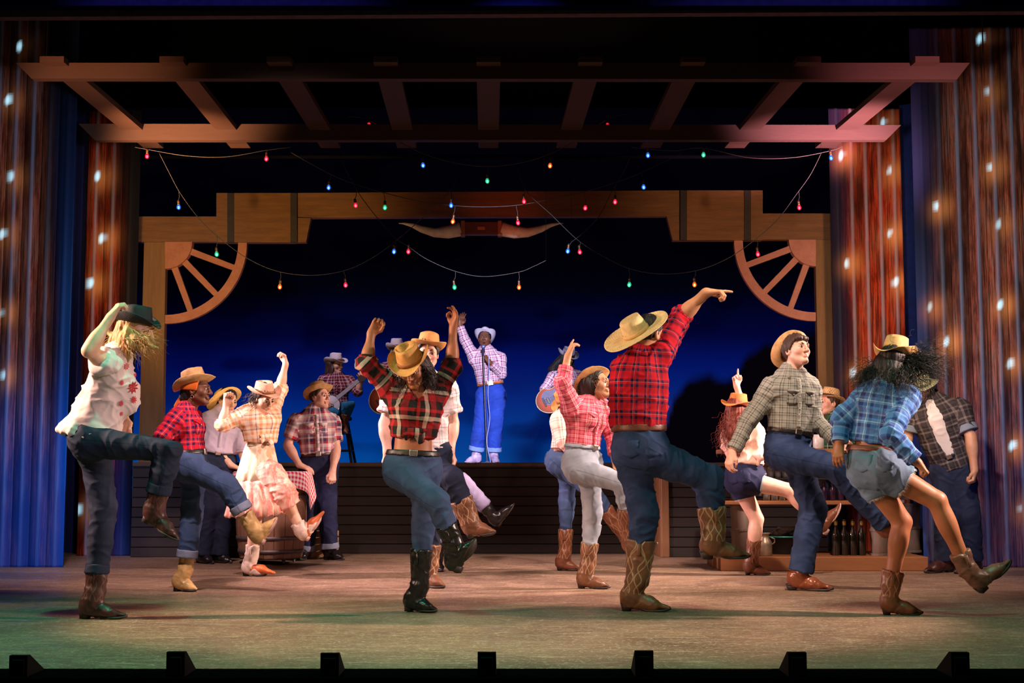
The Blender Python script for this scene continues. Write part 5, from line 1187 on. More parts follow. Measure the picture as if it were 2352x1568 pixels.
PL_BAND = plaid('wine_white_check', [(0,K(120,26,46)),(.30,K(196,180,190)),(.46,K(112,24,44)),(.64,K(60,30,50)),(.80,K(200,184,194)),(.9,K(120,30,50))], .08)
PL_PALE = plaid('peach_grey_check', [(0,K(248,206,190)),(.34,K(236,150,140)),(.50,K(250,222,206)),(.62,K(120,96,120)),(.70,K(248,210,196))], .085)
PL_GREEN = plaid('green_black_check', [(0,K(54,96,64)),(.4,K(24,32,28)),(.6,K(160,170,140)),(.7,K(40,76,52))], .08)
DN_DARK = denim('dark_denim', K(24,33,56)); DN_MID = denim('mid_denim', K(36,54,92)); DN_TEAL = denim('blue_grey_denim', K(54,72,108)); DN_GREY = denim('pale_grey_denim', K(156,164,180), .2); DN_BLUE = denim('bright_blue_denim', K(30,66,170)); DN_NAVY = denim('navy_denim', K(24,28,62)); DN_PURPLE = denim('faded_lilac_denim', K(150,140,178), .25); DN_SHORT = denim('faded_short_denim', K(88,108,132), .6)
DN_CUFF = denim('denim_inside', K(120,126,150), .2)
LB_DARK = leather('dark_brown_leather', K(70,36,34), K(120,80,70)); LB_BLACK = leather('black_leather', K(26,22,24), None, .28); LB_TAN = leather('tan_leather', K(204,160,104)); LB_BROWN = leather('brown_leather', K(118,76,52), K(204,172,138)); LB_RUST = leather('rust_leather', K(118,68,44), K(190,144,108)); LB_WHITE = leather('cream_leather', K(232,206,190)); LB_ORANGE = leather('orange_leather', K(206,104,50)); LB_MAUVE = leather('dusty_brown_leather', K(120,84,70)); LB_LILAC = leather('pale_lilac_leather', K(190,170,206)); LB_COGNAC = leather('cognac_leather', K(132,70,44), None, .25)
SOLE = plain('sole_dark', K(40,28,24), .6); SOLE_P = plain('sole_pale', K(190,150,140), .6)
BELT_BR = leather('belt_brown', K(110,56,36)); BELT_BK = leather('belt_black', K(24,20,22)); BELT_TAN = leather('belt_tan', K(190,110,50)); METAL = plain('buckle_metal', K(190,180,165), .3, 1., bs=0)
ST_TAN = straw('straw_tan', K(214,168,112)); ST_GOLD = straw('straw_gold', K(206,150,84)); ST_CREAM = straw('straw_cream', K(232,206,150), .7, .5); ST_BLACK = straw('straw_black', K(40,40,44), .5); ST_ORANGE = straw('straw_orange', K(206,124,64)); ST_WHITE = plain('felt_pale', K(200,196,214), .85, var=.08); ST_GREEN = straw('straw_pale_green', K(170,170,130)); ST_PINK = straw('straw_rosy', K(222,170,140))
HR_BLOND = hairmat('hair_blond', K(186,140,84)); HR_DARK = hairmat('hair_dark', K(34,24,22)); HR_BLACK = hairmat('hair_black', K(22,18,20)); HR_BROWN = hairmat('hair_brown', K(64,40,30)); HR_RED = hairmat('hair_auburn', K(120,46,28))
CLOTH_W = None
def cotton(name, c, deco=None):
    if name in MATS: return MATS[name]
    m, nt, p = newmat(name); o = coords(nt); n = noise(nt, o, 9, 3); r = ramp(nt, [(.3, tuple(x*.9 for x in c)), (.7, c)]); nt.links.new(n, r.inputs[0])
    nt.links.new(r.outputs[0], p.inputs['Base Color']); p.inputs['Roughness'].default_value = .88; p.inputs['Specular IOR Level'].default_value = .2
    bump(nt, p, noise(nt, o, 400, 1), .2, .002); MATS[name] = m; return m
CT_WHITE = cotton('white_cotton', K(226,208,206)); CT_LAV = cotton('lilac_cotton', K(206,190,206)); CT_PEACH = cotton('peach_cotton', K(255,206,190)); CT_TEE = cotton('white_jersey', K(220,206,200)); CT_ORANGE = cotton('orange_bandana_cloth', K(220,110,40))

PEOPLE = {}
def finish(): pass

# ---- front row, from the left: woman in the white blouse
def p_blouse():
    p = Person('woman in white embroidered blouse and black straw hat lifting her knee, one arm up', 8.13,
        dict(hd=(312,757,0), nk=(272,812,0), ch=(252,882,0), ws=(228,940,0), pv=(215,1000,0),
             sA=(250,838,-.15), sB=(262,832,.17), eA=(203,806,-.30), wA=(254,728,-.24), hA=(287,680,-.22), eB=(286,905,.20), wB=(284,960,.16), hB=(290,995,.14),
             kA=(388,1028,-.17), aA=(352,1180,-.10), tA=(408,1245,-.12), lA=(326,1195,-.10),
             kB=(238,1165,.10), aB=(216,1378,.10), tB=(292,1412,.08), lB=(184,1418,.10)),
        (.95,-.12,-.22), (.18,0,1), sc=1.03, skinmat=SK_LIGHT)
    p.body(hands=dict(A=dict(curl=.75, palm=(.6,.5,-.5), spread=.1)))
    jj = p.J; ex = [Cone(jj['ch'], jj['pv']-p.front*.03, .13, .165, .05, side=p.tside, sx=1, sy=.92), Cone(jj['pv']-p.front*.02, jj['pv']-p.front*.05-p.tax*.06, .165, .18, .04, side=p.tside, sx=1, sy=.92), Ell(jj['ch']+p.front*.10-p.tax*.05, (.09,.09,.12), None, .06)]
    sh = p.shirt(CT_WHITE, .022, slA=.20, slB=.20, hem=-.02, cuffs=False, collar=False, amp=.022, placket=False, name='blouse', extra=ex)
    # embroidered flower on the chest and hem ruching
    ed = nrm(p.front*.80+np.array([0,-1,0])*.62); et = nrm(np.cross(p.tax, ed)); eu = np.cross(ed, et)
    def on_blouse(q0):
        q = (q0+np.linspace(.02,.34,80)[:,None]*ed).astype(np.float32); D = np.full(80, .5)
        for pr in p.torso_prims(.022)+ex: D = smin(D, pr.d(q), pr.k)
        return q[int(np.argmax(D > 0))].astype(float)+ed*.010
    red = cotton('embroidery_red', K(196,44,52))
    for dx, dz, rr in ((.02,.02,.036), (-.05,.13,.022), (.05,-.05,.022), (-.02,-.09,.018), (.06,.09,.016), (-.07,.03,.016), (.015,-.15,.014)):
        cc = on_blouse(p.J['ch']+et*dx+p.tax*dz); V = []; Fq = []
        for k in range(9):
            a = k*2*math.pi/9; d = et*math.cos(a)+eu*math.sin(a); e = np.cross(d, ed)
            V += [cc+d*rr*.7+e*rr*.18, cc+d*rr*1.2, cc+d*rr*.7-e*rr*.18]; Fq.append((3*k, 3*k+1, 3*k+2)); Fq.append((3*k, 3*k+2, 27))
        V.append(cc); p.add('embroidered_flower', np.array(V), Fq, red, sh, smooth=False)
    p.trousers(DN_DARK, (.098,.074,.066,.062), hemA=.66, hemB=.70, top=.35, cuff=DN_DARK)
    p.boot('A', LB_DARK, SOLE, .42, (.050,.062), .05); p.boot('B', LB_DARK, SOLE, .36, (.052,.066), .06)
    hl = p.hairL; ex = [Cone(hl(0,-.03,.02), hl(0,-.075,-.10), .088, .065, .03), Cone(hl(0,-.07,-.09), hl(0,-.12,-.20), .062, .030, .03), Cone(hl(0,-.12,-.20), hl(0,-.11,-.27), .030, .008, .03)]
    for path in (((.070,-.01,-.01,.034),(.076,.045,-.050,.030),(.070,.105,-.048,.024),(.062,.150,-.080,.014),(.056,.185,-.078,.006)), ((.066,-.03,-.05,.036),(.074,.03,-.095,.030),(.068,.085,-.098,.020),(.062,.125,-.130,.008)),
                 ((.05,-.05,-.06,.036),(.068,-.02,-.13,.030),(.062,.02,-.17,.020),(.058,.015,-.22,.007)), ((.02,-.08,-.06,.03),(.0,-.13,-.07,.020),(-.01,-.19,-.045,.012),(-.02,-.25,-.055,.004)), ((-.06,.02,-.03,.03),(-.055,.09,-.06,.022),(-.05,.15,-.055,.008))):
        for (x0, y0, z0, r0), (x1, y1, z1, r1) in zip(path[:-1], path[1:]): ex.append(Cone(hl(x0, y0, z0), hl(x1, y1, z1), r0, r1, .012))
    p.hair_cap(HR_BLOND, .012, .075, -.03, ex)
    rb = [hl(.07,0,-.03), hl(.068,.03,-.05), hl(.066,-.03,-.06), hl(0,-.09,-.06)]
    p.strands(HR_BLOND, rb, [(.9,-.2,-.35),(.9,-.15,-.25),(.6,-.3,-.8),(-.5,.1,-.8)], 70, .17, .013, 4, .12, .0034, name='hair_locks', seed=2, taper=.1, k=5)
    p.strands(HR_BLOND, rb, [(.9,-.2,-.35),(.9,-.15,-.25),(.6,-.3,-.8),(-.5,.1,-.8)], 160, .19, .013, 4, .18, .0013, name='fine_hair', seed=4)
    p.hat(ST_BLACK, straw('hat_band_black', K(24,24,28)), R=.150, Rs=.140, crown=.105, curl=.055, droop=.02, tilt=(4,4), lift=.045)
    p.brows(HR_BLOND)
p_blouse()

# ---- front row: woman with both arms up
def p_armsup():
    p = Person('woman in knotted black and red plaid shirt, head bowed, both arms raised', 8.58,
        dict(hd=(948,846,-.08), nk=(960,893,0), ch=(955,945,0), ws=(950,1003,0), pv=(947,1062,0),
             sA=(902,893,0), sB=(1008,893,.03), eA=(842,836,-.05), wA=(853,765,-.02), hA=(880,722,-.03), eB=(1038,842,.06), wB=(1041,752,.05), hB=(1048,706,.04),
             hipA=(920,1085,-.03), hipB=(978,1082,.03), kA=(1003,1150,-.26), aA=(1046,1262,-.22), tA=(1096,1240,-.30), lA=(1052,1318,-.24),
             kB=(972,1200,.04), aB=(962,1362,.04), tB=(1004,1403,-.03), lB=(932,1395,.06)),
        (-.18,-.86,-.50), (-.12,0,1), sc=1.0, skinmat=SK_BROWN)
    p.body(midriff=True, hands=dict(A=dict(curl=.75, palm=(.35,-.9,.1), spread=.35), B=dict(curl=(.95,.5,.3,.3), palm=(-.8,-.5,0), spread=.2)))
    sh = p.shirt(PL_BLACKRED, .018, slA=.62, slB=.60, hem=1.08, amp=.016, placket=False, vneck=.45)
    p.knot(PL_BLACKRED, sh, at=.40)
    p.trousers(DN_TEAL, (.096,.068,.062,.058), hemA=.55, hemB=.45, top=.42); p.belt(BELT_BK, METAL)
    p.boot('A', LB_BLACK, SOLE, .50, (.052,.066), .045); p.boot('B', LB_BLACK, SOLE, .62, (.052,.070), .045)
    ex = [Cone(p.hairL(-.02,-.05,.0), p.hairL(-.07,-.06,-.13), .085, .055, .03), Cone(p.hairL(-.055,-.02,-.05), p.hairL(-.085,.0,-.16), .055, .04, .03)]
    p.hair_cap(HR_DARK, .012, .07, -.03, ex)
    p.strands(HR_DARK, [p.hairL(-.07,.02,0), p.hairL(-.06,-.06,-.06), p.hairL(.06,.03,0), p.hairL(-.09,-.03,-.1)], [(.5,.1,-.8),(.6,.2,-.7),(-.2,-.1,-1),(.4,.1,-.9)], 190, .17, .016, 9, .5, .0024, name='hair_locks', seed=4)
    p.hat(ST_GOLD, straw('cord_band', K(150,96,54)), R=.150, Rs=.165, crown=.120, curl=.072, droop=.03, tilt=(-4,3), lift=.050, style='pinch')
    p.brows(HR_DARK)
p_armsup()

# ---- front row: man in the sombrero
def p_sombrero():
    p = Person('man in red and navy plaid shirt and wide cream straw hat, arm stretched out', 8.64,
        dict(hd=(1492,768,.03), nk=(1474,818,0), ch=(1466,888,0), ws=(1466,950,0), pv=(1468,1012,0),
             sB=(1436,846,.02), sA=(1516,812,.02), eA=(1564,728,.14), wA=(1622,672,.02), hA=(1672,668,0), eB=(1440,925,.24), wB=(1470,965,.30), hB=(1480,990,.30),
             hipB=(1448,1046,.02), hipA=(1490,1044,-.02), kA=(1628,1098,.05), aA=(1640,1240,.02), tA=(1724,1282,.06), lA=(1612,1284,0),
             kB=(1480,1175,.02), aB=(1463,1340,.02), tB=(1540,1396,-.02), lB=(1428,1383,.05)),
        (.72,.66,-.05), (.05,0,1), sc=1.06, male=True, skinmat=SK_MID)
    p.body(hands=dict(A=dict(curl=.85, palm=(.1,.15,-1), spread=.2, point=0)))
    sh = p.shirt(PL_REDNAVY, .016, slA=.60, slB=.9, hem=.58, amp=.018, placket=False)
    p.trousers(DN_MID, (.104,.084,.078,.070), hemA=.52, hemB=.50, top=.52, amp=.014); p.belt(BELT_BR, METAL, .022)
    p.boot('A', LB_BROWN, SOLE, .52, (.058,.078), .04, stitch=True); p.boot('B', LB_BROWN, SOLE, .60, (.058,.080), .04)
    p.hair_cap(HR_DARK, .006, .08, -.02)
    p.hat(ST_CREAM, straw('cream_band', K(224,190,130), .7, .5), R=.215, Rs=.215, crown=.105, rx=.078, ry=.088, curl=.018, droop=-.01, style='flat', tilt=(40,-6), lift=.070, pull=.0, shift=(-.075,0))
p_sombrero()

# ---- front row: woman in the blue plaid shirt, seen from behind
def p_blueplaid():
    p = Person('woman in blue plaid shirt and denim shorts with flying dark curls, seen from behind', 8.38,
        dict(hd=(2052,838,.04), nk=(2036,884,0), ch=(2026,938,0), ws=(2012,998,0), pv=(2008,1050,0),
             sB=(1992,908,.04), sA=(2082,908,-.04), eB=(1934,960,.05), wB=(1928,1020,.0), hB=(1924,1056,-.03), eA=(2046,1000,-.24), wA=(2108,1062,-.26), hA=(2136,1092,-.26),
             hipB=(1990,1082,.05), hipA=(2030,1080,-.05), kA=(2152,1150,-.10), aA=(2226,1318,-.04), tA=(2326,1290,.0), lA=(2252,1364,-.04),
             kB=(2072,1198,.07), aB=(2044,1352,.06), tB=(2120,1408,.04), lB=(2026,1402,.08)),
        (.50,.82,-.15), (.05,0,1), sc=1.0, skinmat=SK_BROWN)
    p.body(legs='AB', midriff=True, legrad=None, hands=dict(B=dict(curl=.4, palm=(.5,.8,0)), A=dict(curl=1.25, palm=(-.6,.3,-.7), spread=0)))
    p.shirt(PL_BLUE, .022, slA=.94, slB=.94, hem=.72, amp=.016, placket=False)
    p.trousers(DN_SHORT, (.104,.104,.06,.06), top=.40, short=.40, amp=.012, name='shorts', fraymat=cotton('frayed_thread', K(190,196,200))); p.belt(BELT_BR, METAL)
    p.boot('A', LB_MAUVE, SOLE, .30, (.052,.064), .045); p.boot('B', LB_RUST, SOLE, .26, (.052,.066), .045)
    p.hair_cap(HR_BLACK, .014, .09, -.03, [Cone(p.hairL(-.02,-.03,-.02), p.hairL(0,-.05,-.13), .10, .09, .03)])
    roots = [p.hairL(x, y, z) for x in (-.08,-.03,.03,.08) for y, z in ((-.05,-.01),(.02,-.02),(-.09,-.04))]
    dirs = [nrm(np.array([(r_-p.hc)[0]*6, (r_-p.hc)[1]*2-.1, -.55])) for r_ in roots]
    p.strands(HR_BLACK, roots, dirs, 700, .24, .011, 12, .40, .0017, name='hair_locks', seed=5)
    p.strands(HR_BLACK, [p.hairL(.07,-.02,.04), p.hairL(.08,-.04,.01)], [(.95,.05,-.02),(.93,.05,-.18)], 480, .27, .011, 11, .20, .0017, name='hair_locks', seed=6)
    p.strands(HR_BLACK, [p.hairL(-.07,-.02,-.01)], [(-.9,.0,-.40)], 200, .22, .011, 12, .38, .0017, name='hair_locks', seed=7)
    p.hat(ST_TAN, leather('hat_trim', K(150,100,56)), R=.160, Rs=.165, crown=.140, curl=.062, droop=.03, tilt=(-14,2), lift=.052, style='pinch', openw=.009)
p_blueplaid()
# ---- second row
def p_bandana():
    p = Person('woman in red plaid shirt and orange bandana under tan hat, kicking with cuffed jeans', 9.96,
        dict(hd=(452,896,0), nk=(428,946,0), ch=(424,985,0), ws=(430,1020,0), pv=(434,1058,0),
             sA=(408,960,-.14), sB=(440,958,.15), eA=(374,1000,-.22), wA=(392,1052,-.14), hA=(402,1078,-.12), eB=(450,1012,.22), wB=(444,1050,.14), hB=(442,1072,.12),
             kA=(520,1112,-.13), aA=(584,1216,-.10), tA=(640,1190,-.10), lA=(604,1252,-.10),
             kB=(442,1172,.09), aB=(424,1320,.09), tB=(452,1358,.04), lB=(402,1354,.10)),
        (1,-.12,.02), sc=.99, skinmat=SK_DARK)
    p.body(hands=dict(A=dict(curl=.9)))
    sh = p.shirt(PL_REDBLUE, .016, hem=.60, amp=.014, placket=False); p.pocket(PL_REDBLUE, -1, sh)
    p.trousers(DN_TEAL, (.098,.076,.068,.070), hemA=.58, hemB=.72, top=.55, cuff=DN_CUFF); p.belt(BELT_BK, METAL)
    p.boot('A', LB_TAN, SOLE_P, .34, (.050,.060), .05); p.boot('B', LB_TAN, SOLE, .40, (.050,.060), .06)
    p.hair_cap(HR_BLACK, .008, .08, -.03, [Cone(p.hairL(0,-.06,0), p.hairL(0,-.085,-.05), .06, .05, .03)])
    # bandana tied round the head with a tail at the neck
    P = [Ell(p.hairL(0,-.012,.030), (np.array([.076,.098,.090])+.014)*p.sc, np.stack([p.side, p.face, p.up]), .01)]
    V, Fq = mesh_sdf(P, .006, [(p.hairL(0,.03,.02), nrm(p.face*.7-p.up*.2)), (p.hairL(0,-.05,.0), nrm(-p.up-p.face*.10))]); o = p.add('bandana', V, Fq, CT_ORANGE)
    V, Fq = mesh_sdf([Cone(p.hairL(0,-.10,-.03), p.hairL(-.01,-.15,-.12), .025, .034, .01, sx=1, sy=.5), Cone(p.hairL(0,-.10,-.03), p.hairL(.02,-.11,-.14), .02, .03, .01, sx=1, sy=.5)], .006); p.add('bandana_tail', V, Fq, CT_ORANGE, o)
    p.add('earring', *tube([p.hairL(.080,-.008+.012*math.sin(t), -.052+.012*math.cos(t)) for t in np.linspace(0, 6.28, 14)], .0018, 5), METAL)
    p.hat(ST_TAN, leather('hat_trim', K(150,100,56)), R=.165, Rs=.150, crown=.120, curl=.050, droop=.01, tilt=(14,-4), lift=.052, frontup=.02)
    p.brows(HR_BLACK)
p_bandana()

def p_lavender():
    p = Person('man in pale lilac shirt and wide round straw hat leaning on the barrel table', 12.98,
        dict(hd=(523,920,0), nk=(512,950,0), ch=(506,990,0), ws=(500,1022,0), pv=(496,1056,0),
             sA=(482,966,-.03), sB=(540,966,.04), eA=(493,1026,-.05), wA=(530,1068,-.06), hA=(552,1076,-.04), eB=(556,1022,.02), wB=(560,1066,-.0), hB=(574,1078,.0),
             kA=(482,1168,-.05), aA=(466,1276,.0), tA=(492,1292,-.12), lA=(458,1290,.1), kB=(512,1166,0), aB=(505,1276,.06), tB=(534,1288,-.02), lB=(496,1287,.14)),
        (.62,-.70,-.25), sc=1.02, male=True, skinmat=SK_LIGHT, h=.009)
    p.body(hands=dict(A=dict(curl=.2, palm=(0,.2,-1)), B=dict(curl=.2, palm=(0,.2,-1))))
    p.shirt(CT_LAV, .026, slA=.68, slB=.68, hem=.60, amp=.014); p.trousers(DN_DARK, (.104,.084,.078,.078), hemA=.97, hemB=.97); p.belt(BELT_BK, METAL)
    p.boot('A', LB_BLACK, SOLE, .12, heel=.02, low=True); p.boot('B', LB_BLACK, SOLE, .12, heel=.02, low=True)
    p.hair_cap(HR_DARK, .010, .07, -.02); p.hat(straw('straw_light', K(226,186,116), .7), straw('cream_band', K(224,190,130), .7, .5), R=.175, Rs=.175, crown=.10, curl=.012, droop=-.02, style='round', tilt=(52,8), lift=.035, shift=(-.03,0), pull=0); p.brows(HR_DARK)
p_lavender()

def p_skirt():
    p = Person('woman in tiered cream skirt and knotted orange plaid shirt, kicking a white boot', 11.4,
        dict(hd=(607,914,-.05), nk=(590,942,0), ch=(597,972,0), ws=(598,1006,0), pv=(597,1040,0),
             sA=(562,952,-.08), sB=(622,950,.08), eA=(512,974,-.16), wA=(520,926,-.14), hA=(523,900,-.14), eB=(643,893,.20), wB=(656,836,.16), hB=(651,806,.14),
             kA=(650,1134,-.14), aA=(692,1218,-.10), tA=(741,1188,-.10), lA=(706,1244,-.10),
             kB=(588,1165,.06), aB=(577,1288,.06), tB=(612,1320,.02), lB=(560,1318,.07)),
        (.62,-.66,-.42), (-.1,0,1), sc=.99, skinmat=SK_LIGHT, h=.008, hipw=.05)
    p.rp = .118; p.leg[0] = .078
    p.body(legs='AB', midriff=True, hands=dict(A=dict(curl=1.2, palm=(.6,-.6,0), spread=0), B=dict(curl=.8, palm=(-.6,-.3,0))))
    sh = p.shirt(PL_ORANGE, .018, slA=.52, slB=.60, hem=.86, amp=.013, placket=False, vneck=.3); p.knot(PL_ORANGE, sh, at=.34)
    # tiered skirt: waistband, upper tier, gathered ruffle, one loft each
    def tier(name, rows, mat, ph, nf, am, parent=None):
        n = 120; V = []; Fq = []
        for i, (cu, cv, cd, rx, ry) in enumerate(rows):
            c = W(cu, cv, p.Y+cd); t = i/(len(rows)-1)
            for k in range(n):
                a = 2*math.pi*k/n; wv = 1 + am*t*(math.sin(nf*a+ph+.6*math.sin(3*a))+.5*math.sin(nf*1.7*a+2))
                lift = .05*t*max(0, math.cos(a))**2 if am > .04 else 0
                V.append(c + np.array([math.cos(a)*rx*wv, -math.sin(a)*ry*wv, lift+.010*t*math.sin(nf*a+1)]))
        for i in range(len(rows)-1):
            for k in range(n): Fq.append((i*n+k, (i+1)*n+k, (i+1)*n+(k+1)%n, i*n+(k+1)%n))
        V = np.array(V); uv = np.array([[(.0045*60*(x % n)/n*4, .05*(x//n)) for x in q] for q in Fq]); o = p.add(name, V, np.array(Fq), mat, parent, uv)
        md = o.modifiers.new('thick', 'SOLIDIFY'); md.thickness = .004; return o
    m1, nt, b = newmat('cream_print'); n = noise(nt, coords(nt), 13, 4, .6, (1,1,.35)); r = ramp(nt, [(.36, K(214,196,160)), (.56, K(232,216,188)), (.63, K(218,160,124)), (.74, K(196,182,120))]); nt.links.new(n, r.inputs[0]); nt.links.new(r.outputs[0], b.inputs['Base Color']); b.inputs['Roughness'].default_value = .85
    m2, nt, b = newmat('rosy_print'); n = noise(nt, coords(nt), 12, 4, .6, (1,1,.3)); r = ramp(nt, [(.36, K(246,196,170)), (.50, K(226,130,120)), (.60, K(244,206,180)), (.72, K(190,170,140))]); nt.links.new(n, r.inputs[0]); nt.links.new(r.outputs[0], b.inputs['Base Color']); b.inputs['Roughness'].default_value = .85
    sk = tier('skirt', [(597,1020,0,.112,.092),(596,1034,0,.128,.112),(595,1060,-.01,.150,.138),(592,1085,-.02,.166,.158),(590,1106,-.03,.178,.172)], m1, 0, 13, .025)
    tier('ruffle', [(590,1104,-.03,.174,.170),(592,1112,-.03,.195,.19),(594,1135,-.04,.225,.22),(595,1160,-.05,.250,.245),(594,1186,-.05,.270,.26)], m2, .5, 19, .055, sk)
    V, Fq = mesh_sdf(p.torso_prims(.010)[-1:], .006, band=(W(597,1021,p.Y), (0,0,1), .016)); p.add('waistband', V, Fq, m1, sk)
    rt = p.J['kA']; V, Fq = mesh_sdf([Cone(p.J['hipA']+(rt-p.J['hipA'])*.5, rt, .125, .105, .04), Cone(rt, rt+(p.J['aA']-rt)*.34, .10, .098, .03, capb=0.)], .008); sg = [Seg(p.J['hipA'], rt, p.front, .1), Seg(rt, p.J['aA'], p.front, .1)]; V = folds(V, Fq, sg, .016, 8, [(rt,.2,1.2)]); p.add('skirt_drape', V, Fq, m2, sk, seguv(V, Fq, sg))
    p.boot('A', LB_WHITE, SOLE_P, .20, (.050,.058), .05); p.boot('B', LB_WHITE, SOLE, .30, (.050,.060), .05)
    # orange foot of the boots
    for q in 'AB':
        j = p.J; g = nrm(j['t'+q]-j['l'+q]); u = perp(g, j['a'+q]-j['l'+q]); H0 = j['l'+q]; sdv = np.cross(g, u); X = lambda x, z: H0+g*x+u*z
        V, Fq = mesh_sdf([Cone(X(.04,.05), X(.16,.045), .045, .041, .02), Cone(X(.16,.042), X(.27,.020), .041, .018, .02, side=sdv, sx=1, sy=.74)], .006, [(X(0,.008), -u), (X(.04,.075), nrm(u-g*.15))]); p.add('boot_foot', V, Fq, LB_ORANGE)
    ex = [Cone(p.hairL(0,-.05,0), p.hairL(.02,-.09,-.10), .085, .06, .03)]
    p.hair_cap(HR_DARK, .014, .07, -.03, ex); p.strands(HR_DARK, [p.hairL(x, -.06, z) for x in (-.07,0,.07) for z in (.02,-.05)]+[p.hairL(.075,-.03,-.01)], [(-.5,.1,-.8)]*6+[(-.2,.2,-1)], 200, .15, .014, 9, .6, .0026, name='hair_locks', seed=8)
    p.hat(ST_PINK, leather('hat_trim', K(150,100,56)), R=.165, Rs=.155, crown=.100, curl=.055, droop=.02, tilt=(10,2), lift=.052, openw=.004); p.brows(HR_DARK)
p_skirt()

def p_shortsleeve():
    p = Person('man in short-sleeved red white and blue plaid shirt standing right of the barrel table', 13.5,
        dict(hd=(735,912,-.02), nk=(727,942,0), ch=(727,985,0), ws=(730,1024,0), pv=(732,1062,0),
             sA=(682,968,-.02), sB=(764,970,.03), eA=(661,1022,-.05), wA=(688,1068,-.14), hA=(710,1076,-.16), eB=(772,1030,.0), wB=(764,1082,-.16), hB=(763,1108,-.20),
             kA=(712,1165,.0), aA=(700,1268,.05), tA=(690,1284,-.20), lA=(704,1278,.08), kB=(752,1165,-.02), aB=(758,1264,.0), tB=(792,1276,-.12), lB=(748,1276,.05)),
        (.80,-.55,.08), sc=1.03, male=True, skinmat=SK_PINK, h=.009)
    p.body(hands=dict(A=dict(curl=.3, palm=(0,.3,-1)), B=dict(curl=.85, palm=(-.3,.6,0))))
    sh = p.shirt(PL_MULTI, .018, slA=.36, slB=.36, hem=.60, amp=.013, cuffs=False); p.pocket(PL_MULTI, 1, sh); p.pocket(PL_MULTI, -1, sh, .09)
    p.trousers(DN_NAVY, (.104,.086,.080,.080), hemA=.94, hemB=.94, cuff=DN_CUFF); p.belt(LB_DARK, METAL)
    p.boot('A', LB_BLACK, SOLE, .12, heel=.02, low=True); p.boot('B', LB_BLACK, SOLE, .12, heel=.02, low=True)
    p.hair_cap(HR_BROWN, .010, .07, -.02); p.hat(ST_TAN, straw('hat_band_weave', K(190,140,80)), R=.160, Rs=.145, crown=.110, curl=.05, droop=.0, tilt=(18,-8), lift=.050, frontup=.02); p.brows(HR_BROWN)
p_shortsleeve()

def p_pinkwhite():
    p = Person('man in open pale pink plaid shirt half hidden behind the woman with raised arms', 10.3,
        dict(hd=(982,812,.0), nk=(968,862,0), ch=(966,920,0), ws=(974,985,0), pv=(982,1040,0),
             sA=(910,893,.0), sB=(1026,893,.0), eA=(884,972,-.04), wA=(890,1040,-.10), hA=(898,1066,-.1), eB=(1040,970,.03), wB=(1034,1040,-.03), hB=(1030,1068,-.04),
             kA=(1036,1098,-.20), aA=(1084,1206,-.16), tA=(1140,1226,-.20), lA=(1074,1236,-.16),
             kB=(988,1190,.06), aB=(985,1312,.06), tB=(1022,1346,-.04), lB=(966,1342,.1)),
        (.10,-.95,-.10), sc=1.05, male=True, skinmat=SK_PINK)
    p.body(hands=dict(A=dict(curl=.7), B=dict(curl=.7)))
    p.shirt(CT_TEE, .010, slA=.25, slB=.25, hem=.3, cuffs=False, collar=False, name='undershirt', placket=False, amp=.008)
    sh = p.shirt(PL_WHITE, .024, slA=.36, slB=.36, hem=-.35, amp=.014, cuffs=False, placket=False); p.pocket(PL_WHITE, 1, sh)
    p.trousers(DN_DARK, (.102,.080,.074,.072), hemA=.52, hemB=.6, top=.5)
    p.boot('A', LB_BROWN, SOLE, .55, (.056,.076), .04); p.boot('B', LB_BROWN, SOLE, .5, (.056,.076), .04)
    p.hair_cap(HR_DARK, .012, .06, -.03); p.strands(HR_DARK, [p.hairL(-.03,.085,-.07), p.hairL(.03,.085,-.07), p.hairL(0,.09,-.09)], [(0,-.5,-.8)]*3, 50, .04, .004, 9, .4, .002, name='beard', seed=9)
    p.hat(ST_GOLD, leather('hat_trim', K(150,100,56)), R=.165, Rs=.150, crown=.110, curl=.045, droop=-.0, tilt=(16,-6), lift=.050); p.brows(HR_DARK)
p_pinkwhite()

def p_hidden():
    p = Person('dancer in faded lilac jeans and black boots kicking, mostly hidden behind two others', 12.0,
        dict(hd=(972,904,.0), nk=(972,934,0), ch=(980,965,0), ws=(990,1005,0), pv=(1000,1050,0),
             sA=(946,950,-.08), sB=(1000,952,.08), eA=(944,1000,-.1), wA=(960,1040,-.14), hA=(970,1060,-.14), eB=(1004,1004,.12), wB=(1002,1046,.1), hB=(1002,1066,.1),
             kA=(1062,1108,-.12), aA=(1124,1174,-.08), tA=(1184,1158,-.08), lA=(1146,1212,-.08),
             kB=(1030,1182,.05), aB=(1002,1286,.05), tB=(1014,1308,-.12), lB=(998,1304,.08)),
        (.8,-.5,0), sc=.98, skinmat=SK_MID, h=.009)
    p.body(); p.shirt(CT_TEE, .014, hem=.55, placket=False); p.trousers(DN_PURPLE, (.094,.072,.066,.070), hemA=.84, hemB=.60, top=.5); p.belt(BELT_BR, METAL)
    p.boot('A', LB_BLACK, SOLE, .30, (.050,.060), .045); p.boot('B', LB_BLACK, SOLE, .42, (.050,.062), .045); p.hair_cap(HR_DARK, .012)
p_hidden()

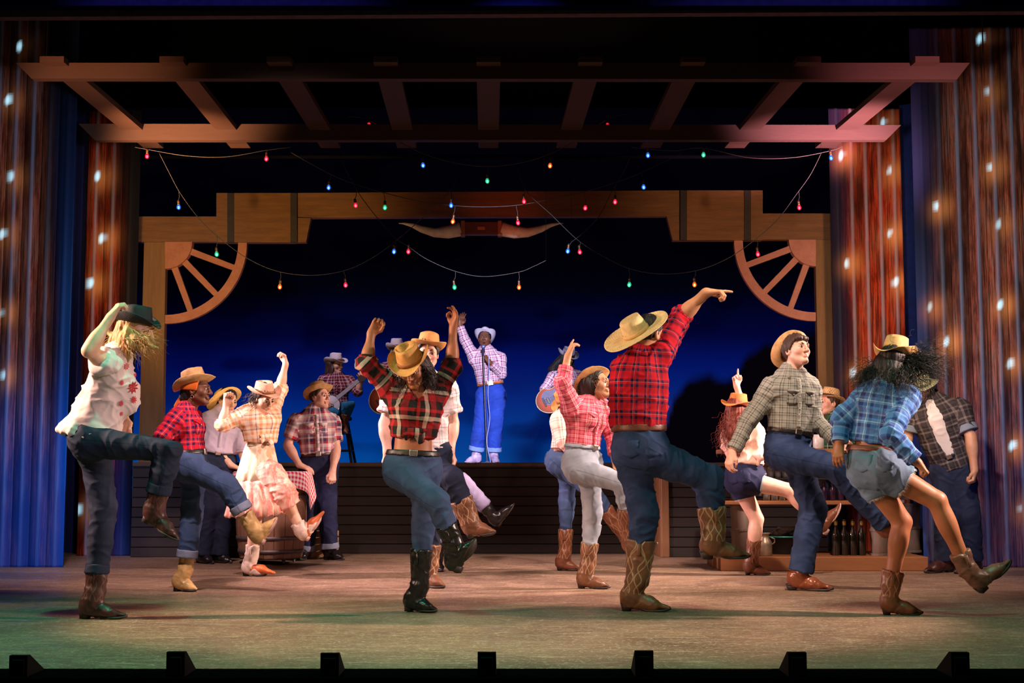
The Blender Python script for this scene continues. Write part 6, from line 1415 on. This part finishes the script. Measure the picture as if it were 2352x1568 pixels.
def p_pink():
    p = Person('smiling woman in pink plaid shirt and pale grey jeans, arm up, hat pushed back', 10.2,
        dict(hd=(1370,884,.02), nk=(1350,926,0), ch=(1344,965,0), ws=(1340,1005,0), pv=(1336,1052,0),
             sA=(1314,932,-.12), sB=(1378,934,.12), eA=(1292,880,-.20), wA=(1304,818,-.16), hA=(1318,782,-.14), eB=(1404,990,.10), wB=(1412,1050,.02), hB=(1420,1078,.0),
             hipA=(1332,1078,-.05), kA=(1430,1108,-.16), aA=(1448,1238,-.05), tA=(1506,1262,-.02), lA=(1436,1272,-.05),
             kB=(1362,1180,.08), aB=(1348,1312,.08), tB=(1402,1346,.02), lB=(1328,1344,.09)),
        (.86,-.42,.18), (.28,-.1,1), sc=1.0, skinmat=SK_MID)
    p.body(hands=dict(A=dict(curl=.5, palm=(.7,.3,-.3), spread=.2, point=0), B=dict(curl=.6)))
    sh = p.shirt(PL_PINK, .018, slA=.80, slB=.93, hem=.68, amp=.013); p.pocket(PL_PINK, -1, sh)
    p.trousers(DN_GREY, (.096,.066,.060,.052), hemA=.60, hemB=.62, top=.62); p.belt(DN_GREY, METAL, .014)
    p.boot('A', LB_RUST, SOLE, .55, (.052,.068), .045, stitch=True); p.boot('B', LB_BROWN, SOLE, .50, (.052,.066), .045, stitch=True)
    ex = [Cone(p.hairL(.03,-.05,.0), p.hairL(.05,-.09,-.09), .085, .055, .03)]
    p.hair_cap(HR_DARK, .014, .08, -.03, ex); p.strands(HR_DARK, [p.hairL(x, -.06, z) for x in (-.05,.02,.07) for z in (.02,-.05)]+[p.hairL(.06,.03,.05)], [(-.5,.0,-.7)]*6+[(-.2,-.1,-1)], 220, .12, .016, 14, .6, .0026, name='hair_locks', seed=12)
    p.strands(HR_DARK, [p.hairL(-.06,-.03,-.10)], [(.6,.1,-.8)], 40, .22, .014, 12, .3, .0024, name='hair_locks', seed=13)
    p.hat(ST_TAN, leather('hat_trim', K(150,100,56)), R=.150, Rs=.150, crown=.10, curl=.045, droop=.0, tilt=(30,-16), lift=.045)
    c = [p.hairL(.078,.01,.03), p.hairL(.082,.03,-.05), p.hairL(.05,.06,-.12), p.hairL(.02,.05,-.20), p.J['ch']+p.front*.17+p.tax*.05, p.J['ch']+p.front*.165-p.tax*.05]
    p.add('chin_cord', *tube(c, .0028, 6), straw('cord_band', K(150,96,54))); p.brows(HR_DARK)
p_pink()

def p_behindpink():
    p = Person('woman in peach plaid shirt and grey-blue jeans behind the pink plaid dancer', 12.0,
        dict(hd=(1312,916,.02), nk=(1304,948,0), ch=(1300,980,0), ws=(1298,1015,0), pv=(1296,1056,0),
             sA=(1286,962,-.12), sB=(1322,962,.12), eA=(1292,1010,-.16), wA=(1318,1052,-.12), hA=(1328,1070,-.1), eB=(1332,1004,.16), wB=(1340,1044,.1), hB=(1344,1062,.1),
             kA=(1362,1130,-.12), aA=(1444,1244,-.06), tA=(1514,1250,-.06), lA=(1450,1272,-.06),
             kB=(1302,1152,.06), aB=(1297,1284,.06), tB=(1332,1310,.02), lB=(1280,1308,.07)),
        (.85,.45,-.1), (.2,0,1), sc=.98, skinmat=SK_MID, h=.009)
    p.body(); p.shirt(PL_PALE, .016, hem=.66, placket=False, amp=.013); p.trousers(DN_TEAL, (.094,.066,.060,.052), hemA=.55, hemB=.5, top=.6); p.belt(BELT_BR, METAL)
    p.boot('A', LB_RUST, SOLE, .66, (.052,.066), .045, stitch=True); p.boot('B', LB_RUST, SOLE, .52, (.052,.066), .045, stitch=True)
    p.hair_cap(HR_BROWN, .012); p.hat(ST_GOLD, leather('hat_trim', K(150,100,56)), R=.170, Rs=.150, crown=.11, curl=.03, droop=.02, tilt=(40,-8), lift=.03, shift=(-.03,0))
p_behindpink()

def p_peach():
    p = Person('woman in knotted peach shirt and navy shorts with long auburn curls, back turned', 11.5,
        dict(hd=(1694,942,.0), nk=(1700,976,0), ch=(1708,1008,0), ws=(1712,1046,0), pv=(1710,1082,0),
             sB=(1682,990,.03), sA=(1728,988,-.04), eB=(1674,1035,.1), wB=(1692,1066,.2), hB=(1700,1080,.22), eA=(1706,936,.10), wA=(1692,886,.06), hA=(1688,856,.04),
             hipB=(1696,1106,.05), hipA=(1716,1104,-.05), kA=(1812,1126,-.12), aA=(1886,1206,-.06), tA=(1934,1158,-.04), lA=(1896,1230,-.06),
             kB=(1738,1192,.06), aB=(1726,1296,.06), tB=(1770,1320,.02), lB=(1712,1316,.08)),
        (.55,.75,.0), sc=.98, skinmat=SK_PINK, h=.008)
    p.body(legs='AB', hands=dict(A=dict(curl=1.0, palm=(.4,-.8,0), point=0), B=dict(curl=.6)))
    sh = p.shirt(CT_PEACH, .022, slA=.45, slB=.45, hem=.55, amp=.018, placket=False, cuffs=False)
    p.knot(CT_PEACH, sh, pos=W(1748,1050,11.36))
    p.trousers(DN_NAVY, (.102,.100,.06,.06), top=.45, short=.36, name='shorts', fraymat=cotton('frayed_thread', K(190,196,200)))
    p.boot('A', LB_RUST, SOLE_P, .30, (.050,.060), .045); p.boot('B', LB_RUST, SOLE, .55, (.050,.062), .045, stitch=True)
    ex = [Cone(p.hairL(0,-.04,0), p.hairL(0,-.075,-.20), .085, .075, .03), Cone(p.hairL(.02,-.07,-.18), p.hairL(.03,-.09,-.38), .07, .03, .03)]
    p.hair_cap(HR_RED, .012, .08, -.03, ex); p.strands(HR_RED, [p.hairL(x, -.08, z) for x in (-.06,0,.06) for z in (0,-.08,-.16)], [(-.25,-.1,-1)]*9, 320, .22, .013, 10, .28, .0024, name='hair_locks', seed=15)
    p.hat(ST_ORANGE, leather('hat_trim2', K(130,70,36)), R=.165, Rs=.155, crown=.105, curl=.03, droop=.03, tilt=(-6,6), lift=.048)
p_peach()

def p_greyplaid():
    p = Person('man in grey-green plaid shirt and tan hat, chin lifted, kicking in blue jeans', 10.07,
        dict(hd=(1829,806,-.03), nk=(1818,856,0), ch=(1822,915,0), ws=(1818,965,0), pv=(1812,1015,0),
             sA=(1776,888,-.04), sB=(1858,890,.04), eA=(1722,962,-.06), wA=(1682,1038,-.12), hA=(1670,1078,-.14), eB=(1868,962,.02), wB=(1922,1014,-.14), hB=(1948,1030,-.2),
             hipA=(1796,1046,-.04), hipB=(1828,1050,.05), kA=(1922,1072,-.22), aA=(2046,1212,-.10), tA=(2084,1196,-.12), lA=(2046,1240,-.10),
             kB=(1868,1168,.03), aB=(1838,1318,.05), tB=(1914,1352,-.04), lB=(1808,1350,.08)),
        (.50,-.80,.22), (.05,.05,1), sc=1.06, male=True, skinmat=SK_PINK)
    p.body(hands=dict(A=dict(curl=.55, palm=(.8,.5,0)), B=dict(curl=.6)))
    sh = p.shirt(PL_GREY, .015, slA=.95, slB=.95, hem=.58, amp=.013); p.pocket(PL_GREY, 1, sh); p.pocket(PL_GREY, -1, sh, .09)
    p.trousers(DN_MID, (.104,.086,.080,.084), hemA=.90, hemB=.96, top=.52, amp=.013); p.belt(BELT_BK, METAL)
    p.boot('A', LB_COGNAC, SOLE, .12, heel=.025, low=True); p.boot('B', LB_COGNAC, SOLE, .12, heel=.03, low=True)
    p.hair_cap(HR_BROWN, .016, .066, -.02, [Cone(p.hairL(-.04,.07,.075), p.hairL(.045,.075,.072), .024, .020, .01)])
    p.hat(ST_TAN, leather('hat_trim', K(150,100,56)), R=.155, Rs=.150, crown=.115, curl=.06, droop=-.03, tilt=(42,-10), lift=.050, shift=(-.025,0)); p.brows(HR_BROWN)
p_greyplaid()

def p_bartender():
    p = Person('open-mouthed man in green plaid shirt and woven straw hat behind the bar', 13.2,
        dict(hd=(1903,926,0), nk=(1920,958,0), ch=(1922,1000,0), ws=(1922,1036,0), pv=(1922,1075,0),
             sA=(1928,974,.14), sB=(1920,976,-.14), eA=(1944,1030,.2), wA=(1910,1040,.2), hA=(1890,1040,.2), eB=(1962,1012,-.16), wB=(1966,982,-.22), hB=(1950,962,-.26),
             kA=(1920,1180,.06), aA=(1922,1274,.06), tA=(1896,1288,.06), lA=(1934,1287,.06), kB=(1924,1180,-.06), aB=(1926,1274,-.06), tB=(1900,1289,-.06), lB=(1938,1288,-.06)),
        (-.92,-.38,.05), sc=1.02, male=True, skinmat=SK_PINK, h=.009, group='people at the bar')
    p.mouth = 1.4; p.body(hands=dict(B=dict(curl=.7)))
    p.add('mouth_inside', *ball(p.hairL(0,.078,-.078), .013, 8, 6), plain('mouth_dark', K(60,16,18), .6, bs=0))
    p.shirt(PL_GREEN, .024, slA=.7, slB=.62, hem=.60, amp=.013); p.trousers(DN_DARK, (.1,.084,.078,.078)); p.belt(BELT_BK, METAL)
    p.boot('A', LB_BLACK, SOLE, .12, heel=.02, low=True); p.boot('B', LB_BLACK, SOLE, .12, heel=.02, low=True)
    p.hair_cap(HR_BROWN, .008, .07, -.02); p.hat(straw('straw_open_weave', K(216,176,130), .35, .25), straw('band_dark_weave', K(90,60,44), .5, .3), R=.150, Rs=.145, crown=.100, curl=.008, droop=.02, style='flat', tilt=(10,0), lift=.055, pull=0); p.brows(HR_BROWN)
p_bartender()

def p_right():
    p = Person('bearded man in open dark plaid shirt and white undershirt bending forward at far right', 11.75,
        dict(hd=(2112,894,-.06), nk=(2136,918,0), ch=(2150,965,.02), ws=(2170,1015,.04), pv=(2190,1062,.06),
             sA=(2098,936,.06), sB=(2202,938,-.06), eA=(2084,1004,.06), wA=(2070,1060,-.04), hA=(2062,1086,-.06), eB=(2230,1002,-.14), wB=(2238,1080,-.18), hB=(2236,1114,-.2),
             hipA=(2168,1084,.08), hipB=(2212,1082,.03), kA=(2172,1186,.06), aA=(2172,1290,.12), tA=(2122,1316,-.02), lA=(2184,1306,.16), kB=(2226,1184,.0), aB=(2236,1290,.08), tB=(2192,1314,-.08), lB=(2250,1304,.12)),
        (-.66,-.52,-.52), (.1,-.2,1), sc=1.05, male=True, skinmat=SK_MID, h=.008, group='people at the bar')
    p.body(hands=dict(A=dict(curl=.7), B=dict(curl=1.0, palm=(-.7,.4,0))))
    p.shirt(CT_TEE, .010, slA=.25, slB=.25, hem=.2, cuffs=False, collar=False, name='undershirt', placket=False, amp=.008)
    # the open shirt is a shell that leaves the front free
    j = p.J; P = p.torso_prims(.032); a = p.arm
    for q in 'AB': e = j['s'+q]+(j['e'+q]-j['s'+q])*.80; P.append(Cone(j['s'+q], e, a[0]+.026, a[1]+.030, .04, capb=0.))
    axv = j['nk']-j['pv']; wd = [Cone(j['pv']+axv*.15+p.front*.20, j['nk']+p.front*.13-p.tax*.01, .088, .058, .01)]
    wd[0].neg = True
    V, Fq = mesh_sdf(P+wd, .008, [(j['pv']-axv*.06, -p.tax)]); sg = p.seglist(); V2 = folds(V, Fq, sg, .014, 2, [(j['eB'],.12,1.2),(j['ws'],.15,1.2)]); sh = p.add('shirt', V2, Fq, PL_DARK, uv=seguv(V, Fq, sg))
    for q in 'AB':
        e = j['s'+q]+(j['e'+q]-j['s'+q])*.80; d = nrm(j['e'+q]-j['s'+q]); r = a[1]+.034
        V, Fq = mesh_sdf([Cone(e-d*.05, e+d*.008, r+.002, r+.004, .01, capa=0., capb=0.)], .006); p.add('cuff', V, Fq, cotton('rolled_sleeve', K(120,130,140)), sh, seguv(V, Fq, sg))
    p.trousers(DN_DARK, (.104,.086,.080,.080), hemA=.96, hemB=.96, top=.5); p.belt(BELT_BK, METAL)
    p.boot('A', LB_DARK, SOLE, .12, heel=.03, low=True); p.boot('B', LB_DARK, SOLE, .12, heel=.03, low=True)
    p.hair_cap(HR_BROWN, .010, .07, -.03)
    Fm = np.stack([p.side, p.face, p.up]); V, Fq = mesh_sdf([Ell(p.hairL(0,.050,-.088), np.array([.046,.048,.042])*p.sc, Fm), Cone(p.hairL(-.062,.01,-.03), p.hairL(-.035,.05,-.085), .014, .022, .02), Cone(p.hairL(.062,.01,-.03), p.hairL(.035,.05,-.085), .014, .022, .02)], .006, [(p.hairL(0,.10,-.070), nrm(p.up+p.face*.35))]); p.add('beard', V, Fq, HR_BROWN)
    p.hat(ST_GREEN, straw('band_green', K(120,130,100)), R=.160, Rs=.155, crown=.105, curl=.02, droop=.01, tilt=(8,0), lift=.050, style='pinch'); p.brows(HR_BROWN)
p_right()

# ---- the band on the platform
def p_banjo():
    p = Person('banjo player with long brown hair and pale hat sitting on a tall stool', 17.5,
        dict(hd=(772,838,0), nk=(770,862,0), ch=(772,893,0), ws=(772,918,0), pv=(773,940,0),
             sA=(744,874,-.03), sB=(802,874,.04), eA=(738,910,-.10), wA=(743,926,-.34), hA=(758,932,-.40), eB=(822,898,-.02), wB=(830,874,-.10), hB=(829,860,-.13),
             hipA=(760,944,0), hipB=(785,944,0), kA=(766,950,-.40), aA=(768,1012,-.30), tA=(778,1024,-.42), lA=(766,1020,-.24), kB=(800,928,-.34), aB=(788,982,-.22), tB=(798,998,-.38), lB=(784,990,-.16)),
        (.74,-.62,-.06), sc=1.0, skinmat=SK_LIGHT, h=.009, group='musicians on the platform')
    p.body(hands=dict(A=dict(curl=.5, palm=(.1,.9,0)), B=dict(curl=.9, palm=(-.4,-.2,.3)))); p.shirt(PL_BAND, .022, slA=.75, slB=.62, hem=.60)
    p.trousers(denim('teal_denim', K(36,110,150)), (.096,.072,.064,.062), hemA=.6, hemB=.42); p.belt(BELT_BR, METAL)
    p.boot('A', LB_RUST, SOLE, .5, (.052,.066), .04); p.boot('B', LB_RUST, SOLE, .62, (.052,.066), .04)
    p.hair_cap(HR_BROWN, .012, .07, -.03, [Cone(p.hairL(.03,-.05,0), p.hairL(.05,-.07,-.13), .08, .06, .03), Cone(p.hairL(.06,.01,-.05), p.hairL(.07,.0,-.16), .03, .03, .03)]); p.hat(ST_WHITE, BELT_BR, R=.170, Rs=.160, crown=.120, curl=.055, droop=.02, tilt=(2,0)); p.brows(HR_BROWN)
    return p
PB = p_banjo()
def p_singer():
    p = Person('singer at the microphone in purple plaid shirt, white hat, one arm raised', 17.9,
        dict(hd=(1113,778,0), nk=(1117,804,0), ch=(1120,836,0), ws=(1124,866,0), pv=(1128,896,0),
             sA=(1090,822,0), sB=(1149,822,0), eA=(1067,780,.02), wA=(1056,746,.0), hA=(1064,716,-.02), eB=(1152,858,-.08), wB=(1124,832,-.24), hB=(1110,812,-.27),
             hipA=(1112,912,0), hipB=(1144,912,0), kA=(1104,976,-.03), aA=(1093,1040,.02), tA=(1066,1056,-.10), lA=(1102,1055,.06), kB=(1137,978,-.03), aB=(1134,1042,.02), tB=(1142,1058,-.20), lB=(1133,1055,.06)),
        (-.05,-.97,.12), sc=1.06, male=True, skinmat=SK_DARK, h=.009, group='musicians on the platform')
    p.mouth = 1.0; p.body(hands=dict(A=dict(curl=.12, palm=(.4,-.9,0), spread=.25), B=dict(curl=1.15, palm=(-.8,.3,.2), spread=0)))
    p.add('mouth_inside', *ball(p.hairL(0,.078,-.074), .013, 8, 6), plain('mouth_dark', K(60,16,18), .6, bs=0))
    sh = p.shirt(PL_PURP, .016, slA=.93, slB=.93, hem=.60); p.trousers(DN_BLUE, (.106,.09,.086,.088), hemA=.90, hemB=.90, cuff=denim('pale_blue_cuff', K(120,150,210), .2)); p.belt(BELT_TAN, METAL, .02, 1.6)
    p.boot('A', LB_LILAC, SOLE, .12, heel=.03, low=True); p.boot('B', LB_LILAC, SOLE, .12, heel=.03, low=True)
    p.hair_cap(HR_BLACK, .008, .07, -.02); p.hat(ST_WHITE, cotton('hat_band_white', K(180,176,200)), R=.165, Rs=.150, crown=.12, curl=.075, droop=-.0, tilt=(27,0), lift=.048, shift=(-.015,0), pull=.12); p.brows(HR_BLACK)
    return p
PS = p_singer()
def p_guitar():
    p = Person('guitarist in a pale hat hidden behind the dancer with raised arms', 17.5,
        dict(hd=(912,806,0), nk=(910,834,0), ch=(908,866,0), ws=(908,900,0), pv=(908,930,0),
             sA=(880,848,0), sB=(940,848,0), eA=(878,884,-.1), wA=(894,905,-.25), hA=(906,910,-.27), eB=(952,890,-.1), wB=(950,872,-.24), hB=(950,858,-.26),
             kA=(900,998,-.05), aA=(900,1046,0), tA=(900,1060,-.2), lA=(900,1056,.06), kB=(922,998,-.05), aB=(924,1046,0), tB=(926,1060,-.2), lB=(924,1056,.06)),
        (.5,-.85,-.1), sc=1.04, male=True, skinmat=SK_LIGHT, h=.010, group='musicians on the platform')
    p.body(hands=dict(A=dict(curl=.6, palm=(.1,.9,0)), B=dict(curl=.9, palm=(-.4,-.2,.3)))); p.shirt(PL_BAND, .018, hem=.60); p.trousers(DN_BLUE, (.104,.086,.08,.08)); p.belt(BELT_BR, METAL)
    p.boot('A', LB_BROWN, SOLE, .12, heel=.03, low=True); p.boot('B', LB_BROWN, SOLE, .12, heel=.03, low=True)
    p.hair_cap(HR_BROWN, .010); p.hat(ST_WHITE, BELT_BR, R=.165, Rs=.155, crown=.12, curl=.06, droop=.02, tilt=(6,0)); p.brows(HR_BROWN); return p
PG = p_guitar()
def p_bass():
    p = Person('bass player with long black hair and tilted white hat behind the pink plaid dancer', 17.5,
        dict(hd=(1302,824,-.03), nk=(1302,850,0), ch=(1300,880,0), ws=(1298,914,0), pv=(1296,946,0),
             sA=(1272,862,0), sB=(1328,862,0), eA=(1250,894,-.06), wA=(1272,908,-.24), hA=(1284,914,-.27), eB=(1342,900,-.08), wB=(1350,886,-.24), hB=(1350,872,-.27),
             kA=(1282,1004,-.05), aA=(1278,1048,0), tA=(1276,1060,-.2), lA=(1278,1056,.06), kB=(1312,1004,-.05), aB=(1314,1048,0), tB=(1316,1060,-.2), lB=(1314,1056,.06)),
        (.25,-.75,-.55), (.35,0,1), sc=1.0, skinmat=SK_LIGHT, h=.010, group='musicians on the platform')
    p.body(hands=dict(A=dict(curl=.6, palm=(.1,.9,0)), B=dict(curl=.9, palm=(-.4,-.2,.3)))); p.shirt(PL_PURP, .016, hem=.60); p.trousers(DN_NAVY, (.096,.074,.07,.072)); p.belt(BELT_BR, METAL)
    p.boot('A', LB_BLACK, SOLE, .12, heel=.03, low=True); p.boot('B', LB_BLACK, SOLE, .12, heel=.03, low=True)
    ex = [Cone(p.hairL(.07,.0,.0), p.hairL(.10,.0,-.22), .05, .055, .03), Cone(p.hairL(-.06,.0,0), p.hairL(-.09,.02,-.22), .05, .05, .03), Cone(p.hairL(0,-.05,0), p.hairL(0,-.05,-.25), .08, .06, .03)]
    p.hair_cap(HR_BLACK, .012, .06, -.03, ex); p.strands(HR_BLACK, [p.hairL(x, .03, -.02) for x in (-.085,.085,.07)]+[p.hairL(0,-.08,0)], [(0,-.1,-1)]*4, 140, .36, .014, 7, .2, .003, name='hair_locks', seed=21)
    p.hat(ST_WHITE, BELT_BK, R=.165, Rs=.160, crown=.12, curl=.07, droop=.0, tilt=(14,10)); p.brows(HR_BLACK); return p
PBS = p_bass()
